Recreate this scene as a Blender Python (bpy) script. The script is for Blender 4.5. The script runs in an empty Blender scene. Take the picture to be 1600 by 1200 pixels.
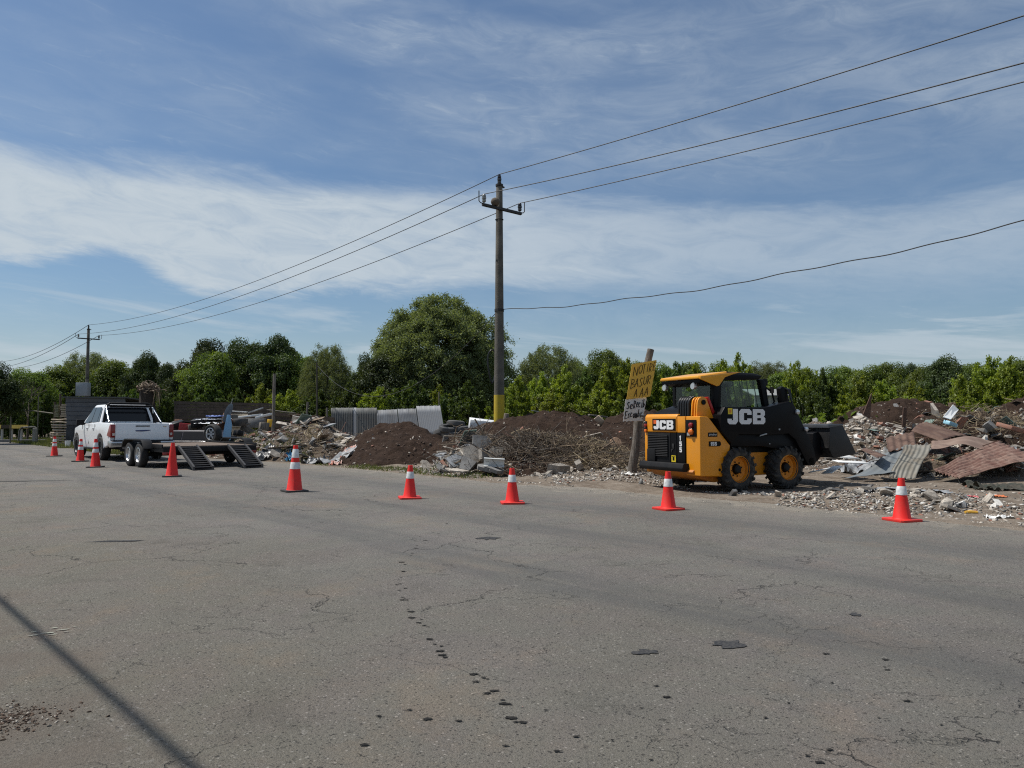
import bpy, bmesh, math, random
import numpy as np, time, sys
from mathutils import Vector, Matrix, Euler, Quaternion
R = math.radians
SC = bpy.context.scene
COL = SC.collection

# ---------------------------------------------------------------- camera
CAM_H = 1.25
PITCH = math.atan(58 / 1200.0)
cam_data = bpy.data.cameras.new("camera"); cam = bpy.data.objects.new("camera", cam_data); COL.objects.link(cam)
cam_data.sensor_width = 36; cam_data.lens = 27.0; cam_data.clip_start = 0.05; cam_data.clip_end = 6000
cam.location = (0, 0, CAM_H); cam.rotation_euler = (math.pi / 2 + PITCH, 0, 0)
SC.camera = cam

def at(px, py, Y):
    """world point seen at photo pixel (1600 px wide) at distance Y along the ground axis"""
    a = (px - 800) / 1200.0; b = (600 - py) / 1200.0
    y = math.cos(PITCH) - b * math.sin(PITCH); z = math.sin(PITCH) + b * math.cos(PITCH)
    return Vector((a / y * Y, Y, CAM_H + z / y * Y))
def gx(px, Y): return at(px, 658, Y).x

# ---------------------------------------------------------------- light
SUN_EL = 62
SUN_DIR = Vector((-0.985, 0.17, 0)).normalized() * math.cos(R(SUN_EL)); SUN_DIR.z = math.sin(R(SUN_EL))
sun_d = bpy.data.lights.new("sun", 'SUN'); sun = bpy.data.objects.new("sun", sun_d); COL.objects.link(sun)
sun_d.energy = 4.8; sun_d.angle = R(0.53); sun_d.color = (1.0, 0.955, 0.88)
sun.rotation_euler = (-SUN_DIR).to_track_quat('-Z', 'Y').to_euler(); sun.location = (-20, 5, 40)

SC.view_settings.view_transform = 'Standard'; SC.view_settings.look = 'None'
SC.view_settings.exposure = 0.0; SC.view_settings.gamma = 1.0; SC.view_settings.use_curve_mapping = False
SC.cycles.use_denoising = False; SC.cycles.filter_width = 1.15
SC.cycles.max_bounces = 6; SC.cycles.diffuse_bounces = 3; SC.cycles.glossy_bounces = 3; SC.cycles.transmission_bounces = 6
SC.cycles.transparent_max_bounces = 8; SC.cycles.caustics_reflective = False; SC.cycles.caustics_refractive = False

class NT:
    """tiny node-tree writer"""
    def __init__(s, tree): s.t = tree; s.n = tree.nodes; s.l = tree.links
    def new(s, typ, **kw):
        nd = s.n.new(typ)
        for k, v in kw.items(): setattr(nd, k, v)
        return nd
    def put(s, sock, v):
        if isinstance(v, bpy.types.NodeSocket): s.l.new(v, sock)
        elif v is not None:
            if isinstance(v, (tuple, list)) and len(v) == 3 and sock.type == 'RGBA': v = (*v, 1)
            sock.default_value = v
    def math(s, op, a, b=None, c=None, clamp=False):
        nd = s.new('ShaderNodeMath', operation=op, use_clamp=clamp)
        for i, v in enumerate((a, b, c)):
            if v is not None: s.put(nd.inputs[i], v)
        return nd.outputs[0]
    def mix(s, f, a, b, blend='MIX'):
        nd = s.new('ShaderNodeMix', data_type='RGBA', blend_type=blend, clamp_factor=True)
        s.put(nd.inputs[0], f); s.put(nd.inputs[6], a); s.put(nd.inputs[7], b)
        return nd.outputs[2]
    def noise(s, vec=None, scale=5, detail=4, rough=0.55, dist=0.0, dim='3D'):
        nd = s.new('ShaderNodeTexNoise', noise_dimensions=dim)
        if vec is not None: s.put(nd.inputs['Vector'], vec)
        nd.inputs['Scale'].default_value = scale; nd.inputs['Detail'].default_value = detail
        nd.inputs['Roughness'].default_value = rough; nd.inputs['Distortion'].default_value = dist
        return nd.outputs['Fac']
    def smooth(s, v, lo, hi, to0=0.0, to1=1.0):
        nd = s.new('ShaderNodeMapRange', interpolation_type='SMOOTHSTEP')
        s.put(nd.inputs[0], v); s.put(nd.inputs[1], lo); s.put(nd.inputs[2], hi); s.put(nd.inputs[3], to0); s.put(nd.inputs[4], to1)
        return nd.outputs[0]
    def xyz(s, v):
        nd = s.new('ShaderNodeSeparateXYZ'); s.put(nd.inputs[0], v); return nd.outputs
    def comb(s, x, y, z=0.0):
        nd = s.new('ShaderNodeCombineXYZ'); s.put(nd.inputs[0], x); s.put(nd.inputs[1], y); s.put(nd.inputs[2], z); return nd.outputs[0]
    def obj(s):
        return s.new('ShaderNodeTexCoord').outputs['Object']
    def scalev(s, v, sc):
        nd = s.new('ShaderNodeVectorMath', operation='MULTIPLY'); s.put(nd.inputs[0], v); nd.inputs[1].default_value = sc
        return nd.outputs[0]

def sky_world():
    w = bpy.data.worlds.new("World"); SC.world = w; w.use_nodes = True
    t = NT(w.node_tree); t.n.clear()
    out = t.new('ShaderNodeOutputWorld'); bg = t.new('ShaderNodeBackground'); t.l.new(bg.outputs[0], out.inputs[0])
    bg.inputs[1].default_value = 0.105
    sky = t.new('ShaderNodeTexSky', sky_type='NISHITA'); sky.sun_disc = False
    sky.sun_elevation = R(SUN_EL); sky.sun_rotation = math.atan2(SUN_DIR.x, SUN_DIR.y)
    sky.air_density = 1.0; sky.dust_density = 1.2; sky.ozone_density = 2.0; sky.altitude = 30
    d = t.xyz(t.new('ShaderNodeTexCoord').outputs['Generated'])
    az = t.math('ARCTAN2', d[0], d[1]); el = t.math('ARCSINE', d[2])
    # wisps: stretched noise, sheared so streaks run slightly down to the side
    p = t.comb(t.math('MULTIPLY', az, 1.6), t.math('ADD', t.math('MULTIPLY', el, 7.0), t.math('MULTIPLY', az, 0.5)))
    n1 = t.noise(p, 2.0, 9, 0.62, 0.5); n2 = t.noise(t.scalev(p, (2.2, 1.6, 1)), 3.1, 8, 0.66, 0.9)
    n3 = t.noise(t.scalev(p, (0.8, 0.9, 1)), 1.3, 4, 0.5, 0.3)
    pf = t.comb(t.math('MULTIPLY', az, 5.0), t.math('ADD', t.math('MULTIPLY', el, 26.0), t.math('MULTIPLY', az, 3.0)))
    n4 = t.noise(pf, 2.2, 10, 0.7, 1.3)
    warp = t.math('MULTIPLY', t.math('SUBTRACT', n1, 0.5), 0.075)
    warp = t.math('ADD', warp, t.math('MULTIPLY', t.math('SUBTRACT', n4, 0.5), 0.028))
    elw = t.math('ADD', el, warp)
    # lower and upper edge of the long bright bank over azimuth (-0.6 .. 0.6 rad), constant beyond
    def ramp(stops):
        cr = t.new('ShaderNodeValToRGB'); cr.color_ramp.interpolation = 'B_SPLINE'
        e = cr.color_ramp.elements
        while len(e) < len(stops): e.new(0.5)
        for q, (a, v) in zip(e, stops): q.position = (a + 0.8) / 1.6; q.color = (v, v, v, 1)
        t.put(cr.inputs[0], t.math('DIVIDE', t.math('ADD', az, 0.8), 1.6)); return cr.outputs[0]
    lo = ramp([(-0.8, .165), (-.59, .168), (-.52, .186), (-.46, .196), (-.40, .140), (-.33, .146), (-.18, .168), (0, .178), (.2, .162), (.5, .155)])
    up = ramp([(-0.8, .31), (-.59, .308), (-.46, .302), (-.3, .306), (0, .300), (.1, .288), (.3, .268), (.5, .258)])
    soft = ramp([(-0.8, .006), (-.36, .008), (.0, .018), (.2, .04), (.8, .06)])
    m_lo = t.smooth(elw, t.math('SUBTRACT', lo, soft), t.math('ADD', lo, t.math('ADD', soft, .006)))
    m_up = t.smooth(elw, t.math('SUBTRACT', up, .035), t.math('ADD', up, .012), 1.0, 0.0)
    dens = ramp([(-0.8, 1.0), (-.3, .98), (.0, .80), (.2, .62), (.4, .52), (.8, .5)])
    body = t.math('MULTIPLY', t.math('MULTIPLY', m_lo, m_up), dens)
    body = t.math('MULTIPLY', body, t.smooth(n2, .25, .58, .72, 1.0))
    # faint high veil everywhere, thicker to the right, thin streaks
    veil = t.math('MULTIPLY', t.smooth(t.math('ADD', n3, t.math('MULTIPLY', az, .22)), .30, .70), .42)
    veil = t.math('MULTIPLY', veil, t.smooth(el, .24, .40, .35, 1.0))
    veil = t.math('MULTIPLY', veil, t.smooth(n2, .3, .7, .55, 1.15))
    wis = t.math('MULTIPLY', t.smooth(n4, .52, .78), .22)
    wis = t.math('MULTIPLY', wis, t.smooth(n3, .38, .6))
    low = t.math('MULTIPLY', t.smooth(t.noise(t.scalev(p, (1.0, 2.2, 1)), 1.7, 7, .6, .6), .48, .66), t.smooth(el, .13, .17, .5, 0.0))
    hor = t.smooth(el, 0.0, .17, .42, 0.0)
    m = t.math('MAXIMUM', body, veil); m = t.math('ADD', m, wis)
    m = t.math('MAXIMUM', m, low); m = t.math('ADD', m, hor, clamp=True)
    cc = t.mix(n2, (4.3, 5.1, 5.8), (5.7, 6.3, 6.8))
    hs = t.new('ShaderNodeHueSaturation'); hs.inputs['Saturation'].default_value = .98; hs.inputs['Value'].default_value = SKYV
    t.l.new(sky.outputs[0], hs.inputs['Color'])
    base = t.mix(1.0, hs.outputs[0], (0.68, 0.80, 0.88), 'MULTIPLY')
    t.l.new(t.mix(m, base, cc), bg.inputs[0])
SKYV = 1.0
sky_world()

# ---------------------------------------------------------------- noise for geometry
def _h(ix, iy, iz, seed):
    n = (ix.astype(np.int64) * 374761393 + iy.astype(np.int64) * 668265263 + iz.astype(np.int64) * 2147483647 + seed * 1274126177) & 0xFFFFFFFF
    n = ((n ^ (n >> 13)) * 1274126177) & 0xFFFFFFFF
    n = ((n ^ (n >> 16)) * 2246822519) & 0xFFFFFFFF
    return ((n ^ (n >> 15)) & 0xFFFFFF) / float(0xFFFFFF)
def vnoise(x, y, z=0.0, seed=0):
    x, y = np.asarray(x, float), np.asarray(y, float); z = np.broadcast_to(np.asarray(z, float), x.shape)
    ix, iy, iz = np.floor(x), np.floor(y), np.floor(z)
    fx, fy, fz = x - ix, y - iy, z - iz
    fx, fy, fz = [f * f * (3 - 2 * f) for f in (fx, fy, fz)]
    r = 0
    for a in (0, 1):
        for b in (0, 1):
            for c in (0, 1):
                w = (fx if a else 1 - fx) * (fy if b else 1 - fy) * (fz if c else 1 - fz)
                r = r + w * _h(ix + a, iy + b, iz + c, seed)
    return r
def fbm(x, y, z=0.0, oct=4, seed=0, gain=.5):
    s, a, t = 0, 1.0, 0
    for k in range(oct):
        s = s + a * vnoise(np.asarray(x) * 2 ** k, np.asarray(y) * 2 ** k, np.asarray(z) * 2 ** k, seed + k * 17); t += a; a *= gain
    return s / t - .5

# ---------------------------------------------------------------- objects
def tag(o, label=None, cat=None, group=None, kind=None):
    for k, v in (('label', label), ('category', cat), ('group', group), ('kind', kind)):
        if v: o[k] = v
    return o
def empty(name, loc=(0, 0, 0), rz=0.0, label=None, cat=None, group=None):
    o = bpy.data.objects.new(name, None); COL.objects.link(o); o.location = loc; o.rotation_euler = (0, 0, rz)
    o.empty_display_size = .2
    return tag(o, label, cat, group)
def link(name, me, parent=None, loc=None, rot=None, scale=None):
    o = bpy.data.objects.new(name, me); COL.objects.link(o)
    if parent is not None: o.parent = parent
    if loc is not None: o.location = loc
    if rot is not None: o.rotation_euler = rot
    if scale is not None: o.scale = scale if hasattr(scale, '__len__') else (scale,) * 3
    return o
def mesh_np(name, V, F, mats, smooth=False, attr=None):
    """V (n,3) array; F (m,k) array of equal-sized faces"""
    V = np.asarray(V, np.float32); F = np.asarray(F, np.int32)
    me = bpy.data.meshes.new(name); m, k = F.shape
    me.vertices.add(len(V)); me.vertices.foreach_set('co', V.ravel())
    me.loops.add(m * k); me.loops.foreach_set('vertex_index', F.ravel())
    me.polygons.add(m); me.polygons.foreach_set('loop_start', np.arange(0, m * k, k, dtype=np.int32))
    me.polygons.foreach_set('loop_total', np.full(m, k, np.int32))
    if smooth: me.polygons.foreach_set('use_smooth', np.ones(m, bool))
    if attr is not None:
        for nm, arr in attr.items():
            a = me.attributes.new(nm, 'FLOAT', 'POINT'); a.data.foreach_set('value', np.asarray(arr, np.float32))
    for q in (mats if isinstance(mats, (list, tuple)) else [mats]): me.materials.append(q)
    me.update(calc_edges=True); return me

class MB:
    """collects shapes and links them as one mesh"""
    def __init__(s): s.v = []; s.f = []; s.m = []; s.mi = 0
    def add(s, vs, fs):
        o = len(s.v); s.v += [tuple(p) for p in vs]; s.f += [tuple(i + o for i in f) for f in fs]; s.m += [s.mi] * len(fs); return s
    def box(s, c, d, rot=None):
        x, y, z = [q / 2 for q in d]; M = Euler(rot).to_matrix() if rot is not None else None; vs = []
        for a in (-x, x):
            for b in (-y, y):
                for e in (-z, z):
                    p = Vector((a, b, e)); p = M @ p if M else p; vs.append(p + Vector(c))
        return s.add(vs, [(0, 1, 3, 2), (4, 6, 7, 5), (0, 4, 5, 1), (2, 3, 7, 6), (0, 2, 6, 4), (1, 5, 7, 3)])
    def hexa(s, P):
        """8 points: bottom 4 (ccw) then top 4"""
        return s.add(P, [(3, 2, 1, 0), (4, 5, 6, 7), (0, 1, 5, 4), (1, 2, 6, 5), (2, 3, 7, 6), (3, 0, 4, 7)])
    def prism(s, pts, a, b, axis='y'):
        """outline (u,w) extruded from a to b along axis; for y: u=x,w=z; for x: u=y,w=z; for z: u=x,w=y"""
        n = len(pts)
        def P(u, w, t): return {'y': (u, t, w), 'x': (t, u, w), 'z': (u, w, t)}[axis]
        vs = [P(u, w, a) for u, w in pts] + [P(u, w, b) for u, w in pts]
        fs = [(i, (i + 1) % n, n + (i + 1) % n, n + i) for i in range(n)]
        return s.add(vs, fs + [tuple(range(n))[::-1], tuple(range(n, 2 * n))])
    def tube(s, pts, r, seg=8, caps=True):
        pts = [Vector(p) for p in pts]; n = len(pts); rr = r if hasattr(r, '__len__') else [r] * n
        vs = []; fs = []; up = None
        for i, p in enumerate(pts):
            t = (pts[min(i + 1, n - 1)] - pts[max(i - 1, 0)])
            t = t.normalized() if t.length > 1e-9 else Vector((0, 0, 1))
            if up is None: up = t.orthogonal().normalized()
            up = (up - t * up.dot(t)); up = up.normalized() if up.length > 1e-6 else t.orthogonal().normalized()
            w = t.cross(up)
            for k in range(seg):
                a = 2 * math.pi * k / seg; vs.append(p + (up * math.cos(a) + w * math.sin(a)) * rr[i])
        for i in range(n - 1):
            for k in range(seg):
                k2 = (k + 1) % seg; fs.append((i * seg + k, i * seg + k2, (i + 1) * seg + k2, (i + 1) * seg + k))
        if caps: fs += [tuple(range(seg))[::-1], tuple(range((n - 1) * seg, n * seg))]
        return s.add(vs, fs)
    def lathe(s, prof, seg=24, c=(0, 0, 0), axis='z', closed=False):
        """prof: (radius, height)"""
        vs = []; fs = []; n = len(prof); c = Vector(c)
        for r, h in prof:
            for k in range(seg):
                a = 2 * math.pi * k / seg; p = (r * math.cos(a), r * math.sin(a), h)
                if axis == 'y': p = (p[0], p[2], p[1])
                elif axis == 'x': p = (p[2], p[0], p[1])
                vs.append(Vector(p) + c)
        for i in range(n if closed else n - 1):
            j = (i + 1) % n
            for k in range(seg):
                k2 = (k + 1) % seg; fs.append((i * seg + k, i * seg + k2, j * seg + k2, j * seg + k))
        if not closed: fs += [tuple(range(seg))[::-1], tuple(range((n - 1) * seg, n * seg))]
        return s.add(vs, fs)
    def build(s, name, mats, parent=None, bevel=0.0, smooth=False, seg=2, angle=35, loc=None, rot=None):
        me = bpy.data.meshes.new(name); me.from_pydata(s.v, [], s.f)
        ml = mats if isinstance(mats, (list, tuple)) else [mats]
        for q in ml: me.materials.append(q)
        if len(ml) > 1: me.polygons.foreach_set('material_index', s.m)
        bm = bmesh.new(); bm.from_mesh(me); bmesh.ops.recalc_face_normals(bm, faces=bm.faces)
        if bevel:
            ed = [e for e in bm.edges if len(e.link_faces) == 2 and e.calc_face_angle(0) > R(angle)]
            bmesh.ops.bevel(bm, geom=ed, offset=bevel, segments=seg, profile=.6, affect='EDGES', clamp_overlap=True)
        if smooth or bevel:
            for f in bm.faces: f.smooth = True
            for e in bm.edges:
                if len(e.link_faces) == 2 and e.calc_face_angle(0) > R(38 if not bevel else 50): e.smooth = False
        bm.to_mesh(me); bm.free()
        return link(name, me, parent, loc, rot)

# ---------------------------------------------------------------- materials
MATS = {}
def mat(name, col, rough=.6, metal=0.0, var=0.0, scale=6.0, col2=None, bump=0.0, bscale=30.0, dirt=0.0, dcol=(.20, .16, .12), coat=0.0, spec=.5, dscale=3.0, stretch=None):
    if name in MATS: return MATS[name]
    m = bpy.data.materials.new(name); m.use_nodes = True; t = NT(m.node_tree)
    b = t.n['Principled BSDF']; b.inputs['Roughness'].default_value = rough; b.inputs['Metallic'].default_value = metal
    b.inputs['Specular IOR Level'].default_value = spec
    if coat: b.inputs['Coat Weight'].default_value = coat; b.inputs['Coat Roughness'].default_value = .06
    c = (*col, 1); v = None
    if var or bump or dirt or col2:
        v = t.obj()
        if stretch: v = t.scalev(v, stretch)
    if col2 or var:
        n = t.noise(v, scale, 5, .6)
        c2 = col2 or tuple(q * (1 - var) for q in col)
        c1 = col if col2 else tuple(min(1, q * (1 + var)) for q in col)
        c = t.mix(t.smooth(n, .35, .65), c1, c2)
    if dirt:
        n = t.noise(v, dscale, 7, .7); f = t.math('MULTIPLY', t.smooth(n, .42, .72), dirt)
        c = t.mix(f, c, dcol)
        t.put(b.inputs['Roughness'], t.mix(f, (rough,) * 3, (.9,) * 3))
    t.put(b.inputs['Base Color'], c)
    if bump:
        bp = t.new('ShaderNodeBump'); bp.inputs['Strength'].default_value = bump; bp.inputs['Distance'].default_value = .02
        t.l.new(t.noise(v, bscale, 5, .65), bp.inputs['Height']); t.l.new(bp.outputs[0], b.inputs['Normal'])
    MATS[name] = m; return m

def leaf_mat(name, c1, c2, c3, trans=.4):
    m = bpy.data.materials.new(name); m.use_nodes = True; t = NT(m.node_tree); t.n.clear()
    out = t.new('ShaderNodeOutputMaterial')
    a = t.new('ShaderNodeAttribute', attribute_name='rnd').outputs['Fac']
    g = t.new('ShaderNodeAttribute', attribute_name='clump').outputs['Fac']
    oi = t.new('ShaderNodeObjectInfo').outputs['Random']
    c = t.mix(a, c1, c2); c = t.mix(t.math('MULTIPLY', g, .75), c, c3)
    hs = t.new('ShaderNodeHueSaturation'); t.l.new(c, hs.inputs['Color'])
    t.put(hs.inputs['Value'], t.math('ADD', .78, t.math('MULTIPLY', oi, .5)))
    t.put(hs.inputs['Hue'], t.math('ADD', .488, t.math('MULTIPLY', oi, .024)))
    c = hs.outputs[0]
    d = t.new('ShaderNodeBsdfDiffuse'); tr = t.new('ShaderNodeBsdfTranslucent'); gl = t.new('ShaderNodeBsdfGlossy')
    gl.inputs['Roughness'].default_value = .45; gl.inputs['Color'].default_value = (.8, .85, .9, 1)
    t.l.new(c, d.inputs[0]); t.put(tr.inputs[0], t.mix(1.0, c, (1.25, 1.25, .55), 'MULTIPLY'))
    ms = t.new('ShaderNodeMixShader'); ms.inputs[0].default_value = trans; t.l.new(d.outputs[0], ms.inputs[1]); t.l.new(tr.outputs[0], ms.inputs[2])
    m2 = t.new('ShaderNodeMixShader'); m2.inputs[0].default_value = .02; t.l.new(ms.outputs[0], m2.inputs[1]); t.l.new(gl.outputs[0], m2.inputs[2])
    t.l.new(m2.outputs[0], out.inputs[0]); MATS[name] = m; return m
# ---------------------------------------------------------------- road frame
UD = Vector((-.664, .748, 0)).normalized()      # along the road, away to the left
ND = Vector((.748, .664, 0)).normalized()       # across the road, away from the camera
ROAD_RZ = math.atan2(-UD.y, -UD.x)
def rd(t, n, z=0.0): return Vector((UD.x * t + ND.x * n, UD.y * t + ND.y * n, z))

def asphalt_mat():
    m = bpy.data.materials.new("asphalt"); m.use_nodes = True; t = NT(m.node_tree); b = t.n['Principled BSDF']
    v = t.obj(); X, N, _ = t.xyz(v)
    big = t.noise(v, .35, 5, .6); mid = t.noise(v, 2.4, 6, .6, .3); fine = t.noise(v, 55, 4, .7); grain = t.noise(v, 170, 3, .8)
    c = t.mix(t.smooth(big, .35, .65), (.152, .142, .121), (.176, .166, .146))
    c = t.mix(t.math('MULTIPLY', t.smooth(mid, .4, .7), .5), c, (.126, .122, .112))
    # olive-brown worn area near the camera side
    ol = t.math('MULTIPLY', t.smooth(t.math('ADD', N, t.math('MULTIPLY', big, 4.0)), 2.5, 6.5, 1.0, 0.0), .75)
    c = t.mix(ol, c, (.158, .142, .108))
    c = t.mix(t.smooth(fine, .54, .68, 0, .50), c, (.19, .183, .168))
    c = t.mix(t.smooth(fine, .34, .46, .65, 0), c, (.050, .048, .044))
    c = t.mix(t.smooth(grain, .54, .66, 0, .62), c, (.30, .285, .26))
    c = t.mix(t.smooth(grain, .36, .46, .70, 0), c, (.028, .027, .025))
    pit = t.smooth(t.noise(v, 22, 5, .75), .60, .68, 0, .8); c = t.mix(pit, c, (.030, .028, .025))
    ag = t.new('ShaderNodeTexVoronoi', feature='F1'); ag.inputs['Scale'].default_value = 62; t.l.new(v, ag.inputs['Vector'])
    agc = t.xyz(ag.outputs['Color']); near_ = t.smooth(ag.outputs['Distance'], .22, .42, 1.0, 0.0)
    c = t.mix(t.math('MULTIPLY', near_, t.smooth(agc[0], .80, .90, 0, .8)), c, (.33, .31, .275))
    c = t.mix(t.math('MULTIPLY', near_, t.smooth(agc[1], .70, .85, 0, .85)), c, (.035, .033, .030))
    ag2 = t.new('ShaderNodeTexVoronoi', feature='F1'); ag2.inputs['Scale'].default_value = 24; t.l.new(v, ag2.inputs['Vector'])
    agd = t.xyz(ag2.outputs['Color']); near2 = t.smooth(t.math('ADD', ag2.outputs['Distance'], t.math('MULTIPLY', fine, .35)), .30, .45, 1.0, 0.0)
    c = t.mix(t.math('MULTIPLY', near2, t.smooth(agd[0], .80, .9, 0, .75)), c, (.040, .037, .033))
    hue = t.noise(v, 1.3, 6, .65, .4); hue2 = t.noise(v, .8, 6, .7, .2)
    c = t.mix(t.smooth(hue, .42, .60, 0, .55), c, t.mix(1.0, c, (1.04, .97, 1.02), 'MULTIPLY'))
    c = t.mix(t.smooth(hue2, .52, .66, 0, .8), c, t.mix(1.0, c, (1.17, 1.07, .99), 'MULTIPLY'))
    c = t.mix(t.smooth(hue2, .32, .46, .8, 0), c, t.mix(1.0, c, (.76, .77, .76), 'MULTIPLY'))
    # wheel tracks darker and smoother, along the road
    wob = t.math('MULTIPLY', t.math('SUBTRACT', t.noise(t.scalev(v, (.12, .3, 1)), 1.0, 3, .5), .5), 1.6)
    nn = t.math('ADD', N, wob)
    def band(c0, w): return t.smooth(t.math('ABSOLUTE', t.math('SUBTRACT', nn, c0)), w * .3, w, 1.0, 0.0)
    st = t.noise(t.scalev(v, (.25, 3.2, 1)), 1.5, 6, .65)
    tr = t.math('MULTIPLY', t.math('MAXIMUM', t.math('MAXIMUM', band(6.2, .45), band(8.3, .8)), band(4.3, .5)), t.smooth(st, .3, .65, .15, .6))
    c = t.mix(tr, c, (.092, .091, .088))
    # cracks
    vd = t.new('ShaderNodeVectorMath', operation='ADD'); t.l.new(v, vd.inputs[0])
    nv = t.new('ShaderNodeTexNoise'); nv.inputs['Scale'].default_value = 2.4; nv.inputs['Detail'].default_value = 5; nv.inputs['Roughness'].default_value = .58; t.l.new(v, nv.inputs['Vector'])
    sc = t.new('ShaderNodeVectorMath', operation='MULTIPLY_ADD'); t.l.new(nv.outputs['Color'], sc.inputs[0]); sc.inputs[1].default_value = (.9, .9, 0); sc.inputs[2].default_value = (-.45, -.45, 0)
    t.l.new(sc.outputs[0], vd.inputs[1])
    def crack(scale, w, mask_scale, lo, hi, seedv):
        off = t.new('ShaderNodeVectorMath', operation='ADD'); t.l.new(vd.outputs[0], off.inputs[0]); off.inputs[1].default_value = seedv
        vo = t.new('ShaderNodeTexVoronoi', feature='DISTANCE_TO_EDGE'); vo.inputs['Scale'].default_value = scale; t.l.new(off.outputs[0], vo.inputs['Vector'])
        msk = t.smooth(t.noise(off.outputs[0], mask_scale, 4, .6), lo, hi)
        return t.math('MULTIPLY', t.smooth(vo.outputs['Distance'], w * .35, w, 1.0, 0.0), t.math('MULTIPLY', msk, t.smooth(t.noise(v, 14, 4, .7), .36, .52, .15, 1.0)))
    k1 = crack(.45, .0046, .6, .46, .56, (3, 1, 0)); k2 = crack(1.4, .0085, .8, .50, .58, (7, 9, 0)); k3 = crack(5.0, .035, 1.0, .52, .62, (1, 5, 0))
    kk = t.math('MAXIMUM', k1, t.math('MAXIMUM', t.math('MULTIPLY', k2, .5), t.math('MULTIPLY', k3, .0)))
    near = t.smooth(N, 5.0, 9.5, 1.0, .35); kk = t.math('MULTIPLY', kk, near)
    c = t.mix(t.math('MULTIPLY', kk, t.smooth(mid, .35, .55, .9, .35)), c, (.028, .026, .024))
    pale = t.math('MULTIPLY', crack(3.4, .035, 1.1, .55, .64, (11, 2, 0)), t.smooth(t.noise(v, 16, 5, .7), .48, .56, 0, .8)); pale = t.math('MULTIPLY', pale, t.smooth(N, 3.0, 6.0, 1.0, .3))
    c = t.mix(pale, c, (.24, .225, .20))
    # dust at both edges
    ed = t.math('ADD', N, t.math('MULTIPLY', t.math('SUBTRACT', mid, .5), 3.2))
    e1 = t.smooth(ed, 9.7, 10.5, 0.0, .95); e2 = t.smooth(ed, .35, 1.1, .85, 0.0); e3 = t.smooth(ed, 8.6, 10.2, 0.0, .35)
    dustc = t.mix(t.smooth(fine, .35, .65), (.20, .175, .14), (.30, .27, .225))
    c = t.mix(t.math('MULTIPLY', t.math('MAXIMUM', e1, e3), t.smooth(t.noise(v, 3.5, 7, .7), .3, .6, .45, 1.0)), c, dustc); c = t.mix(e2, c, t.mix(fine, (.11, .092, .074), (.17, .145, .118)))
    t.l.new(c, b.inputs['Base Color']); b.inputs['Roughness'].default_value = .88; b.inputs['Specular IOR Level'].default_value = .28
    h = t.math('ADD', t.math('MULTIPLY', fine, .9), t.math('MULTIPLY', grain, .5)); h = t.math('ADD', h, t.math('MULTIPLY', mid, 1.2)); h = t.math('SUBTRACT', h, t.math('MULTIPLY', kk, 1.5))
    bp = t.new('ShaderNodeBump'); bp.inputs['Strength'].default_value = 1.0; bp.inputs['Distance'].default_value = .016; t.l.new(h, bp.inputs['Height']); t.l.new(bp.outputs[0], b.inputs['Normal'])
    return m
def soil_mat(name, a, b_, c3, sc=4.0, bump=.9, dist=.05):
    m = bpy.data.materials.new(name); m.use_nodes = True; t = NT(m.node_tree); b = t.n['Principled BSDF']
    v = t.new('ShaderNodeNewGeometry').outputs['Position']
    n = t.noise(v, sc, 7, .65); f = t.noise(v, sc * 7, 6, .7)
    c = t.mix(t.smooth(n, .35, .65), a, b_); c = t.mix(t.smooth(f, .52, .75, 0, .8), c, c3)
    c = t.mix(t.smooth(f, .25, .42, .6, 0), c, tuple(q * .35 for q in a))
    t.l.new(c, b.inputs['Base Color']); b.inputs['Roughness'].default_value = .95; b.inputs['Specular IOR Level'].default_value = .15
    bp = t.new('ShaderNodeBump'); bp.inputs['Strength'].default_value = bump; bp.inputs['Distance'].default_value = dist
    t.l.new(t.math('ADD', n, t.math('MULTIPLY', f, .6)), bp.inputs['Height']); t.l.new(bp.outputs[0], b.inputs['Normal'])
    MATS[name] = m; return m
soil_mat('dark_soil', (.030, .018, .0125), (.050, .031, .022), (.085, .062, .046), 4.0, 1.0, .09)
soil_mat('rubble_soil', (.085, .062, .045), (.15, .118, .09), (.30, .26, .215), 4.0, 1.0, .08)
soil_mat('dirt_ground', (.125, .098, .074), (.20, .165, .13), (.40, .36, .31), 1.7, 1.0, .05)
soil_mat('field_ground', (.06, .075, .03), (.10, .09, .05), (.14, .12, .07), 1.0, .6, .05)

# ground, road
g = MB(); g.add([(-3000, -600, -.16), (3000, -600, -.16), (3000, 5000, -.16), (-3000, 5000, -.16)], [(0, 1, 2, 3)])
tag(g.build('ground', MATS['field_ground']), kind='structure')
# local +X points back to the right, so mirror: use -X for "away"
road = MB(); road.add([(-260, -.4, 0), (60, -.4, 0), (60, 10.75, 0), (-260, 10.75, 0)], [(0, 1, 2, 3)])
road.add([(-260, -.4, 0), (60, -.4, 0), (60, -.4, -.14), (-260, -.4, -.14)], [(0, 3, 2, 1)])
ro = road.build('road', asphalt_mat()); ro.rotation_euler = (0, 0, ROAD_RZ); tag(ro, kind='structure')
nv = MB(); nv.add([(-260, -30, -.02), (60, -30, -.02), (60, -.1, -.02), (-260, -.1, -.02)], [(0, 1, 2, 3)])
no = nv.build('near_verge', soil_mat('near_dirt', (.12, .095, .07), (.17, .14, .105), (.24, .2, .16), 3.0)); no.rotation_euler = (0, 0, ROAD_RZ); tag(no, kind='structure')

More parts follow.
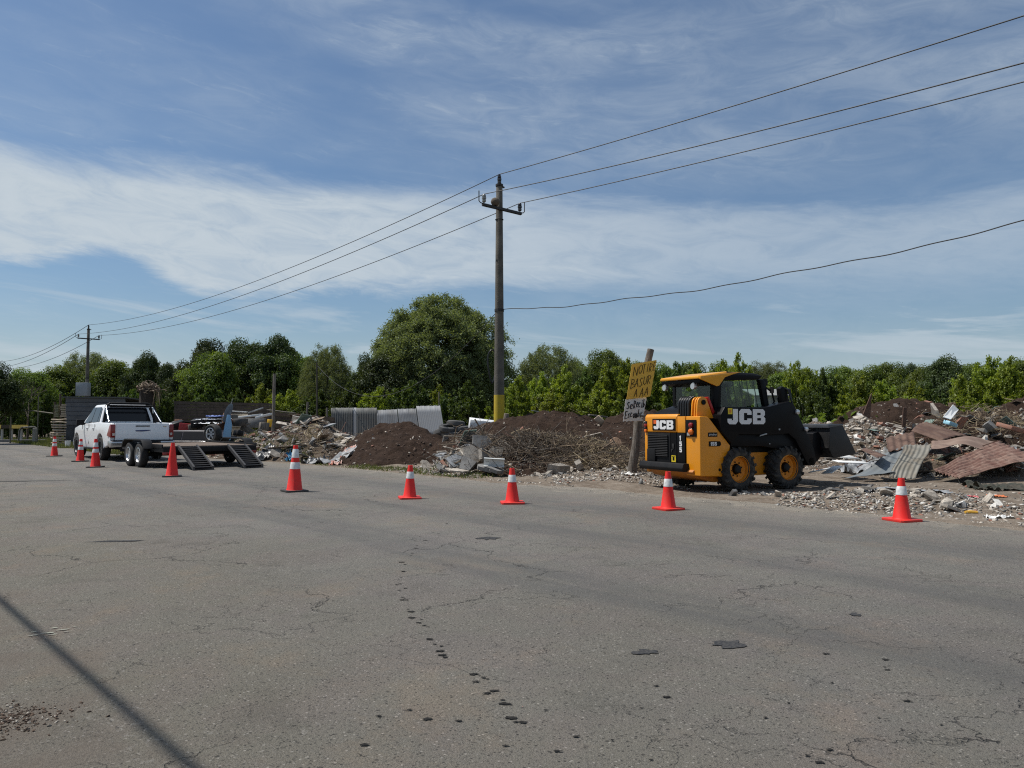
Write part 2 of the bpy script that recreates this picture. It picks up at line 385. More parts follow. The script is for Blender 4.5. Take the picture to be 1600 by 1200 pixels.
# mounds: name, cx, cy, a, b, rot(deg), height, power, noise amplitude, material
MOUNDS = [
 ('dirt_mound', gx(622, 24.3), 24.3, 2.35, 2.7, 0, 1.10, 1.7, .30, 'dark_soil', 'dark brown mound of fresh soil in front of the leaning grey sheet fence'),
 ('rubble_mound', gx(486, 26.2), 26.2, 2.3, 2.6, 0, 1.25, 1.5, .30, 'rubble_soil', 'mound of broken rubble behind the tall cone with two white bands'),
 ('rubble_heap', gx(412, 27.5), 27.5, 1.9, 2.2, 0, .85, 1.5, .25, 'rubble_soil', 'low stony heap beside the loading ramps of the trailer'),
 ('soil_ridge', gx(850, 23.6), 23.6, 4.2, 3.8, 0, 1.42, 2.0, .28, 'dark_soil', 'long dark soil ridge behind the brushwood, between the utility pole and the sign'),
 ('soil_bank', gx(1010, 22.6), 22.6, 2.7, 3.4, 0, 1.50, 1.8, .28, 'dark_soil', 'steep brown soil bank right behind the hand painted sign post'),
 ('brush_mound', gx(850, 19.2), 19.2, 2.3, 1.9, 0, .66, 1.3, .34, 'dark_soil', 'mound covered in dry brushwood behind the third small cone'),
 ('broken_concrete_pile', gx(738, 19.4), 19.4, 1.25, 1.6, 0, .72, 1.4, .28, 'rubble_soil', 'pile of broken concrete slabs at the foot of the dark soil mound'),
 ('stone_rubble_pile', gx(1350, 20.8), 20.8, 2.0, 2.2, 0, 1.33, 1.3, .25, 'rubble_soil', 'pale pile of crushed masonry just beyond the loader bucket'),
 ('dark_earth_mound', gx(1410, 25.4), 25.4, 3.2, 2.4, 0, 1.95, 2.2, .22, 'dark_soil', 'tall dark earth mound behind the pale masonry pile'),
 ('trash_bank', gx(1500, 23.0), 23.0, 3.4, 2.6, 0, 1.45, 1.8, .35, 'dark_soil', 'earth bank littered with stones and a tilted white panel'),
 ('earth_mound', gx(1625, 24.6), 24.6, 2.9, 2.4, 0, 2.0, 2.0, .2, 'dark_soil', 'brown earth mound at the far end of the dump, partly out of frame'),
 ('scrap_mound', gx(1510, 18.6), 18.6, 3.6, 2.0, -14, .62, 1.7, .25, 'rubble_soil', 'low rubble mound lying under the rusty roofing sheets'),
 ('low_rubble_pile', gx(1272, 24), 24.0, 1.9, 1.8, 0, 1.25, 1.6, .3, 'rubble_soil', 'small stony pile seen over the arm of the loader'),
]
def mound_z(M, x, y):
    _, cx, cy, a, b, rot, h, pw, amp = M[:9]
    c, s = math.cos(R(rot)), math.sin(R(rot)); dx, dy = x - cx, y - cy
    u = (dx * c + dy * s) / a; v = (-dx * s + dy * c) / b
    ang = np.arctan2(v, u); r = np.sqrt(u * u + v * v)
    r = r * (1 + .22 * fbm(np.cos(ang) * 1.4 + cx, np.sin(ang) * 1.4 + cy, 0, 3, 5) * 2)
    z = h * (1 - np.clip(r, 0, 1.6) ** pw)
    z = z + amp * fbm(x * .9, y * .9, 3.3, 5, 11, .62) * 2 * np.clip(1.25 - r, 0, 1) + .07 * fbm(x * 7, y * 7, 1.1, 3, 21, .6)
    return np.where(r < 1.35, z, -.3)
def base_z(x, y):
    n = x * ND.x + y * ND.y; t = x * UD.x + y * UD.y
    amp = np.clip((n - 10.3) / 1.2, 0, 1)
    z = -.02 + amp * (.055 + .075 * fbm(x * .8, y * .8, 0, 4, 31) * 2 + .03 * fbm(x * 6, y * 6, 0, 3, 41)) 
    z = z + .18 * np.exp(-((n - 12.6) / 1.0) ** 2) * np.clip(1 - np.abs(t - 9.0) / 5.5, 0, 1)     # windrow of crushed stone
    # packed flat where the loader stands
    d = np.hypot(x - 4.4, y - 14.6); k = np.clip((d - 1.4) / 1.2, 0, 1)
    return z * k + (1 - k) * (-.005)
def H(x, y):
    x = np.asarray(x, float); y = np.asarray(y, float); z = base_z(x, y)
    for M in MOUNDS:
        k = np.hypot(x - M[1], y - M[2]) < 1.7 * max(M[3], M[4])
        if k.any(): z[k] = np.maximum(z[k], mound_z(M, x[k], y[k]))
    return z
def hz(x, y): return float(H(np.array([x]), np.array([y]))[0])

# verge sheet
tt = np.concatenate([np.arange(-14, 34, .09), np.arange(34, 130, .8)]); nn_ = np.concatenate([np.arange(9.9, 17, .085), np.arange(17, 34, .5), np.arange(34, 75, 4.0)])
T, Nn = np.meshgrid(tt, nn_, indexing='ij'); Xg = UD.x * T + ND.x * Nn; Yg = UD.y * T + ND.y * Nn
Zg = base_z(Xg, Yg); Zg = np.where(Nn > 45, -.05, Zg); Zg[:, 0] = -.12
edge = 10.45 + .55 * fbm(T * .35, T * 0, 0, 4, 77) * 2 + .30 * fbm(T * 3, T * 0, 0, 3, 78)
Zg = np.where(Nn < edge, np.minimum(Zg, -.012 - .1 * (edge - Nn)), np.maximum(Zg, .004 + 0 * Zg))
V = np.stack([Xg, Yg, Zg], -1).reshape(-1, 3); a, b = T.shape
I = (np.arange(a - 1)[:, None] * b + np.arange(b - 1)[None, :]).ravel()
tag(link('dirt_verge', mesh_np('dirt_verge', V, np.stack([I, I + b, I + b + 1, I + 1], -1), MATS['dirt_ground'], True)), kind='structure')

# grassy shoulder that narrows the road beyond the pickup
tg = np.arange(29, 110, .25); ng = np.linspace(0, 1, 16); TG, QG = np.meshgrid(tg, ng, indexing='ij')
e0 = 10.7 - 2.6 * np.clip((TG - 29.5) / 4.5, 0, 1) ** .8 + .25 * fbm(TG * .6, TG * 0, 0, 4, 61) * 2
NG = e0 + (10.95 - e0) * QG; XG = UD.x * TG + ND.x * NG; YG = UD.y * TG + ND.y * NG; ZG = np.where(QG < .03, .003, .012 + .02 * vnoise(XG * 2, YG * 2, 0, 5))
a, b = TG.shape; I = (np.arange(a - 1)[:, None] * b + np.arange(b - 1)[None, :]).ravel()
tag(link('grass_shoulder', mesh_np('grass_shoulder', np.stack([XG, YG, ZG], -1).reshape(-1, 3), np.stack([I, I + b, I + b + 1, I + 1], -1), soil_mat('shoulder_dirt', (.09, .075, .045), (.14, .12, .075), (.2, .17, .11), 2.0), True)), kind='structure')
MO = {}
for M in MOUNDS:
    name, cx, cy, a_, b_ = M[:5]; ext = max(a_, b_) * 1.3; st = .075
    xs = np.arange(-ext, ext, st); X, Y = np.meshgrid(xs, xs, indexing='ij'); Z = mound_z(M, X + cx, Y + cy)
    if M[9] == 'dark_soil':   # clods
        q = vnoise((X + cx) * 5.5, (Y + cy) * 5.5, 0, 91); q2 = vnoise((X + cx) * 12, (Y + cy) * 12, 0, 92); Z = Z + .11 * np.clip(q - .5, 0, 1) * 2.0 + .05 * np.clip(q2 - .5, 0, 1) * 2
    ok = (Z > -.12); n_ = len(xs); idx = np.arange(n_ * n_).reshape(n_, n_)
    f = ok[:-1, :-1] & ok[1:, :-1] & ok[1:, 1:] & ok[:-1, 1:]
    F = np.stack([idx[:-1, :-1][f], idx[1:, :-1][f], idx[1:, 1:][f], idx[:-1, 1:][f]], -1)
    used = np.unique(F); re = np.full(n_ * n_, -1); re[used] = np.arange(len(used))
    Vv = np.stack([X, Y, Z], -1).reshape(-1, 3)[used]
    o = empty(name, (cx, cy, 0), 0, M[10], 'soil mound' if 'soil' in M[9] and 'dark' in M[9] else 'rubble pile')
    link('soil', mesh_np('soil', Vv, re[F], MATS[M[9]], True), o)
    MO.setdefault(name, o)

# oil drips, patches and spills: thin flat marks on the asphalt
def blob(mb, x, y, r, z, seed, sx=1.0, sy=1.0, rot=0):
    rn = random.Random(seed); n = 14; vs = [(x, y, z)]
    for k in range(n):
        a = 2 * math.pi * k / n; q = r * rn.uniform(.45, 1.15); u, v = math.cos(a) * q * sx, math.sin(a) * q * sy
        vs.append((x + u * math.cos(rot) - v * math.sin(rot), y + u * math.sin(rot) + v * math.cos(rot), z))
    mb.add(vs, [(0, 1 + k, 1 + (k + 1) % n) for k in range(n)])
def gpt(px, py):
    b = (600 - py) / 1200.0; z = math.sin(PITCH) + b * math.cos(PITCH); y = math.cos(PITCH) - b * math.sin(PITCH)
    s = -CAM_H / z; return ((px - 800) / 1200.0 * s, y * s)
oil = mat('oil_stain', (.022, .021, .020), .95, var=.3, scale=90, spec=.1)
tar = mat('tar_patch', (.026, .027, .031), .85, col2=(.060, .058, .056), scale=60, spec=.2)
rn = random.Random(4); mb = MB()
path = [(702, 822), (680, 832), (660, 842), (648, 855), (640, 868), (628, 882), (626, 893), (625, 903), (625, 913), (627, 922), (631, 932), (634, 940), (641, 953), (646, 962), (655, 970), (663, 981), (676, 1002), (684, 1011), (688, 1020), (696, 1024), (742, 1056), (758, 1062), (766, 1081), (786, 1098), (800, 1121), (812, 1126)]
for i, (px, py) in enumerate(path):
    for k in range(2 if i < 22 else 3):
        x, y = gpt(px + rn.uniform(-6, 6), py + rn.uniform(-4, 4)); blob(mb, x, y, rn.uniform(.008, .022), .0042 + .00002 * i + .00001 * k, i * 7 + k, 1.5, .8)
for k in range(30):
    x, y = gpt(rn.uniform(560, 1500), rn.uniform(1010, 1195)); blob(mb, x, y, rn.uniform(.006, .016), .0049 + .00001 * k, 900 + k, 1.5, .9)
tag(mb.build('oil_drips', oil), 'dark trail of oil drips on the asphalt', 'oil drips', kind='stuff')
for (px, py, r, sx, sy, lb) in [(1008, 1020, .060, 1.3, .9, 'dark tar spot on the asphalt, beside the wider one'), (1141, 1008, .085, 1.35, 1.0, 'wider dark tar spot on the asphalt'), (1336, 961, .05, 1.0, 1.0, 'small round tar spot alone on the asphalt'), (762, 841, .15, .9, 1.0, 'long dark stain on the asphalt beyond the drips'), (180, 846, .30, 1.2, .25, 'thin dark streak across the asphalt near the cones'), (20, 752, .9, 1.3, .12, 'long thin dark patch seam across the road')]:
    m1 = MB(); x, y = gpt(px, py); blob(m1, x, y, r, .0046, int(px), sx, sy, 0.1); tag(m1.build('asphalt_stain', tar), lb, 'stain', 'dark stains on the road')
m1 = MB(); x, y = gpt(74, 990)
for k, (dx, dy, s) in enumerate([(0, 0, .030), (.05, -.03, .018), (-.05, -.05, .022), (.05, .07, .022), (.10, .03, .014), (-.02, .11, .016), (-.09, .02, .015), (.08, .14, .012)]): blob(m1, x + dx, y + dy, s, .0046 + .0002 * k, 50 + k, 1.7, .5, .5)
tag(m1.build('paint_splash', mat('pale_paint', (.34, .36, .28), .8, col2=(.17, .16, .14), scale=45)), 'pale paint splash on the asphalt in the cable shadow', 'paint splash', kind='stuff')
# ---------------------------------------------------------------- foliage
leaf_mat('leaf_bright', (.175, .228, .026), (.280, .325, .044), (.085, .125, .020), .45)
leaf_mat('leaf_mid', (.112, .160, .028), (.178, .228, .042), (.055, .088, .019), .45)
leaf_mat('leaf_dark', (.046, .068, .018), (.082, .108, .030), (.022, .035, .012), .3)
leaf_mat('leaf_silver', (.125, .155, .060), (.240, .270, .145), (.075, .100, .038), .4)
leaf_mat('leaf_olive', (.062, .095, .020), (.105, .145, .030), (.034, .055, .014))
bark = mat('bark', (.085, .065, .048), .95, var=.35, scale=9, bump=.8, bscale=25)

def leaves(P, N, size, aspect, rs, curl=.18):
    """P centres, N normals -> 6-vertex folded leaves as two quads"""
    n = len(P); N = N / (np.linalg.norm(N, axis=1, keepdims=True) + 1e-9)
    A = rs.normal(size=(n, 3)); A -= N * (A * N).sum(1, keepdims=True); A /= np.linalg.norm(A, axis=1, keepdims=True) + 1e-9
    A[:, 2] -= .35; A /= np.linalg.norm(A, axis=1, keepdims=True)
    B = np.cross(N, A); B /= np.linalg.norm(B, axis=1, keepdims=True) + 1e-9
    s = size * rs.uniform(.65, 1.25, (n, 1)); w = s * aspect
    v0 = P - A * s * .5; v2 = P + A * s * .5
    v1 = P + B * w * .5 + N * s * curl - A * s * .08; v3 = P - B * w * .5 + N * s * curl - A * s * .08
    V = np.stack([v0, v1, v2, v3], 1).reshape(-1, 3)
    I = np.arange(n)[:, None] * 4
    return V, np.concatenate([I + np.array([[0, 1, 2]]), I + np.array([[0, 2, 3]])])

def mk_crown(kind, seed, n):
    rs = np.random.RandomState(seed); P = []; N = []; C = []
    if kind == 'poplar':      # unit: height 3.6, radius 1.7
        for k in range(34):
            r0 = rs.uniform(0, 1.15) ; a = rs.uniform(0, 6.28); base = np.array([r0 * math.cos(a), r0 * math.sin(a), .05])
            ht = (3.7 - 1.25 * (r0 / 1.15) ** 1.5) * rs.uniform(.72, 1.04)
            tip = base * 1.5 + np.array([rs.normal() * .15, rs.normal() * .15, ht]); m = int(n / 34); g = rs.uniform()
            nb = 16; bt = rs.uniform(.05, .97, nb); ba = rs.uniform(0, 6.28, nb)     # side twigs
            j = rs.randint(0, nb, m); u = rs.uniform(0, 1, m); ln = .50 * (1.12 - bt[j]) + .08
            c0 = base + (tip - base) * bt[j][:, None] ** .9
            d = np.stack([np.cos(ba[j]), np.sin(ba[j]), np.full(m, .55)], 1)
            p = c0 + d * (u * ln)[:, None] + rs.normal(size=(m, 3)) * .055
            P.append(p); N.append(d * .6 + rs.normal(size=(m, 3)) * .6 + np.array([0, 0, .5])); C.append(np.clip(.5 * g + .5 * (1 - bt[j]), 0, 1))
    elif kind == 'round':     # height 7, radius 3.2
        K = 95; ph = rs.uniform(0, 6.28, K); ct = rs.uniform(-.55, 1, K); r = rs.uniform(.45, 1.0, K) ** .5; st = np.sqrt(1 - ct ** 2)
        r = r * rs.uniform(.82, 1.16, K); cen = np.stack([st * np.cos(ph) * 2.5 * r, st * np.sin(ph) * 2.5 * r, 4.0 + ct * 2.5 * r], 1)
        for k in range(K):
            m = int(n / K); d = rs.normal(size=(m, 3)); d /= np.linalg.norm(d, axis=1, keepdims=True)
            R_ = rs.uniform(.30, .95); rr = R_ * rs.uniform(.55, 1.05, m) ** .6
            d[:, 2] = np.where(d[:, 2] < -.3, -d[:, 2], d[:, 2])
            p = cen[k] + d * rr[:, None] * np.array([1.1, 1.1, .8]) + rs.normal(size=(m, 3)) * .13
            P.append(p); N.append(d + rs.normal(size=(m, 3)) * .5 + np.array([0, 0, .35])); C.append(np.full(m, rs.uniform()))
    elif kind == 'willow':    # height 9.4, radius 4.3, fine feathery strands
        K = 1300
        for k in range(K):
            ct = rs.uniform(-.62, 1); ph = rs.uniform(0, 6.28); st = math.sqrt(1 - ct * ct); r = rs.uniform(.2, 1.0) ** .33
            lump = 1 + .13 * math.sin(3 * ph + 1) * st + .10 * math.sin(5 * ph + 2 * ct * 3)
            c0 = np.array([st * math.cos(ph) * 4.1 * r * lump, st * math.sin(ph) * 3.6 * r, 4.6 + ct * 4.4 * r * lump])
            o = np.array([math.cos(ph) * st, math.sin(ph) * st, ct * .9 + .25]); m = int(n / K); S = 3
            dirs = o + rs.normal(size=(S, 3)) * .55; dirs /= np.linalg.norm(dirs, axis=1, keepdims=True); ln = rs.uniform(.35, .95, S)
            j = rs.randint(0, S, m); u = rs.uniform(0, 1, m)
            p = c0 + dirs[j] * (u * ln[j])[:, None]; p[:, 2] -= .55 * u ** 2 * ln[j]; p += rs.normal(size=(m, 3)) * .13
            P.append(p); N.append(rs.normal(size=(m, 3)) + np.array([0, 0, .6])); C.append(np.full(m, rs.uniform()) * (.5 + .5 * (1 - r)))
    P = np.concatenate(P); N = np.concatenate(N); C = np.concatenate(C)
    size, asp = {'poplar': (.098, .85), 'round': (.165, .7), 'willow': (.17, .34)}[kind]
    V, F = leaves(P, N, size, asp, rs)
    return V, F, {'rnd': np.repeat(rs.uniform(size=len(P)), 4), 'clump': np.repeat(C, 4)}

def mk_trunk(kind, seed):
    rn = random.Random(seed); mb = MB()
    if kind == 'poplar':
        for k in range(9):
            a = rn.uniform(0, 6.28); r = rn.uniform(0, .8); h = rn.uniform(2.0, 3.0)
            p = [(r * math.cos(a) * (1 + .5 * q) + rn.uniform(-.04, .04), r * math.sin(a) * (1 + .5 * q), -.2 + (h + .2) * q) for q in (0, .33, .66, 1)]
            mb.tube(p, [.035, .028, .02, .008], 5)
    else:
        H0 = 7.0 if kind == 'round' else 9.0; R0 = .16 if kind == 'round' else .26
        mb.tube([(0, 0, -.3), (.05, .03, H0 * .2), (-.06, .05, H0 * .4), (.05, -.04, H0 * .72)], [R0 * 1.25, R0, R0 * .75, R0 * .25], 8)
        for k in range(11):
            z0 = H0 * rn.uniform(.18, .55); a = rn.uniform(0, 6.28); l = H0 * rn.uniform(.22, .38); e = rn.uniform(.4, 1.0)
            p = [(math.cos(a) * l * q, math.sin(a) * l * q, z0 + l * e * q ** 1.3) for q in (0, .35, .7, 1)]
            mb.tube(p, [R0 * .5, R0 * .36, R0 * .22, R0 * .06], 6)
    o = mb.build('trunk', bark, smooth=True); me = o.data; bpy.data.objects.remove(o); return me
CR = {}
def proto(kind, n, m, seed):
    V, F, A = mk_crown(kind, seed, n); return mesh_np('crown', V, F, MATS[m], True, A)
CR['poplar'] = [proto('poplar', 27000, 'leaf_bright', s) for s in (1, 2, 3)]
CR['poplar_mid'] = []
for me in CR['poplar'][:2]:
    c = me.copy(); c.materials[0] = MATS['leaf_olive']; CR['poplar_mid'].append(c)
CR['round'] = [proto('round', 46000, 'leaf_dark', s) for s in (11, 12)]
CR['round_mid'] = []
for me in CR['round']:
    c = me.copy(); c.materials[0] = MATS['leaf_mid']; CR['round_mid'].append(c)
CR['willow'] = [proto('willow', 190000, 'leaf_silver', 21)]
CR['willow_small'] = [proto('willow', 80000, 'leaf_silver', 22)]
TK = {'poplar': mk_trunk('poplar', 1), 'round': mk_trunk('round', 2), 'willow': mk_trunk('willow', 3)}
TOP = {'poplar': 3.7, 'poplar_mid': 3.7, 'round': 7.75, 'round_mid': 7.75, 'willow': 9.4, 'willow_small': 9.4}
CN = {}
def tree(kind, px, ytop, Y, wpx, label, group=None, name=None, cat='tree', rz=None, zb=0.0, idx=None):
    """tree whose crown top shows at photo row ytop, wpx wide"""
    p = at(px, ytop, Y); h = p.z - zb; k = CN.get(kind, 0); CN[kind] = k + 1; rn = random.Random(k * 31 + int(px))
    pr = CR[kind]; me = pr[(k if idx is None else idx) % len(pr)]; sz = h / TOP[kind]
    wr = {'poplar': 1.75, 'poplar_mid': 1.75, 'round': 2.75, 'round_mid': 2.75, 'willow': 4.6, 'willow_small': 4.6}[kind]
    sx = (wpx / 2 / 1200 * Y) / wr
    o = empty(name or ('tree'), (p.x, Y, zb), rn.uniform(0, 6.28) if rz is None else rz, label, cat, group); o.scale = (sx, sx, sz)
    link('crown', me, o); link('trunk', TK[kind.split('_')[0]], o); return o

ordn = ['first', 'second', 'third', 'fourth', 'fifth', 'sixth', 'seventh', 'eighth', 'ninth', 'tenth', 'eleventh', 'twelfth', 'thirteenth', 'fourteenth', 'fifteenth', 'sixteenth', 'seventeenth', 'eighteenth', 'nineteenth', 'twentieth']
# the one big willow
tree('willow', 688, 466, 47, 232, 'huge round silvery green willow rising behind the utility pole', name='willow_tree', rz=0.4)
tree('round', 600, 545, 44, 95, 'dark green tree leaning against the foot of the big willow', name='broadleaf_tree')
# back rows (px, ytop, Y, w)
G = 'trees of the distant treeline'
rowL = [('round', -8, 556, 42, 86), ('round_mid', 98, 566, 68, 90), ('willow_small', 142, 552, 70, 115), ('round_mid', 182, 556, 69, 100), ('round_mid', 45, 570, 60, 80), ('round', 228, 543, 66, 62), ('round', 262, 560, 66, 60), ('round', 290, 558, 62, 60),
        ('round', 332, 519, 60, 82), ('round_mid', 330, 540, 54, 90), ('round', 385, 521, 57, 92), ('round', 437, 512, 56, 92), ('willow_small', 512, 540, 52, 100), ('round_mid', 470, 545, 56, 70), ('round', 575, 546, 50, 58)]
LBL = ['black green tree cut by the frame beside the striped guardrail', 'round green tree in front of the far willow', 'pale silvery willow behind the far utility pole', 'soft green round tree above the white pickup', 'green tree right behind the leafless grey one', 'tallest dark tree above the tailgate of the pickup', 'narrow dark tree just past the tree above the tailgate', 'dark tree standing behind the dry root tangle', 'dark tree with a separate tufted top, first of the high clump', 'yellow green round tree in front of the high dark clump', 'middle dark tree of the high clump', 'highest dark tree of the clump, above the thin wooden post', 'feathery grey green tree between the dark clump and the big willow', 'olive green tree tucked beside the highest dark tree', 'small dark tree touching the big willow']
for (k, px, yt, Y, w), lb in zip(rowL, LBL): tree(k, px, yt, Y, w, lb, G, 'broadleaf_tree')
rowC = [('willow_small', 858, 541, 50, 125), ('round_mid', 938, 536, 54, 78), ('round_mid', 900, 556, 58, 80), ('round_mid', 985, 556, 60, 70), ('round_mid', 1035, 562, 60, 70), ('round_mid', 1085, 558, 62, 70)]
LBL = ['rounded feathery tree behind the soil ridge, next to the utility pole', 'bushy olive topped tree between the utility pole and the sign', 'dark tree low between the feathery tree and the olive topped one', 'green tree showing just beside the painted sign', 'dark tree over the yellow cab roof', 'green tree right behind the cab roof edge']
for (k, px, yt, Y, w), lb in zip(rowC, LBL): tree(k, px, yt, Y, w, lb, G, 'broadleaf_tree')
rowR = [('round_mid', 1130, 560, 58, 80), ('willow_small', 1195, 566, 70, 110), ('round_mid', 1255, 569, 68, 70), ('round_mid', 1225, 574, 60, 80), ('round_mid', 1305, 564, 62, 78), ('round_mid', 1352, 566, 60, 80), ('round_mid', 1395, 558, 60, 74), ('round', 1424, 560, 66, 52), ('round', 1478, 548, 48, 78), ('round_mid', 1440, 566, 56, 70), ('round_mid', 1520, 560, 52, 70), ('round_mid', 1590, 553, 52, 80), ('round_mid', 1650, 548, 50, 90)]
for i, (k, px, yt, Y, w) in enumerate(rowR): tree(k, px, yt, Y, w, 'green tree, %s along the far treeline counted from the loader cab' % ordn[i], G, 'broadleaf_tree')
# nearer bright shrubs
G = 'bright green young poplars behind the dump'
A1 = [(640, 592, 39, 84), (590, 602, 41, 70), (542, 600, 42, 76), (502, 606, 44, 70), (690, 604, 40, 60), (735, 598, 36, 80), (700, 612, 38, 60)]
for i, (px, yt, Y, w) in enumerate(A1): tree('poplar' if i % 3 == 1 else 'poplar_mid', px, yt, Y, w, 'leafy green shrub, %s of those behind the grey sheet fence' % ordn[i], G, 'poplar_shrub', 'shrub')
A2 = [(812, 588, 34, 76), (846, 578, 35, 80), (880, 574, 34, 82), (915, 580, 34.5, 78), (950, 570, 34, 84), (985, 556, 35, 78), (1018, 566, 34, 76), (1052, 562, 35, 78), (1088, 568, 34, 78), (862, 604, 31, 84), (930, 602, 31, 90), (1000, 600, 31, 90), (790, 612, 33, 66)]
for i, (px, yt, Y, w) in enumerate(A2): tree('poplar_mid' if i % 4 == 3 else 'poplar', px, yt, Y, w, 'bright green young poplar, %s behind the long soil ridge' % ordn[i], G, 'poplar_shrub', 'shrub')
A3 = [(1128, 558, 34, 76), (1150, 556, 35, 70), (1172, 572, 34, 66), (1250, 560, 31, 74), (1284, 572, 30, 74), (1312, 590, 30, 66), (1345, 588, 30.5, 74), (1385, 590, 30, 76), (1422, 598, 31, 70), (1455, 602, 31, 72), (1500, 586, 31, 84), (1540, 552, 32, 92), (1578, 562, 31, 88), (1618, 556, 31, 90), (1268, 606, 28, 76), (1330, 612, 28.5, 80), (1232, 622, 29, 50)]
for i, (px, yt, Y, w) in enumerate(A3): tree('poplar_mid' if i % 5 == 4 else 'poplar', px, yt, Y, w, 'bright green young poplar, %s of the clump beyond the loader arm' % ordn[i], G, 'poplar_shrub', 'shrub')
A4 = [(1400, 622, 29.5, 84), (1450, 625, 29.5, 84), (1495, 622, 29.5, 80), (1545, 618, 30, 84), (1590, 614, 30, 84), (1365, 622, 30, 60)]
for i, (px, yt, Y, w) in enumerate(A4): tree('poplar', px, yt, Y, w, 'low bright shrub, %s along the back of the dark earth mounds' % ordn[i], G, 'poplar_shrub', 'shrub')
# shrubs on the far side, to the left
G = 'shrubs around the sheds'
A5 = [('poplar_mid', 68, 602, 52, 60), ('poplar_mid', 20, 606, 48, 60), ('poplar_mid', 178, 600, 66, 70), ('poplar_mid', 212, 606, 50, 62), ('poplar_mid', 252, 604, 46, 54), ('poplar_mid', 288, 600, 50, 60), ('poplar_mid', 330, 596, 49, 70), ('poplar_mid', 372, 604, 49, 60), ('poplar', 408, 600, 48, 60), ('poplar', 448, 606, 46, 66), ('poplar_mid', 140, 598, 66, 64), ('poplar_mid', 100, 602, 66, 70), ('poplar_mid', 478, 622, 42, 60)]
for i, (k, px, yt, Y, w) in enumerate(A5): tree(k, px, yt, Y, w, 'green shrub, %s around the sheds behind the pickup and trailer' % ordn[i], G, 'garden_shrub', 'shrub')

# bare branching tree over the fence
bt = MB(); rn = random.Random(8)
def grow(p, d, l, r, dep):
    q = p + d * l; bt.tube([p, (p + q) / 2 + Vector((rn.uniform(-1, 1), rn.uniform(-1, 1), 0)) * l * .06, q], [r, r * .85, r * .65], 5)
    if dep: 
        for _ in range(3): grow(q, (d + Vector((rn.uniform(-1, 1), rn.uniform(-1, 1), rn.uniform(-.2, .7))) * .75).normalized(), l * .68, r * .62, dep - 1)
p0 = at(44, 640, 46); o = empty('bare_tree', (p0.x, 46, 0), 0, 'leafless grey tree with crooked branches beside the dark edge tree', 'tree')
grow(Vector((0, 0, 0)), Vector((0, 0, 1)), 1.45, .07, 4); bt.build('trunk', bark, o, smooth=True)

# undergrowth: countless leafy tufts in front of the trees
rs = np.random.RandomState(5); n = 60000
T_ = rs.uniform(-6, 75, n); N_ = rs.uniform(24, 46, n); X = UD.x * T_ + ND.x * N_; Y = UD.y * T_ + ND.y * N_
hh = (.5 + 1.1 * vnoise(X * .35, Y * .35, 0, 9)); Z = rs.uniform(0, 1, n) ** .6 * hh
ok = (X * X + Y * Y > 27 ** 2) & (Y > 24); X, Y, Z = X[ok], Y[ok], Z[ok]; n = len(X)
V, F = leaves(np.stack([X, Y, Z], 1), rs.normal(size=(n, 3)) + np.array([0, 0, .8]), .26, .55, rs)
tag(link('undergrowth', mesh_np('undergrowth', V, F, MATS['leaf_mid'], True, {'rnd': np.repeat(rs.uniform(size=n), 4), 'clump': np.repeat(rs.uniform(size=n), 4)})), 'low weeds and brush growing below the trees', 'undergrowth', kind='stuff')

# far wood closing the horizon
rs = np.random.RandomState(6); n = 230000
az = rs.uniform(-.72, .95, n); D = rs.uniform(88, 130, n); X = np.sin(az) * D; Y = np.cos(az) * D
hh = 5.6 + 1.6 * vnoise(X * .12, Y * .12, 0, 3) + .8 * vnoise(X * .5, Y * .5, 0, 4); hh = hh * np.where(az < -.42, .55, 1); Z = rs.uniform(0, 1, n) ** .7 * hh
V, F = leaves(np.stack([X, Y, Z], 1), rs.normal(size=(n, 3)) + np.array([0, -.3, .8]), .30, .75, rs)
tag(link('distant_wood', mesh_np('distant_wood', V, F, MATS['leaf_olive'], True, {'rnd': np.repeat(rs.uniform(size=n), 4), 'clump': np.repeat(rs.uniform(size=n), 4)})), 'far mass of woods closing the horizon', 'woods', kind='stuff')

# grass along the verge
leaf_mat('grass_leaf', (.08, .105, .028), (.13, .15, .045), (.16, .145, .08), .3)
def grass(name, t0, t1, n0, n1, cnt, h, label, seed):
    rs = np.random.RandomState(seed); T = rs.uniform(t0, t1, cnt); N = n0 + (n1 - n0) * rs.uniform(0, 1, cnt)
    k = vnoise(T * 1.3, N * 2.2, 0, seed) > .42; T, N = T[k], N[k]; m = len(T)
    X = UD.x * T + ND.x * N; Y = UD.y * T + ND.y * N; Z = H(X, Y)
    a = rs.uniform(0, 6.28, m); hh = h * rs.uniform(.4, 1.2, m); w = .008 + .006 * rs.uniform(size=m) + .004 * np.hypot(X, Y) / 20
    d = np.stack([np.cos(a), np.sin(a), 0 * a], 1); b = rs.normal(size=(m, 3)) * .35; b[:, 2] = 0
    P = np.stack([X, Y, Z - .01], 1); up = np.array([0, 0, 1.0])
    V = np.stack([P - d * w[:, None], P + d * w[:, None], P + (up + b) * hh[:, None]], 1).reshape(-1, 3)
    F = np.arange(m * 3).reshape(-1, 3)
    tag(link(name, mesh_np(name, V, F, MATS['grass_leaf'], False, {'rnd': np.repeat(rs.uniform(size=m), 3), 'clump': np.repeat(rs.uniform(size=m) ** 2, 3)})), label, 'grass', kind='stuff')
grass('grass', 30, 62, 10.2, 15, 26000, .22, 'green grass strip along the road by the slatted wood stack', 3)
grass('grass', 30, 62, 8.0, 10.4, 24000, .20, 'green grass growing over the shoulder in front of the slatted wood stack', 8)
grass('grass', 13, 30, 10.35, 11.3, 6000, .09, 'sparse dry grass along the edge of the asphalt', 4)

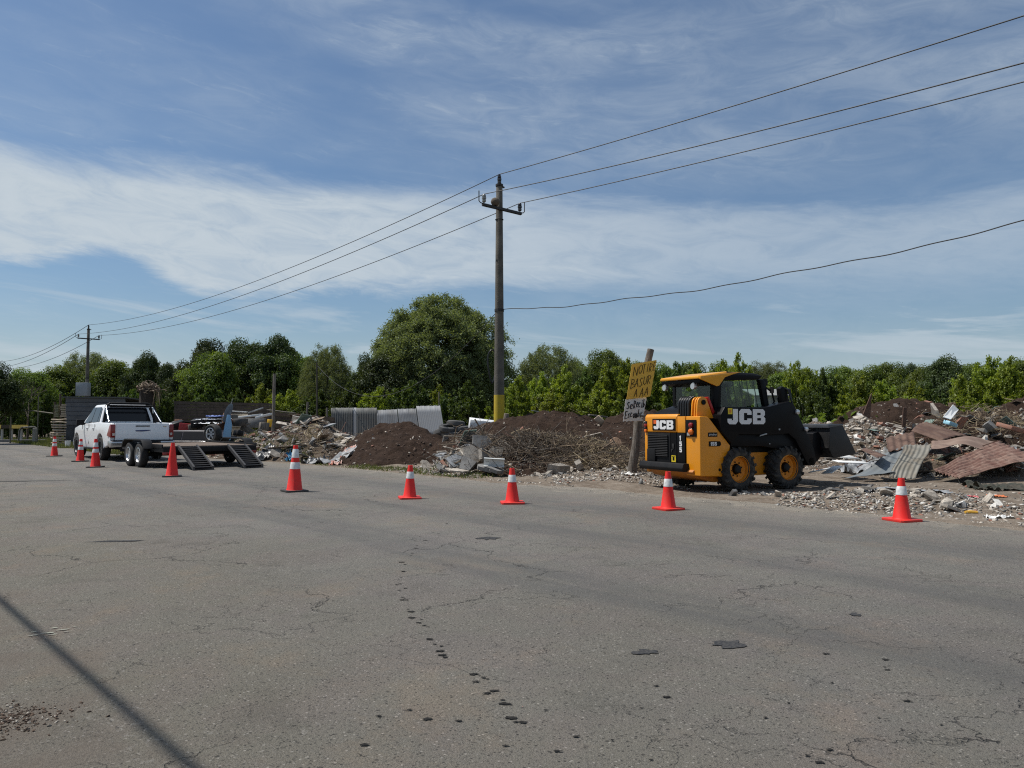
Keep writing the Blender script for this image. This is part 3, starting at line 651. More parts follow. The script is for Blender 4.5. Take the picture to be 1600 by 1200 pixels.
for i, (k, px, yt, Y, w) in enumerate([('round_mid', 1720, 548, 48, 90), ('poplar', 1665, 560, 31, 90), ('poplar_mid', 1720, 556, 30, 90), ('poplar', 1790, 560, 29, 95), ('round_mid', 1830, 545, 44, 100)]): tree(k, px, yt, Y, w, 'green tree just past the frame edge, %s after the last poplar of the dump' % ordn[i], 'trees past the frame edge', 'broadleaf_tree')
# ---------------------------------------------------------------- stones and debris
conc = mat('concrete_chunk', (.33, .30, .26), .92, col2=(.20, .18, .155), scale=5, bump=.7, bscale=40)
pale = mat('pale_masonry', (.54, .49, .42), .92, col2=(.32, .28, .235), scale=6, bump=.6, bscale=40)
grey = mat('grey_concrete', (.24, .235, .225), .9, col2=(.15, .145, .14), scale=4, bump=.6, bscale=50)
clay = mat('clay_brick', (.30, .13, .08), .92, col2=(.22, .13, .10), scale=8, bump=.5, bscale=50)
plaster = mat('white_plaster', (.66, .64, .60), .85, col2=(.5, .48, .44), scale=7, bump=.3, bscale=40)
drywood = mat('dry_wood', (.25, .19, .125), .9, col2=(.14, .10, .07), scale=8, bump=.6, bscale=30, stretch=(1, 1, .25))
greywood = mat('weathered_wood', (.21, .185, .155), .92, col2=(.11, .095, .08), scale=6, bump=.8, bscale=20, stretch=(3, 3, .4))
clod = mat('soil_clod', (.062, .038, .026), .95, var=.4, scale=9, bump=.8, bscale=50)

def rock(seed, flat=.7, n=10):
    rn = random.Random(seed); bm = bmesh.new()
    for _ in range(n):
        p = Vector((rn.gauss(0, 1), rn.gauss(0, 1), rn.gauss(0, 1))).normalized(); bm.verts.new((p.x * .5 * rn.uniform(.8, 1.1), p.y * .5 * rn.uniform(.6, 1), p.z * .5 * flat))
    r = bmesh.ops.convex_hull(bm, input=bm.verts); bmesh.ops.delete(bm, geom=[v for v in bm.verts if not v.link_faces], context='VERTS')
    bmesh.ops.recalc_face_normals(bm, faces=bm.faces); me = bpy.data.meshes.new('stone'); bm.to_mesh(me); bm.free(); return me
def slab(seed, th=.16):
    rn = random.Random(seed); k = rn.choice((4, 5, 5, 6)); pts = []
    for i in range(k):
        a = 2 * math.pi * (i + rn.uniform(-.22, .22)) / k; r = rn.uniform(.38, .55); pts.append((math.cos(a) * r, math.sin(a) * r * .8))
    o = MB().prism(pts, -th / 2, th / 2, 'z').build('slab', conc); me = o.data; bpy.data.objects.remove(o); return me
ROCKS = [rock(s, f) for s, f in zip(range(8), (.7, .55, .8, .4, .65, .5, .75, .35))]
SLABS = [slab(s, t) for s, t in zip(range(6), (.16, .12, .2, .1, .14, .22))]
def variant(me, m):
    c = me.copy(); c.materials.clear(); c.materials.append(m); return c
RV = {k: [variant(r, m) for r in ROCKS] for k, m in (('conc', conc), ('pale', pale), ('grey', grey), ('clay', clay), ('plaster', plaster), ('clod', clod))}
SV = {k: [variant(r, m) for r in SLABS] for k, m in (('conc', conc), ('pale', pale), ('grey', grey), ('plaster', plaster))}

def stuff_stones(name, parent, X, Y, Z, S, mats, seed, label=None, cat=None, flat=.6):
    """many small stones joined in one mesh"""
    rs = np.random.RandomState(seed); n = len(X)
    base = []
    for k in range(5):
        m = rock(100 + seed + k, flat, 8); v = np.array([p.co[:] for p in m.vertices]); m2 = m.copy()
        bm = bmesh.new(); bm.from_mesh(m2); bmesh.ops.triangulate(bm, faces=bm.faces); bm.to_mesh(m2); bm.free()
        base.append((v, np.array([p.vertices[:] for p in m2.polygons])))
    Vs, Fs, Ms, off = [], [], [], 0
    idx = rs.randint(0, 5, n); a = rs.uniform(0, 6.28, n); tx = rs.normal(size=n) * .5; ty = rs.normal(size=n) * .5
    for k in range(5):
        sel = np.where(idx == k)[0]; v, f = base[k]
        if not len(sel): continue
        ca, sa = np.cos(a[sel])[:, None], np.sin(a[sel])[:, None]
        x, y, z = v[None, :, 0], v[None, :, 1], v[None, :, 2]
        x, y = x * ca - y * sa, x * sa + y * ca; z = z + x * tx[sel][:, None] * .6 + y * ty[sel][:, None] * .6
        P = np.stack([x * S[sel][:, None] + X[sel][:, None], y * S[sel][:, None] + Y[sel][:, None], z * S[sel][:, None] + Z[sel][:, None]], -1)
        Vs.append(P.reshape(-1, 3)); q = f[None] + (np.arange(len(sel)) * len(v))[:, None, None] + off; Fs.append(q.reshape(-1, 3)); off += len(sel) * len(v)
        Ms.append(np.repeat(rs.choice(len(mats), len(sel), p=[w for _, w in mats]), len(f)))
    me = mesh_np(name, np.concatenate(Vs), np.concatenate(Fs), [m for m, _ in mats]); me.polygons.foreach_set('material_index', np.concatenate(Ms).astype(np.int32))
    o = link(name, me, parent); o['kind'] = 'stuff'
    if label: tag(o, label, cat)
    if parent is not None: o.location = -Vector(parent.location)
    return o

def scatter_on(M, parent, n, smin, smax, kinds, seed, r=.95, slabs=0.0, name='stone', sizes=2.2, front=True):
    """single stones as children of the pile"""
    rn = random.Random(seed); cx, cy, a, b = M[1:5]; k = 0; tries = 0
    while k < n and tries < n * 8:
        tries += 1
        q = math.sqrt(rn.random()) * r; t = rn.uniform(0, 6.28); x = cx + math.cos(t) * q * a; y = cy + math.sin(t) * q * b
        if front and y > cy + .3 * b: continue
        z = hz(x, y)
        if z < -.05: continue
        s = smin + (smax - smin) * rn.random() ** sizes; kd = rn.choices([c for c, _ in kinds], [w for _, w in kinds])[0]
        sl = rn.random() < slabs and kd in SV
        me = rn.choice(SV[kd] if sl else RV[kd]); s2 = s * (1.5 if sl else 1)
        link('slab' if sl else name, me, parent, (x - cx, y - cy, z + s * .12), (rn.gauss(0, .5), rn.gauss(0, .5), rn.uniform(0, 6.28)), (s2, s2 * rn.uniform(.6, 1), s2 * (rn.uniform(.35, .9) if sl else rn.uniform(.6, 1.1))))
        k += 1
def pts_on(M, n, seed, r=1.0):
    rs = np.random.RandomState(seed); cx, cy, a, b = M[1:5]; q = np.sqrt(rs.uniform(0, 1, n)) * r; t = rs.uniform(0, 6.28, n)
    X = cx + np.cos(t) * q * a; Y = cy + np.sin(t) * q * b; k = Y < cy + .6 * b; X, Y = X[k], Y[k]; Z = H(X, Y); k = Z > -.02
    return X[k], Y[k], Z[k], rs
MD = {M[0]: M for M in MOUNDS}
mix_r = [('conc', 3), ('pale', 3), ('grey', 2), ('clay', .5)]
for nm, n, s0, s1, kinds, sl, small in [
    ('rubble_mound', 190, .09, .42, mix_r + [('plaster', 1)], .35, 1800), ('rubble_heap', 80, .08, .28, mix_r, .3, 900),
    ('broken_concrete_pile', 90, .10, .40, [('conc', 3), ('grey', 2), ('pale', 1.5)], .85, 1400),
    ('stone_rubble_pile', 280, .10, .30, [('pale', 6), ('conc', 2), ('plaster', 2.5)], .35, 3200), ('low_rubble_pile', 90, .1, .34, mix_r, .3, 900),
    ('scrap_mound', 110, .08, .45, mix_r + [('plaster', 1)], .3, 1600), ('trash_bank', 130, .09, .6, mix_r + [('plaster', .6)], .3, 1000),
    ('brush_mound', 50, .08, .35, mix_r, .3, 500), ('dirt_mound', 22, .06, .16, mix_r, .1, 0), ('soil_ridge', 40, .06, .22, mix_r, .2, 0), ('soil_bank', 34, .06, .22, mix_r, .2, 0), ('dark_earth_mound', 50, .06, .24, mix_r, .2, 0), ('earth_mound', 30, .06, .22, mix_r, .2, 0)]:
    M = MD[nm]; scatter_on(M, MO[nm], n, s0, s1, kinds, hash_ := sum(map(ord, nm)), slabs=sl)
    if small:
        X, Y, Z, rs = pts_on(M, small, hash_, 1.05); stuff_stones('rubble', MO[nm], X, Y, Z, rs.uniform(.03, .11, len(X)), [(conc, .35), (pale, .4), (grey, .2), (clay, .05)], hash_)
for nm in ('dirt_mound', 'soil_ridge', 'soil_bank', 'brush_mound', 'dark_earth_mound', 'earth_mound', 'trash_bank'):
    X, Y, Z, rs = pts_on(MD[nm], 1500, 7, 1.15); stuff_stones('clods', MO[nm], X, Y, Z, .03 + .13 * rs.uniform(0, 1, len(X)) ** 3, [(clod, .9), (conc, .06), (pale, .04)], 8, flat=.8)

# big named slabs in the broken concrete pile and the rubble mound (photo x, y, distance, size, kind)
def placed(parent, px, py, Y, s, me, rot, name='slab'):
    p = at(px, py, Y); o = link(name, me, parent, p - Vector(parent.location), rot, s); return o
cp = MO['broken_concrete_pile']
for px, py, Y, s, k, i, rot in [(752, 690, 18.7, (.42, .5, 1.0), 'grey', 1, (1.2, .25, .2)), (742, 712, 18.2, (.55, .45, .9), 'conc', 0, (.9, .5, .1)), (728, 727, 17.7, (.42, .5, 1.1), 'grey', 2, (.8, -.3, .6)), (755, 712, 17.9, (.3, .42, 1), 'conc', 4, (1.3, .2, 1.2)), (775, 708, 18.3, (.4, .4, 1), 'conc', 3, (1.1, -.5, .3)), (758, 731, 17.4, (.35, .5, .6), 'grey', 5, (.2, .2, .3)), (777, 735, 17.2, (.4, .25, .8), 'grey', 0, (.4, .1, .9)), (715, 735, 17.4, (.5, .3, .5), 'pale', 3, (.2, .1, .3))]:
    placed(cp, px, py, Y, (s[0] * 1.35, s[1] * 1.25, s[2] * .6), SV[k][i], rot)
cp = MO['rubble_mound']
placed(cp, 446, 690, 24.8, (.62, .5, .62), RV['grey'][0], (.1, .2, .3), 'stone'); placed(cp, 472, 677, 25.2, (.34, .3, .5), RV['plaster'][2], (.3, .2, .9), 'stone')
placed(cp, 455, 669, 25.6, (.3, .3, .3), RV['conc'][1], (.3, .2, .9), 'stone'); placed(cp, 461, 661, 26.3, (.38, .3, .3), RV['clay'][5], (.3, .2, .9), 'stone')
cp = MO['trash_bank']
placed(cp, 1508, 663, 21.0, (.62, .4, .62), RV['clay'][4], (.3, .8, .2), 'stone'); placed(cp, 1546, 666, 21.2, (.65, .5, .9), SV['grey'][2], (.9, .3, .5)); placed(cp, 1535, 672, 20.6, (.5, .4, .4), RV['conc'][3], (.3, .3, .5), 'stone')
cp = MO['brush_mound']
placed(cp, 872, 732, 17.0, (.62, .36, .9), SV['conc'][2], (.25, .1, .2)); placed(cp, 905, 728, 17.0, (.3, .3, .8), SV['conc'][0], (.3, 1.1, .4))

# white metal channel lying on the concrete
mb = MB(); mb.box((0, 0, .0), (.46, .02, .16)); mb.box((0, -.05, .085), (.46, .10, .012)); mb.box((0, -.05, -.085), (.46, .10, .012)); p = at(772, 722, 17.3)
tag(mb.build('metal_channel', mat('white_channel', (.62, .64, .63), .5, dirt=.4), loc=p, rot=(0.1, .06, .05)), 'white metal channel lying on the broken concrete pile', 'metal profile')

# crushed stone along the verge
rs = np.random.RandomState(9); n = 22000; T = rs.uniform(-3.5, 17, n); N = 10.35 + rs.gamma(2.0, .75, n); k = N < 18; T, N = T[k], N[k]
dens = vnoise(T * .55, N * .8, 0, 12) + .3 * vnoise(T * 2.2, N * 3, 0, 13) + .45 * np.exp(-((N - 12.4) / .9) ** 2) * (T > 4) + .25 * np.exp(-((N - 11.2) / .5) ** 2) * (T < 4); k = dens > .70; T, N = T[k], N[k]
X = UD.x * T + ND.x * N; Y = UD.y * T + ND.y * N; kk = ~((np.abs(X - 4.6) < 1.3) & (np.abs(Y - 14.7) < 1.0)); X, Y = X[kk], Y[kk]
stuff_stones('gravel', None, X, Y, H(X, Y) + .005, .015 + .095 * rs.uniform(0, 1, len(X)) ** 2.6, [(pale, .40), (conc, .25), (plaster, .12), (grey, .10), (clod, .09), (clay, .04)], 5, 'pale crushed masonry scattered along the road edge', 'gravel', .45)
n = 5200; T = rs.uniform(-3, 30, n); N = 10.0 + rs.gamma(1.6, .35, n); X = UD.x * T + ND.x * N; Y = UD.y * T + ND.y * N
stuff_stones('fine_gravel', None, X, Y, np.maximum(H(X, Y), .002), .008 + .02 * rs.uniform(0, 1, n) ** 2, [(pale, .5), (conc, .35), (grey, .15)], 6, 'fine grit spilled on the edge of the asphalt', 'gravel', .5)
# single stones in the crushed windrow, each a thing of the verge
o = empty('stone_windrow', tuple(rd(8, 12.5, 0)), 0, 'long low windrow of pale broken stones between the road and the brushwood', 'rubble'); rn = random.Random(3)
for k in range(210):
    t, nn = rn.uniform(3.6, 13.5), 12.5 + rn.gauss(0, .55); q = rd(t, nn); s = .09 + .26 * rn.random() ** 2.4; kd = rn.choices(['pale', 'conc', 'plaster', 'grey'], [5, 3, 1.2, 1.5])[0]
    if abs(q.x - 4.4) < 1.6 and abs(q.y - 14.6) < 1.2: continue
    link('stone', rn.choice(RV[kd] if rn.random() < .6 else SV.get(kd, SV['conc'])), o, (q.x - o.location.x, q.y - o.location.y, hz(q.x, q.y) + s * .15), (rn.gauss(0, .4), rn.gauss(0, .4), rn.uniform(0, 6.28)), (s, s * .8, s * .75))

# brushwood: single branches, then countless twigs
bm_ = MO['brush_mound']; M = MD['brush_mound']; rn = random.Random(12); bx0 = Vector(bm_.location)
def branch_pts(p, d, l, bend):
    return [p, p + d * l * .35 + Vector((rn.gauss(0, 1), rn.gauss(0, 1), rn.gauss(0, 1))) * bend * l, p + d * l * .7 + Vector((rn.gauss(0, 1), rn.gauss(0, 1), rn.gauss(0, 1))) * bend * l, p + d * l]
for k in range(95):
    x = M[1] + rn.gauss(0, .48) * M[3] + .15; y = M[2] - .25 + rn.gauss(0, .38) * M[4]; z = hz(x, y) + rn.uniform(0, .35)
    d = Vector((rn.gauss(0, 1), rn.gauss(0, .6), rn.gauss(.05, .38))).normalized(); l = rn.uniform(.5, 1.7); r = rn.uniform(.008, .026)
    mb = MB(); pt = branch_pts(Vector((x, y, z)) - d * l * .4 - bx0, d, l, .05); mb.tube(pt, [r, r * .85, r * .6, r * .3], 5)
    for j in range(2): q = pt[1 + j]; e = (d + Vector((rn.gauss(0, .6), rn.gauss(0, .6), rn.gauss(.2, .5)))).normalized(); mb.tube([q, q + e * l * .3], [r * .5, r * .2], 4)
    mb.build('branch', drywood if rn.random() < .6 else greywood, bm_)
def twigs(parent, n, cx, cy, sx, sy, zoff, seed, lmax=.6, mats=None, rad=(.003, .008)):
    rs = np.random.RandomState(seed); X = cx + rs.normal(size=n) * sx; Y = cy + rs.normal(size=n) * sy; Z = H(X, Y) + rs.uniform(0, zoff, n)
    d = rs.normal(size=(n, 3)) * np.array([1, .8, .5]); d /= np.linalg.norm(d, axis=1, keepdims=True); l = rs.uniform(.12, lmax, n)[:, None]; w = rs.uniform(*rad, n)[:, None]
    c = np.cross(d, rs.normal(size=(n, 3))); c /= np.linalg.norm(c, axis=1, keepdims=True); e = np.cross(d, c); P = np.stack([X, Y, Z], 1)
    bend = rs.normal(size=(n, 3)) * .12 * l; V = []
    for q, s in ((-.5, 1), (0, .9), (.5, .4)):
        ctr = P + d * l * q + (bend if q == 0 else 0)
        for a in (0, 2.1, 4.2): V.append(ctr + (c * math.cos(a) + e * math.sin(a)) * w * s)
    V = np.stack(V, 1).reshape(-1, 3); F = []
    for s in (0, 3):
        for a in range(3): F.append([s + a, s + (a + 1) % 3, s + 3 + (a + 1) % 3, s + 3 + a])
    F = (np.arange(n)[:, None, None] * 9 + np.array(F)[None]).reshape(-1, 4)
    ml = mats or [drywood, greywood]; me = mesh_np('twigs', V, F, ml); me.polygons.foreach_set('material_index', np.repeat(rs.randint(0, len(ml), n), 6).astype(np.int32))
    o = link('twigs', me, parent); o['kind'] = 'stuff'
    if parent is not None: o.location = -Vector(parent.location)
    return o
straw = mat('straw', (.36, .29, .18), .9, var=.3, scale=10); darktwig = mat('dark_twig', (.05, .035, .025), .95)
twigs(bm_, 5200, M[1] + .2, M[2] - .2, .95, .75, .38, 1, .7, [drywood, darktwig, darktwig, greywood])
twigs(bm_, 1500, M[1] + 1.1, M[2] - .5, .55, .6, .35, 2, .8, [straw, drywood])
twigs(bm_, 500, M[1] - .4, M[2] + .6, .4, .4, .4, 6, .6, [straw, drywood])
twigs(MO['trash_bank'], 1600, MD['trash_bank'][1] + .6, 21.8, 1.4, .5, .3, 3, .5, [straw, drywood, darktwig])
twigs(MO['rubble_mound'], 260, gx(505, 25.4), 24.6, .7, .6, .2, 4, .5, [straw, drywood])
twigs(MO['scrap_mound'], 500, MD['scrap_mound'][1], 17.2, 1.6, .5, .15, 5, .4, [straw, drywood, darktwig])
# coil of pale creeper on the rubble mound
mb = MB(); c0 = at(492, 676, 24.9)
for k in range(5):
    r = .12 + .045 * k; mb.tube([c0 + Vector((math.cos(a) * r * (1 + .1 * math.sin(3 * a + k)), -.25 + .1 * math.sin(a * 2 + k), math.sin(a) * r * .75 + .05)) for a in np.linspace(k, k + 4.6, 16)], .012, 5)
mb.build('vine_coil', straw, MO['rubble_mound'], loc=-Vector(MO['rubble_mound'].location))

# litter on the open ground: scraps of plastic, cloth and board, each flat but crumpled
def scrap_sheet(name, px, py, Y, w, d, m, label, cat, seed, h=.06, rot=0, z=None, group=None, res=18):
    rs = np.random.RandomState(seed); p = at(px, py, Y); x0, y0 = p.x, Y
    u, v = np.meshgrid(np.linspace(-.5, .5, res), np.linspace(-.5, .5, res), indexing='ij'); e = 1 + .22 * fbm(u * 3 + seed, v * 3, 0, 3, seed) * 2
    X = u * w * e; Yv = v * d * e; Z = np.abs(fbm(u * 4 + seed, v * 4, 0, 4, seed + 5, .65)) * 2.4 * h
    zz = H(X + x0, Yv + y0) if z is None else z
    V = np.stack([X, Yv, Z + (zz - (p.z if z is not None else 0) if z is None else 0)], -1)
    if z is None: V[..., 2] = Z + H(X + x0, Yv + y0) + .008
    V = V.reshape(-1, 3); I = (np.arange(res - 1)[:, None] * res + np.arange(res - 1)).ravel()
    o = link(name, mesh_np(name, V, np.stack([I, I + res, I + res + 1, I + 1], -1), m, True), None, (x0, y0, 0), (0, 0, rot))
    return tag(o, label, cat, group)
bagm = mat('dark_bag', (.035, .038, .042), .35, var=.3, scale=8); greyp = mat('grey_sheeting', (.13, .14, .15), .6, col2=(.30, .31, .32), scale=7); whitep = mat('white_plastic', (.72, .72, .70), .5, dirt=.35)
bluep = mat('blue_plastic', (.02, .16, .30), .45); greenp = mat('green_netting', (.018, .026, .018), .9, col2=(.07, .06, .045), scale=9, bump=.8); redp = mat('red_cloth', (.42, .13, .08), .8, col2=(.5, .4, .36), scale=6); yelp = mat('yellow_plastic', (.65, .36, .04), .5)
scrap_sheet('plastic_sheeting', 520, 716, 22.6, 1.3, .6, greyp, 'crumpled grey plastic sheeting at the foot of the rubble mound', 'plastic sheet', 1, .22)
scrap_sheet('plastic_bag', 492, 722, 22.8, .7, .5, bagm, 'black torn rubbish bag beside the grey plastic sheeting', 'rubbish bag', 2, .25)
scrap_sheet('plastic_bag', 405, 712, 24.2, .8, .5, bagm, 'dark rubbish bags lying right behind the loading ramp', 'rubbish bag', 3, .25)
scrap_sheet('blue_container', 453, 706, 23.9, .26, .3, bluep, 'bright blue plastic scrap beside the tall cone', 'plastic scrap', 4, .22)
scrap_sheet('torn_cloth', 524, 722, 21.9, .3, .45, redp, 'reddish torn cloth between rubble and the dark mound', 'cloth', 5, .18)
scrap_sheet('torn_cloth', 545, 702, 22.8, .4, .4, redp, 'salmon coloured rag higher on the side of the dark mound', 'cloth', 6, .15)
scrap_sheet('shade_netting', 1560, 766, 14.0, 1.0, .8, greenp, 'dark green netting heaped on the dirt by the rusty sheet', 'netting', 7, .16)
scrap_sheet('plastic_bag', 1542, 772, 13.4, .4, .25, greenp, 'small dark green plastic bag in front of the netting', 'bag', 8, .1)
scrap_sheet('plastic_sheeting', 1430, 774, 12.9, 1.1, .4, greyp, 'flattened grey plastic sheet on the dirt behind the last cone', 'plastic sheet', 9, .07)
scrap_sheet('plastic_sheeting', 1560, 812, 10.0, .32, .2, whitep, 'whitish plastic scrap near the asphalt edge', 'plastic scrap', 10, .07)
scrap_sheet('plastic_bag', 1500, 800, 10.9, .2, .16, bagm, 'small black bag between white crumbs and the yellow scrap', 'bag', 11, .10)
scrap_sheet('torn_cloth', 1560, 782, 12.3, .28, .16, mat('orange_cloth', (.55, .16, .06), .8), 'orange cloth scrap on the dirt below the netting', 'cloth', 12, .05)
scrap_sheet('torn_cloth', 1520, 785, 12.0, .14, .1, mat('pink_cloth', (.6, .15, .16), .8), 'tiny pink rag on the dirt beyond the last cone', 'cloth', 13, .04)
scrap_sheet('plastic_bag', 1362, 780, 12.4, .2, .16, bagm, 'little dark bag on the pale gravel behind the last cone', 'bag', 14, .07)
scrap_sheet('tarpaulin', 1350, 700, 17.9, 1.0, .8, greyp, 'grey crumpled tarpaulin draped beside the bucket', 'tarpaulin', 15, .3, res=26)
scrap_sheet('tarpaulin', 1380, 690, 18.4, .7, .7, mat('silver_film', (.17, .17, .165), .8, var=.4, scale=6), 'silver grey film tangled above the white boards', 'tarpaulin', 16, .3, res=26)
scrap_sheet('plastic_sheeting', 985, 752, 15.9, .35, .2, whitep, 'white plastic scrap among stones by the sign post', 'plastic scrap', 17, .08)
mb = MB(); p = at(1518, 801, 10.45); mb.tube([(-.09, 0, .03), (-.02, .01, .035), (.08, 0, .03)], [.02, .024, .018], 8)
tag(mb.build('yellow_bottle', yelp, loc=(p.x, 10.45, hz(p.x, 10.45))), 'yellow plastic bottle lying on the dirt near the last cone', 'bottle')
# small white and coloured crumbs of litter
rs = np.random.RandomState(19); n = 700; T = rs.uniform(-3, 6, n); N = 10.8 + rs.gamma(1.8, .8, n); X = UD.x * T + ND.x * N; Y = UD.y * T + ND.y * N
stuff_stones('litter', None, X, Y, H(X, Y) + .008, rs.uniform(.015, .05, n), [(whitep, .6), (greyp, .2), (bagm, .15), (redp, .05)], 15, 'small scraps of litter strewn over the dirt', 'litter', .2)
# crumbling dirt spot in the near corner of the asphalt
rs = np.random.RandomState(3); n = 900; c = gpt(28, 1125); X = c[0] - .05 + rs.normal(size=n) * .11; Y = c[1] + rs.normal(size=n) * .09
stuff_stones('loose_dirt', None, X, Y, np.full(n, .001), .006 + .022 * rs.uniform(0, 1, n) ** 3, [(mat('brown_crumb', (.075, .05, .035), .95, var=.4, scale=20), .8), (conc, .2)], 21, 'patch of dark brown crumbled dirt on the near asphalt corner', 'dirt', .6)

# mixed demolition waste: planks, bricks, pipes and rods lying about on the piles
def one_mesh(mb, m):
    o = mb.build('piece', m); me = o.data; bpy.data.objects.remove(o); return me
BR = one_mesh(MB().box((0, 0, 0), (.24, .12, .07)), clay); PL = [one_mesh(MB().box((0, 0, 0), (1, .09, .022)), m) for m in (drywood, greywood, pale)]; PB = [one_mesh(MB().box((0, 0, 0), (.5, .34, .016)), m) for m in (plaster, greyp, mat('painted_board_green', (.16, .22, .19), .8, var=.3, scale=6), drywood)]
RO = one_mesh(MB().tube([(-.5, 0, 0), (-.1, .03, .02), (.2, -.02, .03), (.5, .05, 0)], .012, 5), mat('rebar_rust', (.10, .05, .035), .9))
for nm, n, sd in (('scrap_mound', 60, 1), ('trash_bank', 50, 2), ('rubble_mound', 42, 3), ('rubble_heap', 22, 4), ('broken_concrete_pile', 16, 5), ('low_rubble_pile', 14, 6), ('stone_rubble_pile', 26, 7), ('soil_ridge', 12, 8), ('brush_mound', 10, 9)):
    M = MD[nm]; rn = random.Random(sd + 500); par = MO[nm]
    for k in range(n):
        q = math.sqrt(rn.random()) * .95; t = rn.uniform(math.pi, 2 * math.pi) if rn.random() < .8 else rn.uniform(0, math.pi); x = M[1] + math.cos(t) * q * M[3]; y = M[2] + math.sin(t) * q * M[4]; z = hz(x, y)
        if z < -.02: continue
        c = rn.random(); rot = (rn.gauss(0, .35), rn.gauss(0, .35), rn.uniform(0, 6.28))
        if c < .32: link('brick', BR, par, (x - M[1], y - M[2], z + .03), rot, rn.choice([1, 1, .6]))
        elif c < .62: link('plank', rn.choice(PL), par, (x - M[1], y - M[2], z + .06), (rot[0], rot[1] * .7, rot[2]), (rn.uniform(.35, 1.3), rn.uniform(.7, 1.6), 1))
        elif c < .82: link('board', rn.choice(PB), par, (x - M[1], y - M[2], z + .07), rot, rn.uniform(.5, 1.2))
        else: link('rod', RO, par, (x - M[1], y - M[2], z + .08), rot, (rn.uniform(.7, 1.8), 1, 1))
# ---------------------------------------------------------------- skid steer loader (x forward, y to its left side)
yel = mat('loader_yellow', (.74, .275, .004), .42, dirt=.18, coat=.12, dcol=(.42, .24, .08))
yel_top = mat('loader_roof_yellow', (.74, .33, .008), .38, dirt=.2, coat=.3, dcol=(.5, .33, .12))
blk = mat('loader_black', (.0055, .0055, .0065), .42, dirt=.12, dcol=(.022, .020, .018), spec=.12)
plast = mat('black_plastic', (.010, .010, .011), .6, spec=.2, dirt=.2, dcol=(.05, .045, .04))
steel_dark = mat('worn_bucket_steel', (.016, .016, .017), .48, metal=.2, dirt=.4, dcol=(.055, .05, .045), dscale=5)
rubber = mat('tyre_rubber', (.016, .015, .014), .85, dirt=.8, dcol=(.12, .105, .085), dscale=8, bump=.4)
rubber2 = mat('clean_rubber', (.014, .014, .014), .8, dirt=.4, dcol=(.07, .06, .055), dscale=8)
rimy = mat('rim_orange', (.70, .25, .008), .5, dirt=.22, dcol=(.3, .2, .11), dscale=6)
whitep_ = mat('white_lettering', (.72, .72, .72), .5); redl = mat('red_lens', (.25, .010, .008), .25, coat=.3); orl = mat('amber_lens', (.75, .16, .01), .2, coat=.5); redpaint = mat('red_paint', (.42, .015, .01), .45)
lamp_clear = mat('clear_lamp', (.55, .56, .58), .15, metal=.6); labely = mat('yellow_label', (.72, .55, .02), .5)
hose = mat('hydraulic_hose', (.012, .012, .013), .4)
def glass_mat(name, tint=(.02, .03, .03), alpha=.55):
    m = bpy.data.materials.new(name); m.use_nodes = True; t = NT(m.node_tree); t.n.clear()
    out = t.new('ShaderNodeOutputMaterial'); gl = t.new('ShaderNodeBsdfGlossy'); gl.inputs['Roughness'].default_value = .03
    tr = t.new('ShaderNodeBsdfTransparent'); tr.inputs[0].default_value = (*[q for q in tint], 1)
    fr = t.new('ShaderNodeLayerWeight'); fr.inputs[0].default_value = .5; mx = t.new('ShaderNodeMixShader')
    t.put(mx.inputs[0], t.math('ADD', .03, t.math('MULTIPLY', t.math('POWER', fr.outputs['Facing'], 4.0), .8))); t.l.new(tr.outputs[0], mx.inputs[1]); t.l.new(gl.outputs[0], mx.inputs[2]); t.l.new(mx.outputs[0], out.inputs[0]); return m
cabglass = glass_mat('cab_glass', (.88, .95, .93)); darkglass = glass_mat('tinted_glass', (.10, .12, .13))

LETTERS = {
 'J': (.82, [[(.42, 1), (.80, 1), (.80, .20), (.62, 0), (.14, 0), (0, .14), (0, .36), (.32, .36), (.32, .26), (.42, .26)]], []),
 'C': (.98, [[(.16, 1), (.80, 1), (.96, .84), (.96, .62), (.62, .62), (.62, .74), (.36, .74), (.36, .26), (.62, .26), (.62, .38), (.96, .38), (.96, .16), (.80, 0), (.16, 0), (0, .16), (0, .84)]], []),
 'B': (1.0, [[(0, 0), (0, 1), (.80, 1), (.96, .86), (.96, .62), (.86, .51), (.98, .40), (.98, .14), (.84, 0)]], [[(.34, .60), (.34, .76), (.62, .76), (.62, .60)], [(.34, .24), (.34, .41), (.64, .41), (.64, .24)]]),
 '1': (.52, [[(0, .78), (.22, 1), (.44, 1), (.44, 0), (.14, 0), (.14, .70), (0, .62)]], []),
 '5': (.80, [[(0, 1), (.70, 1), (.70, .76), (.30, .76), (.30, .64), (.60, .64), (.74, .50), (.74, .14), (.60, 0), (.12, 0), (0, .12), (0, .30), (.30, .30), (.30, .22), (.44, .22), (.44, .42), (0, .42)]], []),
}
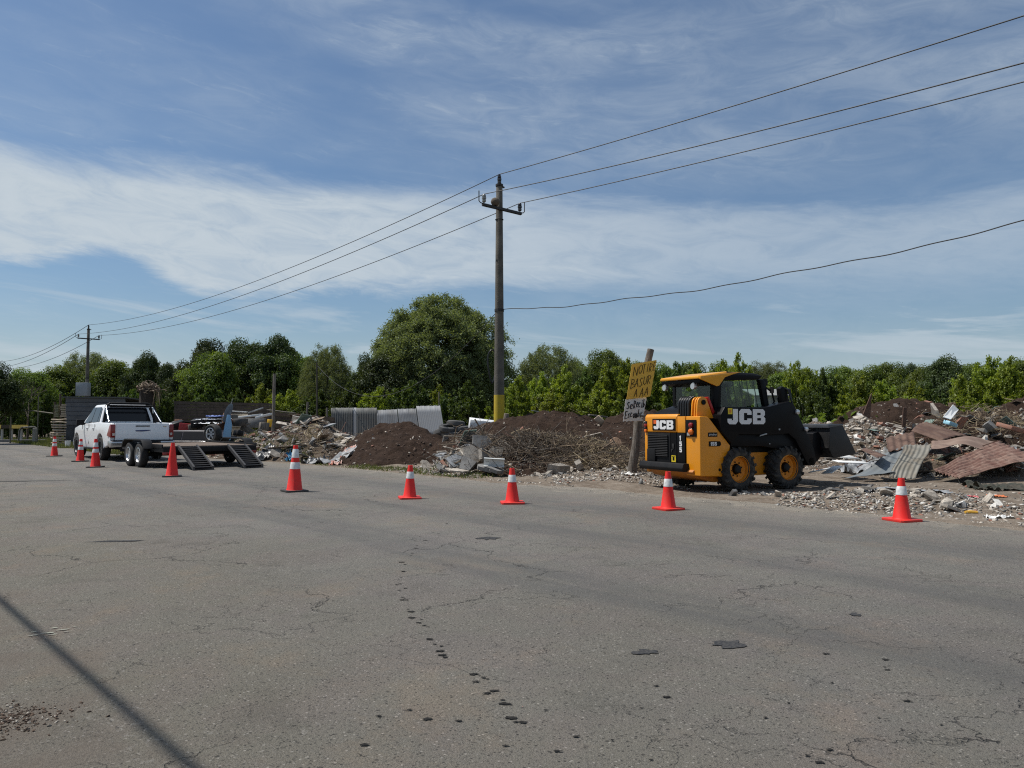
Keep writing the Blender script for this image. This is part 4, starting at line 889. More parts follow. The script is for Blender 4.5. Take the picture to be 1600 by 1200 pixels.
def lettering(text, name, m, parent, h, origin, ux, uz, width=None, gap=.08, depth=.004, vertical=False):
    """flat raised letters: origin at lower start, ux reading direction, uz up"""
    cu = bpy.data.curves.new(name, 'CURVE'); cu.dimensions = '2D'; cu.fill_mode = 'BOTH'; cu.extrude = depth / 2
    x = y = 0
    for ch in text:
        if ch == ' ': x += .4; continue
        adv, outs, holes = LETTERS[ch]
        for poly in outs + holes:
            sp = cu.splines.new('POLY'); sp.points.add(len(poly) - 1); sp.use_cyclic_u = True
            for q, (a, b) in zip(sp.points, poly): q.co = (x + a, y + b, 0, 1)
        if vertical: y -= 1.18
        else: x += adv + gap
    tmp = bpy.data.objects.new(name, cu); me = bpy.data.meshes.new_from_object(tmp); bpy.data.objects.remove(tmp)
    sx = h if width is None else width / x; ux = Vector(ux).normalized(); uz = Vector(uz).normalized(); un = ux.cross(uz)
    for v in me.vertices: c = v.co.copy(); v.co = Vector(origin) + ux * c.x * sx + uz * c.y * h + un * c.z
    me.materials.clear(); me.materials.append(m); return link(name, me, parent)

LD = empty('skid_steer_loader', (4.18, 14.60, 0), R(27.5), 'yellow and black skid steer loader with its bucket half raised, parked on the dirt', 'loader')
def wheel(parent, x, y, side, name='wheel', r=.40, w=.27, lug=True):
    """side -1: outer face towards -y"""
    e = bpy.data.objects.new(name, None); COL.objects.link(e); e.parent = parent; e.location = (x, y, r)
    s = side; mb = MB(); hw = w / 2
    mb.lathe([(.215, -hw * .80), (.25, -hw), (.30, -hw * 1.04), (.345, -hw * .98), (.368, -hw * .72), (.374, 0), (.368, hw * .72), (.345, hw * .98), (.30, hw * 1.04), (.25, hw), (.215, hw * .80)], 40, axis='y', closed=True)
    if lug:
        n = 18
        for k in range(n):
            for sd in (-1, 1):
                a0 = 2 * math.pi * (k + (.5 if sd > 0 else 0)) / n; P = []
                for rr in (.360, .402):
                    for yy, da in ((sd * hw * 1.03, .20), (sd * .0 - sd * .01, -.02)):
                        for dd in (-.055, .055):
                            a = a0 + da + dd * (1 if rr < .38 else .8); q = rr - (.014 if abs(yy) > .1 else 0); P.append((q * math.cos(a), yy, q * math.sin(a)))
                # order: r0:(out-,out+,in-,in+) r1:...
                mb.hexa([P[0], P[1], P[3], P[2], P[4], P[5], P[7], P[6]])
                P = []
                for rr in (.33, .395):
                    for yy in (sd * hw * .92, sd * hw * 1.10):
                        for dd in (-.05, .05): a = a0 + .215 + dd; q = rr - (.02 if abs(yy) > hw else 0); P.append((q * math.cos(a), yy, q * math.sin(a)))
                mb.hexa([P[0], P[1], P[3], P[2], P[4], P[5], P[7], P[6]])
    mb.build('tyre', rubber, e, smooth=True)
    mb = MB(); o = s * hw
    mb.lathe([(.222, o * .98), (.235, o * .90), (.225, o * .80), (.212, o * .72), (.205, o * .25), (.16, o * .12), (.10, o * .18), (.10, -o * .1), (.215, -o * .1), (.215, -o * .8), (.235, -o * .9)], 36, axis='y', closed=True)
    mb.build('rim', rimy, e, smooth=True)
    mb = MB(); mb.lathe([(.075, o * .10), (.075, o * .55), (.055, o * .68), (.0, o * .70)], 20, axis='y')
    for k in range(8): a = 2 * math.pi * k / 8 + .2; mb.lathe([(.014, o * .10), (.014, o * .26), (0, o * .28)], 6, c=(.125 * math.cos(a), 0, .125 * math.sin(a)), axis='y')
    mb.build('hub', plast, e, smooth=True)
    return e
w0 = wheel(LD, -.60, -.69, -1)
def copy_tree(o, parent=None):
    c = o.copy(); COL.objects.link(c)
    if parent is not None: c.parent = parent
    for ch in list(o.children): copy_tree(ch, c)
    return c
for x, y in ((.60, -.69), (-.60, .69), (.60, .69)):
    c = copy_tree(w0, LD); c.location = (x, y, .40); c.rotation_euler = (0, R(17 * x), math.pi if y > 0 else 0)

# chassis
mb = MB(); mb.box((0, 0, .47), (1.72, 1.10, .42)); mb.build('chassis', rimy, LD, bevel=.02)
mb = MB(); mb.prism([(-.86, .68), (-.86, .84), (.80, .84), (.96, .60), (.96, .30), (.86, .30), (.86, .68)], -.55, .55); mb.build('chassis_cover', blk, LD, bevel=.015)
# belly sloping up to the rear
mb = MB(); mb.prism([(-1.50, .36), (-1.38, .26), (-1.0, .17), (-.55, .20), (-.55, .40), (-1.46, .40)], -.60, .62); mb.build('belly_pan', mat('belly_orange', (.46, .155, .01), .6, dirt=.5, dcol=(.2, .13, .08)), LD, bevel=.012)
# rear bodywork, both sides
side = [(-1.45, .30), (-.96, .28), (-.92, .33), (-.765, .80), (-.775, .83), (-1.24, 1.30), (-1.28, 1.325), (-1.45, 1.335)]
for y0, y1 in ((-.755, -.385), (.66, .755)):
    mb = MB(); mb.prism(side, y0, y1); o = mb.build('rear_side_panel', yel, LD, bevel=.018, seg=3)
# engine door (hood) top strip above the grille
mb = MB(); mb.prism([(-1.475, 1.045), (-1.10, 1.045), (-1.10, 1.36), (-1.18, 1.385), (-1.44, 1.375), (-1.475, 1.33)], -.165, .755); mb.build('engine_door', yel, LD, bevel=.022, seg=3)
mb = MB(); mb.prism([(-1.466, 1.045), (-1.10, 1.045), (-1.10, 1.335), (-1.466, 1.335)], -.384, -.172); mb.build('upper_rear_panel', yel, LD, bevel=.01)
mb = MB(); mb.box((-1.455, .715, .77), (.05, .08, .535)); mb.build('door_edge', yel, LD, bevel=.01)
# black panel with grille
mb = MB(); mb.box((-1.43, .15, .77), (.06, 1.05, .54)); mb.build('rear_panel', plast, LD, bevel=.008)
mb = MB(); mb.box((-1.466, .35, .77), (.02, .655, .535)); mb.build('grille_frame', plast, LD, bevel=.006)
for k in range(13): b_ = MB(); b_.box((0, 0, 0), (.03, .58, .014)); b_.build('grille_slat', plast, LD, loc=(-1.488, .36, .985 - .031 * k), rot=(0, .5, 0))
mb = MB(); mb.box((-1.497, .535, .62), (.035, .235, .225)); mb.build('access_cover', plast, LD, bevel=.01)
mb = MB(); mb.box((-1.466, -.07, .77), (.012, .165, .53)); mb.build('latch_recess', blk, LD)
mb = MB(); mb.box((-1.476, -.07, .80), (.02, .05, .09)); mb.box((-1.478, -.03, .72), (.015, .03, .05)); mb.build('door_latch', steel_dark, LD, bevel=.004)
mb = MB(); mb.box((-1.475, -.075, .575), (.006, .115, .115)); mb.build('warning_label', labely, LD); 
mb = MB(); mb.box((-1.4795, -.075, .575), (.003, .05, .06)); mb.box((-1.4795, -.075, .615), (.003, .09, .008)); mb.build('warning_symbol', blk, LD)
mb = MB(); mb.box((-1.463, -.278, .77), (.018, .205, .535)); mb.build('number_column', blk, LD, bevel=.004)
lettering('155', 'number_lettering', whitep_, LD, .088, (-1.4755, -.238, .905), (0, -1, 0), (0, 0, 1), vertical=True)
mb = MB(); mb.box((-1.481, .19, 1.185), (.008, .66, .215)); mb.build('logo_plate', blk, LD, bevel=.002)
lettering('JCB', 'logo_lettering', whitep_, LD, .165, (-1.488, .475, 1.10), (0, -1, 0), (0, 0, 1), width=.585)
mb = MB(); mb.box((-1.488, .435, 1.235), (.004, .085, .07)); mb.build('logo_badge', mat('badge_orange', (.7, .12, .02), .5), LD)
# rear corner lights in their recesses
mb = MB()
mb.box((-1.458, -.53, 1.125), (.012, .275, .295)); mb.build('lamp_recess', blk, LD, bevel=.004)
for y in (-.55,):
    m_ = MB(); m_.lathe([(.048, 0), (.048, -.03), (.03, -.045), (0, -.05)], 18, axis='x', c=(-1.465, y, 1.175)); m_.build('tail_light', redl, LD, smooth=True)
    m_ = MB(); m_.lathe([(.055, 0), (.055, -.03), (.035, -.05), (0, -.055)], 18, axis='x', c=(-1.465, y, 1.065)); m_.build('indicator_light', orl, LD, smooth=True)
m_ = MB(); m_.prism([(-1.466, -.43), (-1.466, -.50), (-1.466, -.46)], 1.0, 1.05, 'z'); m_.box((-1.468, -.475, 1.02), (.01, .07, .045)); m_.build('reversing_light', lamp_clear, LD)
mb = MB(); mb.box((-1.458, .715, 1.12), (.04, .06, .26)); mb.build('lamp_recess', blk, LD, bevel=.004)
m_ = MB(); m_.lathe([(.03, 0), (.03, -.03), (0, -.04)], 14, axis='x', c=(-1.476, .715, 1.17)); m_.build('tail_light', redl, LD, smooth=True)
m_ = MB(); m_.lathe([(.03, 0), (.03, -.03), (0, -.04)], 14, axis='x', c=(-1.476, .715, 1.07)); m_.build('indicator_light', orl, LD, smooth=True)
# bumper
mb = MB(); mb.prism([(-1.60, .42), (-1.57, .505), (-1.40, .505), (-1.40, .36), (-1.58, .36)], -.455, .79); mb.build('bumper', plast, LD, bevel=.012)
# engine cover black top
mb = MB(); mb.hexa([(-1.36, -.20, 1.365), (-.95, -.20, 1.365), (-.95, .70, 1.365), (-1.36, .70, 1.365), (-1.26, -.14, 1.45), (-.85, -.14, 1.56), (-.85, .60, 1.56), (-1.26, .60, 1.45)]); mb.build('engine_cover', blk, LD, bevel=.012)
mb = MB(); mb.box((-1.0, .1, 1.2), (.86, 1.2, .28)); mb.box((-.7, 0, .9), (.7, 1.2, .8)); mb.build('engine_bay', blk, LD)
# emblem strips on the side panel
mb = MB(); mb.box((-1.17, -.757, 1.015), (.21, .005, .075)); mb.build('dealer_plate', blk, LD)
mb = MB(); rn = random.Random(2)
for k in range(8): mb.box((-1.245 + k * .022, -.7607, 1.012 + (.004 if k % 3 else 0)), (.014, .002, .026 if k % 4 else .036))
mb.build('dealer_lettering', mat('grey_lettering', (.40, .39, .38), .5), LD)
mb = MB(); mb.box((-1.16, -.757, .855), (.20, .005, .09)); mb.lathe([(.045, 0), (.045, .005), (0, .005)], 16, axis='y', c=(-1.03, -.7605, .855)); mb.build('number_plate', blk, LD)
lettering('155', 'number_lettering', whitep_, LD, .062, (-1.225, -.7625, .824), (1, 0, 0), (0, 0, 1), width=.15)
mb = MB(); mb.lathe([(.028, 0), (.028, .004), (0, .004)], 16, axis='y', c=(-1.02, -.757, .40)); mb.build('tie_down_hole', blk, LD)

# rear tower: pivot ears and hose hoops
for k, (y, m_) in enumerate([(-.60, yel), (-.545, yel), (-.47, yel)]):
    mb = MB(); pts = [(-1.40, 1.30), (-1.38, 1.55)] + [(-1.26 + .115 * math.cos(a), 1.575 + .105 * math.sin(a)) for a in np.linspace(math.pi, .1, 8)] + [(-1.02, 1.30)]
    mb.prism(pts, y - .016, y + .016); mb.build('pivot_ear', m_, LD, bevel=.006)
mb = MB(); mb.lathe([(.045, -.035), (.045, .02), (0, .02)], 18, axis='y', c=(-1.25, -.60, 1.58)); mb.build('pivot_pin', blk, LD, smooth=True)
mb = MB(); mb.prism([(-1.14, 1.67), (-1.10, 1.68), (-.92, 1.30), (-.99, 1.30)], -.60, -.42); mb.build('safety_strut', redpaint, LD, bevel=.006)
for k in range(5):
    y = -.38 + .065 * k; mb = MB(); hp = [(-1.38, y, 1.34)] + [(-1.26 + .12 * math.cos(a), y + .01 * math.sin(a * 2), 1.56 + .115 * math.sin(a)) for a in np.linspace(math.pi, 0, 9)] + [(-1.10, y, 1.40)]
    mb.tube(hp, .026, 8); mb.build('hydraulic_hose', hose, LD, smooth=True)
# boom
boom = [(-1.02, 1.08), (-1.02, 1.36), (-.92, 1.50), (.02, 1.50), (.16, 1.515), (.66, 1.615), (.76, 1.57), (.84, 1.44), (1.27, .74), (1.34, .50), (1.28, .42), (1.12, .42), (1.02, .56), (.80, .90), (.62, 1.02), (.1, 1.0), (-.6, 1.02), (-.78, .86)]
mb = MB(); mb.prism(boom, -.80, -.56); mb.build('lift_arm', blk, LD, bevel=.016)
mb = MB(); mb.prism([(-.74, .80), (-.74, 1.04), (.66, 1.04), (.95, .80), (.98, .62), (.40, .74), (0, .80)], -.74, -.555); mb.build('fender', blk, LD, bevel=.01)
# boom fittings: light catching details
mb = MB(); mb.lathe([(.045, 0), (.045, -.03), (.02, -.035), (0, -.035)], 16, axis='y', c=(.84, -.80, 1.42)); mb.build('arm_pin', lamp_clear, LD, smooth=True)
mb = MB(); mb.lathe([(.04, 0), (.04, -.03), (.02, -.035), (0, -.035)], 16, axis='y', c=(1.06, -.80, 1.10)); mb.build('arm_pin', lamp_clear, LD, smooth=True)
mb = MB(); mb.prism([(-.12, .975), (-.10, 1.0), (.06, 1.035), (.07, 1.01)], -.812, -.80); mb.build('arm_lever', mat('worn_steel', (.3, .3, .3), .4, metal=.5), LD, bevel=.002)
mb = MB(); mb.box((.38, -.803, 1.10), (.035, .012, .03)); mb.box((.13, -.803, .84), (.02, .012, .02)); mb.build('grease_point', mat('worn_steel2', (.3, .3, .3), .4), LD)
lettering('JCB', 'arm_lettering', whitep_, LD, .27, (-.87, -.8045, 1.195), (1, 0, 0), (0, 0, 1), width=.93)
mb = MB(); mb.box((-.805, -.8025, 1.425), (.10, .006, .105)); mb.build('warning_label', labely, LD)
mb = MB(); mb.box((-.805, -.807, 1.425), (.045, .003, .05)); mb.build('warning_symbol', mat('label_orange', (.6, .2, .02), .5), LD)
# lower front of arm: cross tube, hitch, hoses
mb = MB(); mb.tube([(1.2, -.80, .50), (1.2, .62, .50)], .07, 12); mb.build('cross_tube', blk, LD, smooth=True)
mb = MB(); mb.prism([(1.36, .50), (1.42, 1.02), (1.56, 1.05), (1.66, .95), (1.66, .62), (1.52, .48)], -.66, .66); mb.build('quick_hitch', blk, LD, bevel=.01)
for k, (y, off) in enumerate([(-.62, 0), (-.50, .05), (-.40, -.03)]):
    mb = MB(); mb.tube([(.80, -.66, 1.50 + off), (.96 + off, y, 1.30), (1.10, y - .1, 1.12), (1.22 + off, y, .98), (1.40, y + .1, .86 + off), (1.56, y + .2, .74)], .017, 6); mb.build('hydraulic_hose', hose, LD, smooth=True)
mb = MB(); mb.tube([(1.02, -.42, .98), (1.50, -.42, .60)], .035, 10); mb.tube([(1.02, .3, .98), (1.50, .3, .60)], .035, 10); mb.build('tilt_cylinder', mat('chrome_rod', (.5, .5, .5), .2, metal=1), LD, smooth=True)
# hose guard block on top of the shoulder
mb = MB(); mb.prism([(.60, 1.60), (.57, 1.86), (.64, 1.90), (.74, 1.87), (.80, 1.62), (.74, 1.56)], -.66, -.56); mb.build('hose_guard', blk, LD, bevel=.01)
for k in range(3):
    mb = MB(); mb.tube([(.58 + .03 * k, -.58, 1.66), (.62 + .05 * k, -.60, 1.88), (.74 + .03 * k, -.68, 1.84), (.80, -.72, 1.60), (.84, -.74, 1.48)], .014, 6); mb.build('hydraulic_hose', hose, LD, smooth=True)
# bucket shell open to the front
def bucket():
    pr = [(2.36, .62), (1.78, .55), (1.68, .60), (1.62, .74), (1.64, 1.14), (2.00, 1.165)]; th = .022; mb = MB(); n = len(pr)
    inn = []
    for i, p in enumerate(pr):
        a = Vector(pr[max(i - 1, 0)]); b = Vector(pr[min(i + 1, n - 1)]); d = (b - a).normalized(); nrm = Vector((-d.y, d.x)) * -1; inn.append((p[0] - nrm.x * th * -1, p[1] - nrm.y * th * -1))
    for i in range(n - 1):
        mb.hexa([(pr[i][0], -.84, pr[i][1]), (pr[i + 1][0], -.84, pr[i + 1][1]), (pr[i + 1][0], .84, pr[i + 1][1]), (pr[i][0], .84, pr[i][1]),
                 (inn[i][0], -.84, inn[i][1]), (inn[i + 1][0], -.84, inn[i + 1][1]), (inn[i + 1][0], .84, inn[i + 1][1]), (inn[i][0], .84, inn[i][1])])
    b = mb.build('bucket', steel_dark, LD)
    for y in (-.848, .848):
        m_ = MB(); m_.prism(pr, y - .012, y + .012); m_.build('side_plate', steel_dark, b, bevel=.004)
        m_ = MB(); m_.box((1.80, y - math.copysign(.0, y), .62), (.0, .0, .0)) 
    m_ = MB(); m_.prism([(1.60, 1.12), (1.60, 1.19), (2.02, 1.195), (2.02, 1.17)], -.86, .86); m_.build('top_plate', mat('bucket_top', (.085, .095, .11), .42, metal=.2, dirt=.4, dcol=(.12, .11, .1)), b, bevel=.006)
    m_ = MB(); m_.box((2.34, 0, .618), (.16, 1.72, .028), (0, -.12, 0)); m_.build('cutting_edge', mat('edge_steel', (.12, .11, .10), .4, metal=.6, dirt=.4), b)
    for y in (-.45, -.15, .15, .45): m_ = MB(); m_.prism([(1.58, .66), (1.48, .90), (1.50, 1.08), (1.62, 1.10)], y - .015, y + .015); m_.build('rib', steel_dark, b)
    return b
bucket()
# cab
ys0, ys1 = -.46, .60
mb = MB()      # side frames with window openings, built of posts
cabp = [(-.82, 1.30), (-.80, 2.02), (-.70, 2.085), (.28, 2.085), (.38, 2.0), (.46, 1.30), (.52, .84)]
for y in (ys0, ys1):
    d = .045
    mb.prism([(-.90, 1.28), (-.90, 2.0), (-.76, 2.05), (-.66, 1.98), (-.72, 1.90), (-.74, 1.52), (-.66, 1.44), (-.66, 1.28)], y - d, y + d)
    mb.prism([(-.66, 1.28), (-.66, 1.44), (.34, 1.44), (.34, 1.28)], y - d, y + d)
    mb.prism([(.34, 1.28), (.34, 1.50), (.22, 1.98), (.20, 2.02), (.30, 2.03), (.37, 1.97), (.47, 1.35), (.47, 1.28)], y - d, y + d)
    mb.prism([(-.76, 2.051), (-.66, 1.981), (.20, 2.021), (.28, 2.10), (-.70, 2.10)], y - d, y + d)
mb.build('cab_frame', blk, LD, bevel=.012)
mb = MB(); mb.box((-.2, .07, 1.1), (1.3, 1.0, .34)); mb.box((.42, .07, 1.15), (.08, 1.05, .5)); mb.build('cab_floor', blk, LD)
for y in (ys0, ys1):
    m_ = MB(); m_.prism([(-.735, 1.45), (-.735, 1.88), (-.66, 1.97), (.205, 2.01), (.33, 1.50), (.335, 1.45)], y - .004, y + .004); m_.build('side_window', cabglass, LD)
m_ = MB(); m_.hexa([(-.90, -.40, 1.55), (-.892, -.40, 1.55), (-.892, .54, 1.55), (-.90, .54, 1.55), (-.90, -.40, 1.93), (-.892, -.40, 1.93), (-.892, .54, 1.93), (-.90, .54, 1.93)]); m_.build('rear_window', cabglass, LD)
m_ = MB(); m_.hexa([(.46, -.41, 1.40), (.47, -.41, 1.40), (.47, .55, 1.40), (.46, .55, 1.40), (.33, -.41, 2.02), (.34, -.41, 2.02), (.34, .55, 2.02), (.33, .55, 2.02)]); m_.build('windscreen', cabglass, LD)
# seat, mesh screen, levers in the cab
mb = MB(); mb.box((-.25, .07, 1.42), (.48, .48, .12)); mb.box((-.52, .07, 1.68), (.12, .46, .52), (0, -.12, 0)); mb.build('seat', plast, LD, bevel=.03)
for y in (-.22, .36): m_ = MB(); m_.tube([(.1, y, 1.3), (.12, y, 1.58), (.10, y, 1.66)], .018, 8); m_.build('control_lever', plast, LD)
for k in range(5): m_ = MB(); m_.box((.31, -.30 + .18 * k, 1.74), (.012, .012, .56), (0, -.2, 0)); m_.build('screen_bar', blk, LD)
# grab rail and work lights in front
mb = MB(); mb.tube([(.40, -.47, 1.88), (.52, -.50, 1.80), (.58, -.50, 1.62), (.52, -.48, 1.52)], .018, 8); mb.build('grab_rail', blk, LD, smooth=True)
for y in (-.40, .52):
    m_ = MB(); m_.box((.40, y, 1.98), (.12, .13, .12)); m_.lathe([(.05, .46), (.06, .475), (0, .476)], 14, axis='x', c=(0, y, 1.98)); m_.build('work_light', plast, LD, bevel=.01)
m_ = MB(); m_.tube([(.36, -.47, 1.86), (.46, -.53, 1.84)], .012, 6); m_.box((.47, -.55, 1.83), (.03, .08, .11)); m_.build('mirror', plast, LD)
# roof with rear visor
mb = MB(); mb.hexa([(-1.24, -.50, 2.00), (-.60, -.51, 2.055), (-.60, .63, 2.055), (-1.24, .60, 2.00), (-1.24, -.48, 2.055), (-.55, -.47, 2.155), (-.55, .60, 2.155), (-1.24, .58, 2.055)])
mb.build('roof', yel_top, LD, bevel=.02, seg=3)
mb = MB(); mb.prism([(-1.235, 1.995), (-1.235, 2.045), (-.60, 2.12), (-.28, 2.145), (-.46, 2.10), (-.66, 2.04), (-.80, 1.885), (-.86, 1.875)], -.535, -.505); mb.build('roof_side', yel_top, LD, bevel=.008)
mb = MB(); mb.hexa([(-.60, -.50, 2.095), (.30, -.48, 2.095), (.30, .62, 2.095), (-.60, .62, 2.095), (-.56, -.46, 2.15), (.16, -.44, 2.14), (.16, .58, 2.14), (-.56, .60, 2.15)]); mb.build('roof_front', blk, LD, bevel=.02)
mb = MB(); mb.hexa([(-1.20, -.47, 1.93), (-.80, -.47, 1.88), (-.80, .58, 1.88), (-1.20, .58, 1.93), (-1.20, -.48, 1.995), (-.80, -.48, 2.03), (-.80, .60, 2.03), (-1.20, .60, 1.995)]); mb.build('roof_lining', blk, LD, bevel=.01)
for y in (-.30, .50):
    m_ = MB(); m_.box((-1.17, y, 1.92), (.06, .04, .05)); m_.lathe([(.055, -.03), (.06, .0), (.045, .05), (0, .055)], 16, axis='x', c=(-1.19, y, 1.875)); m_.build('rear_work_light', lamp_clear, LD, smooth=True)
# ---------------------------------------------------------------- traffic cones
cone_r = mat('cone_orange', (.80, .016, .010), .55, dirt=.28, dcol=(.42, .10, .07), dscale=9); cone_w = mat('cone_reflective', (.66, .67, .66), .4, var=.12, scale=20, dirt=.3, dcol=(.42, .38, .34), dscale=12); cone_b = mat('cone_base_black', (.025, .024, .023), .75, dirt=.4, dcol=(.12, .11, .10)); cone_b2 = mat('cone_base_red', (.66, .022, .014), .5, dirt=.3, dcol=(.3, .12, .08))
def make_cone(h, rb, rt, bands, base, bs, hexb, loc, rz, label, group):
    o = empty('traffic_cone', loc, rz, label, 'traffic cone', group)
    o.rotation_euler = (math.sin(loc[0] * 3) * .012, math.cos(loc[1] * 5) * .014, rz)
    def rad(z): return rb + (rt - rb) * (z - .03) / (h - .03)
    mb = MB(); segs = []
    mb.lathe([(rb + .012, .028), (rb, .045), (rad(h * .5), h * .5), (rt, h), (rt * .75, h), (rt * .72, h - .03), (rb * .9, .03)], 32, closed=True); mb.build('body', cone_r, o, smooth=True)
    for z0, z1 in bands:
        m_ = MB(); m_.lathe([(rad(z0) + .0015, z0), (rad(z0) + .0028, z0 + .002), (rad(z1) + .0028, z1 - .002), (rad(z1) + .0015, z1)], 32, closed=True); m_.build('reflective_band', cone_w, o, smooth=True)
    mb = MB(); k = .18
    if hexb: pts = [(bs * math.cos(a), bs * math.sin(a)) for a in [R(22.5 + 45 * i + (9 if i % 2 else -9)) for i in range(8)]]
    else: c = bs * .86; q = c * .84; pts = [(-c, -q), (-q, -c), (q, -c), (c, -q), (c, q), (q, c), (-q, c), (-c, q)]
    mb.prism(pts, 0, .03, 'z'); mb.build('base', base, o, bevel=.006); return o
GS = 'small red cones along the road edge'; GT = 'tall red cones around the trailer'
for px, d, rz, lb in [(1405.5, 9.72, .35, 'small red cone nearest the dump debris, by the rusty roofing sheets'), (1043, 10.95, .5, 'small red cone in front of the loader bumper'), (800.5, 11.75, .1, 'small red cone in line with the utility pole, base turned square on'), (641, 12.5, .25, 'small red cone in front of the bare end of the dark soil mound')]:
    make_cone(.535, .105, .036, [(.325, .435)], cone_b2, .205, False, (gx(px, d), d, .0), rz, lb, GS)
for px, d, h, rz, lb, bands, rb in [(461.5, 13.75, .82, .6, 'tall cone with two broad white bands and a black base, biggest in the row', [(.40, .52), (.60, .755)], .135), (151, 20.9, .77, .3, 'tall banded cone standing beside the rear wheel of the pickup', [(.40, .50), (.55, .67)], .125), (127, 23.9, .70, .2, 'tall banded cone standing beside the front door of the pickup', [(.36, .46), (.51, .62)], .115), (86.5, 27.4, .70, .1, 'tall banded cone ahead of the pickup, farthest from the loader', [(.36, .46), (.51, .62)], .115), (270.5, 17.4, .76, .4, 'plain tall red cone without white bands, in front of the loading ramp', [], .13)]:
    make_cone(h, rb, .038, bands, cone_b, .235, False, (gx(px, d), d, .0), rz, lb, GT)

# ---------------------------------------------------------------- pickup (x forward)
white = mat('white_car_paint', (.87, .88, .89), .3, coat=.5); chrome = mat('chrome', (.55, .56, .57), .15, metal=1.0); blackgl = mat('gloss_black', (.008, .008, .009), .2, coat=.5)
PK = empty('pickup_truck', (-11.62, 24.25, 0), R(131.6), 'white double cab pickup with black roll bar, its tailgate towards the camera', 'pickup')
# origin at rear bumper centre
Lh = 5.25; Wd = .925
def arch(cx, r, n=9): return [(cx + r * math.cos(a), .40 + r * math.sin(a)) for a in np.linspace(0, math.pi, n)]
low = [(.12, .52), (.10, .72), (.06, 1.12), (.12, 1.19), (1.62, 1.21), (3.30, 1.16), (3.95, 1.13), (4.75, 1.02), (5.12, .88), (5.22, .60), (5.15, .42), (4.86, .40)] + arch(4.40, .46)[0:] + [(3.9, .36), (1.80, .36)] + arch(1.30, .46) + [(.80, .42), (.35, .50)]
for y0, y1 in ((-Wd, -Wd + .12), (Wd - .12, Wd)):
    mb = MB(); mb.prism(low, y0, y1); bs = mb.build('body_side', white, PK, bevel=.05, seg=4)
    sg = 1 if y1 > 0 else -1
    for v in bs.data.vertices:
        t_ = (v.co.z - .86) / .40
        if abs(v.co.y) > .86: v.co.y -= sg * (.045 * max(0, t_) ** 2 + .03 * max(0, -t_) ** 2) - sg * .012
        f_ = max(0, v.co.x - 4.35) / .9; v.co.y -= sg * .14 * f_ * f_
mb = MB(); mb.prism([(1.66, .5), (1.66, 1.20), (3.35, 1.155), (3.35, .5)], -.80, .80); mb.prism([(3.35, .95), (3.35, 1.155), (4.75, 1.03), (5.14, .88), (5.16, .5), (4.9, .5), (4.9, .9)], -.80, .80); mb.build('body_shell', white, PK, bevel=.02)
mb = MB(); mb.box((.86, 0, .56), (1.6, 1.60, .06)); mb.box((2.6, 0, .42), (4.6, 1.0, .16)); mb.build('underbody', plast, PK)
mb = MB(); mb.box((.085, 0, .83), (.05, 1.60, .70)); mb.build('tailgate', white, PK, bevel=.015)
mb = MB(); mb.box((.056, 0, 1.095), (.012, .42, .035)); mb.build('tailgate_handle', plast, PK, bevel=.005)
mb = MB(); mb.prism([(-.24, .955), (-.20, .975), (.22, .965), (.20, .93), (.0, .925)], .050, .062, 'x'); mb.build('tailgate_emblem', mat('emblem_blue', (.03, .05, .16), .4), PK)
mb = MB(); mb.box((.056, -.66, 1.08), (.006, .10, .03)); mb.build('tailgate_badge', chrome, PK)
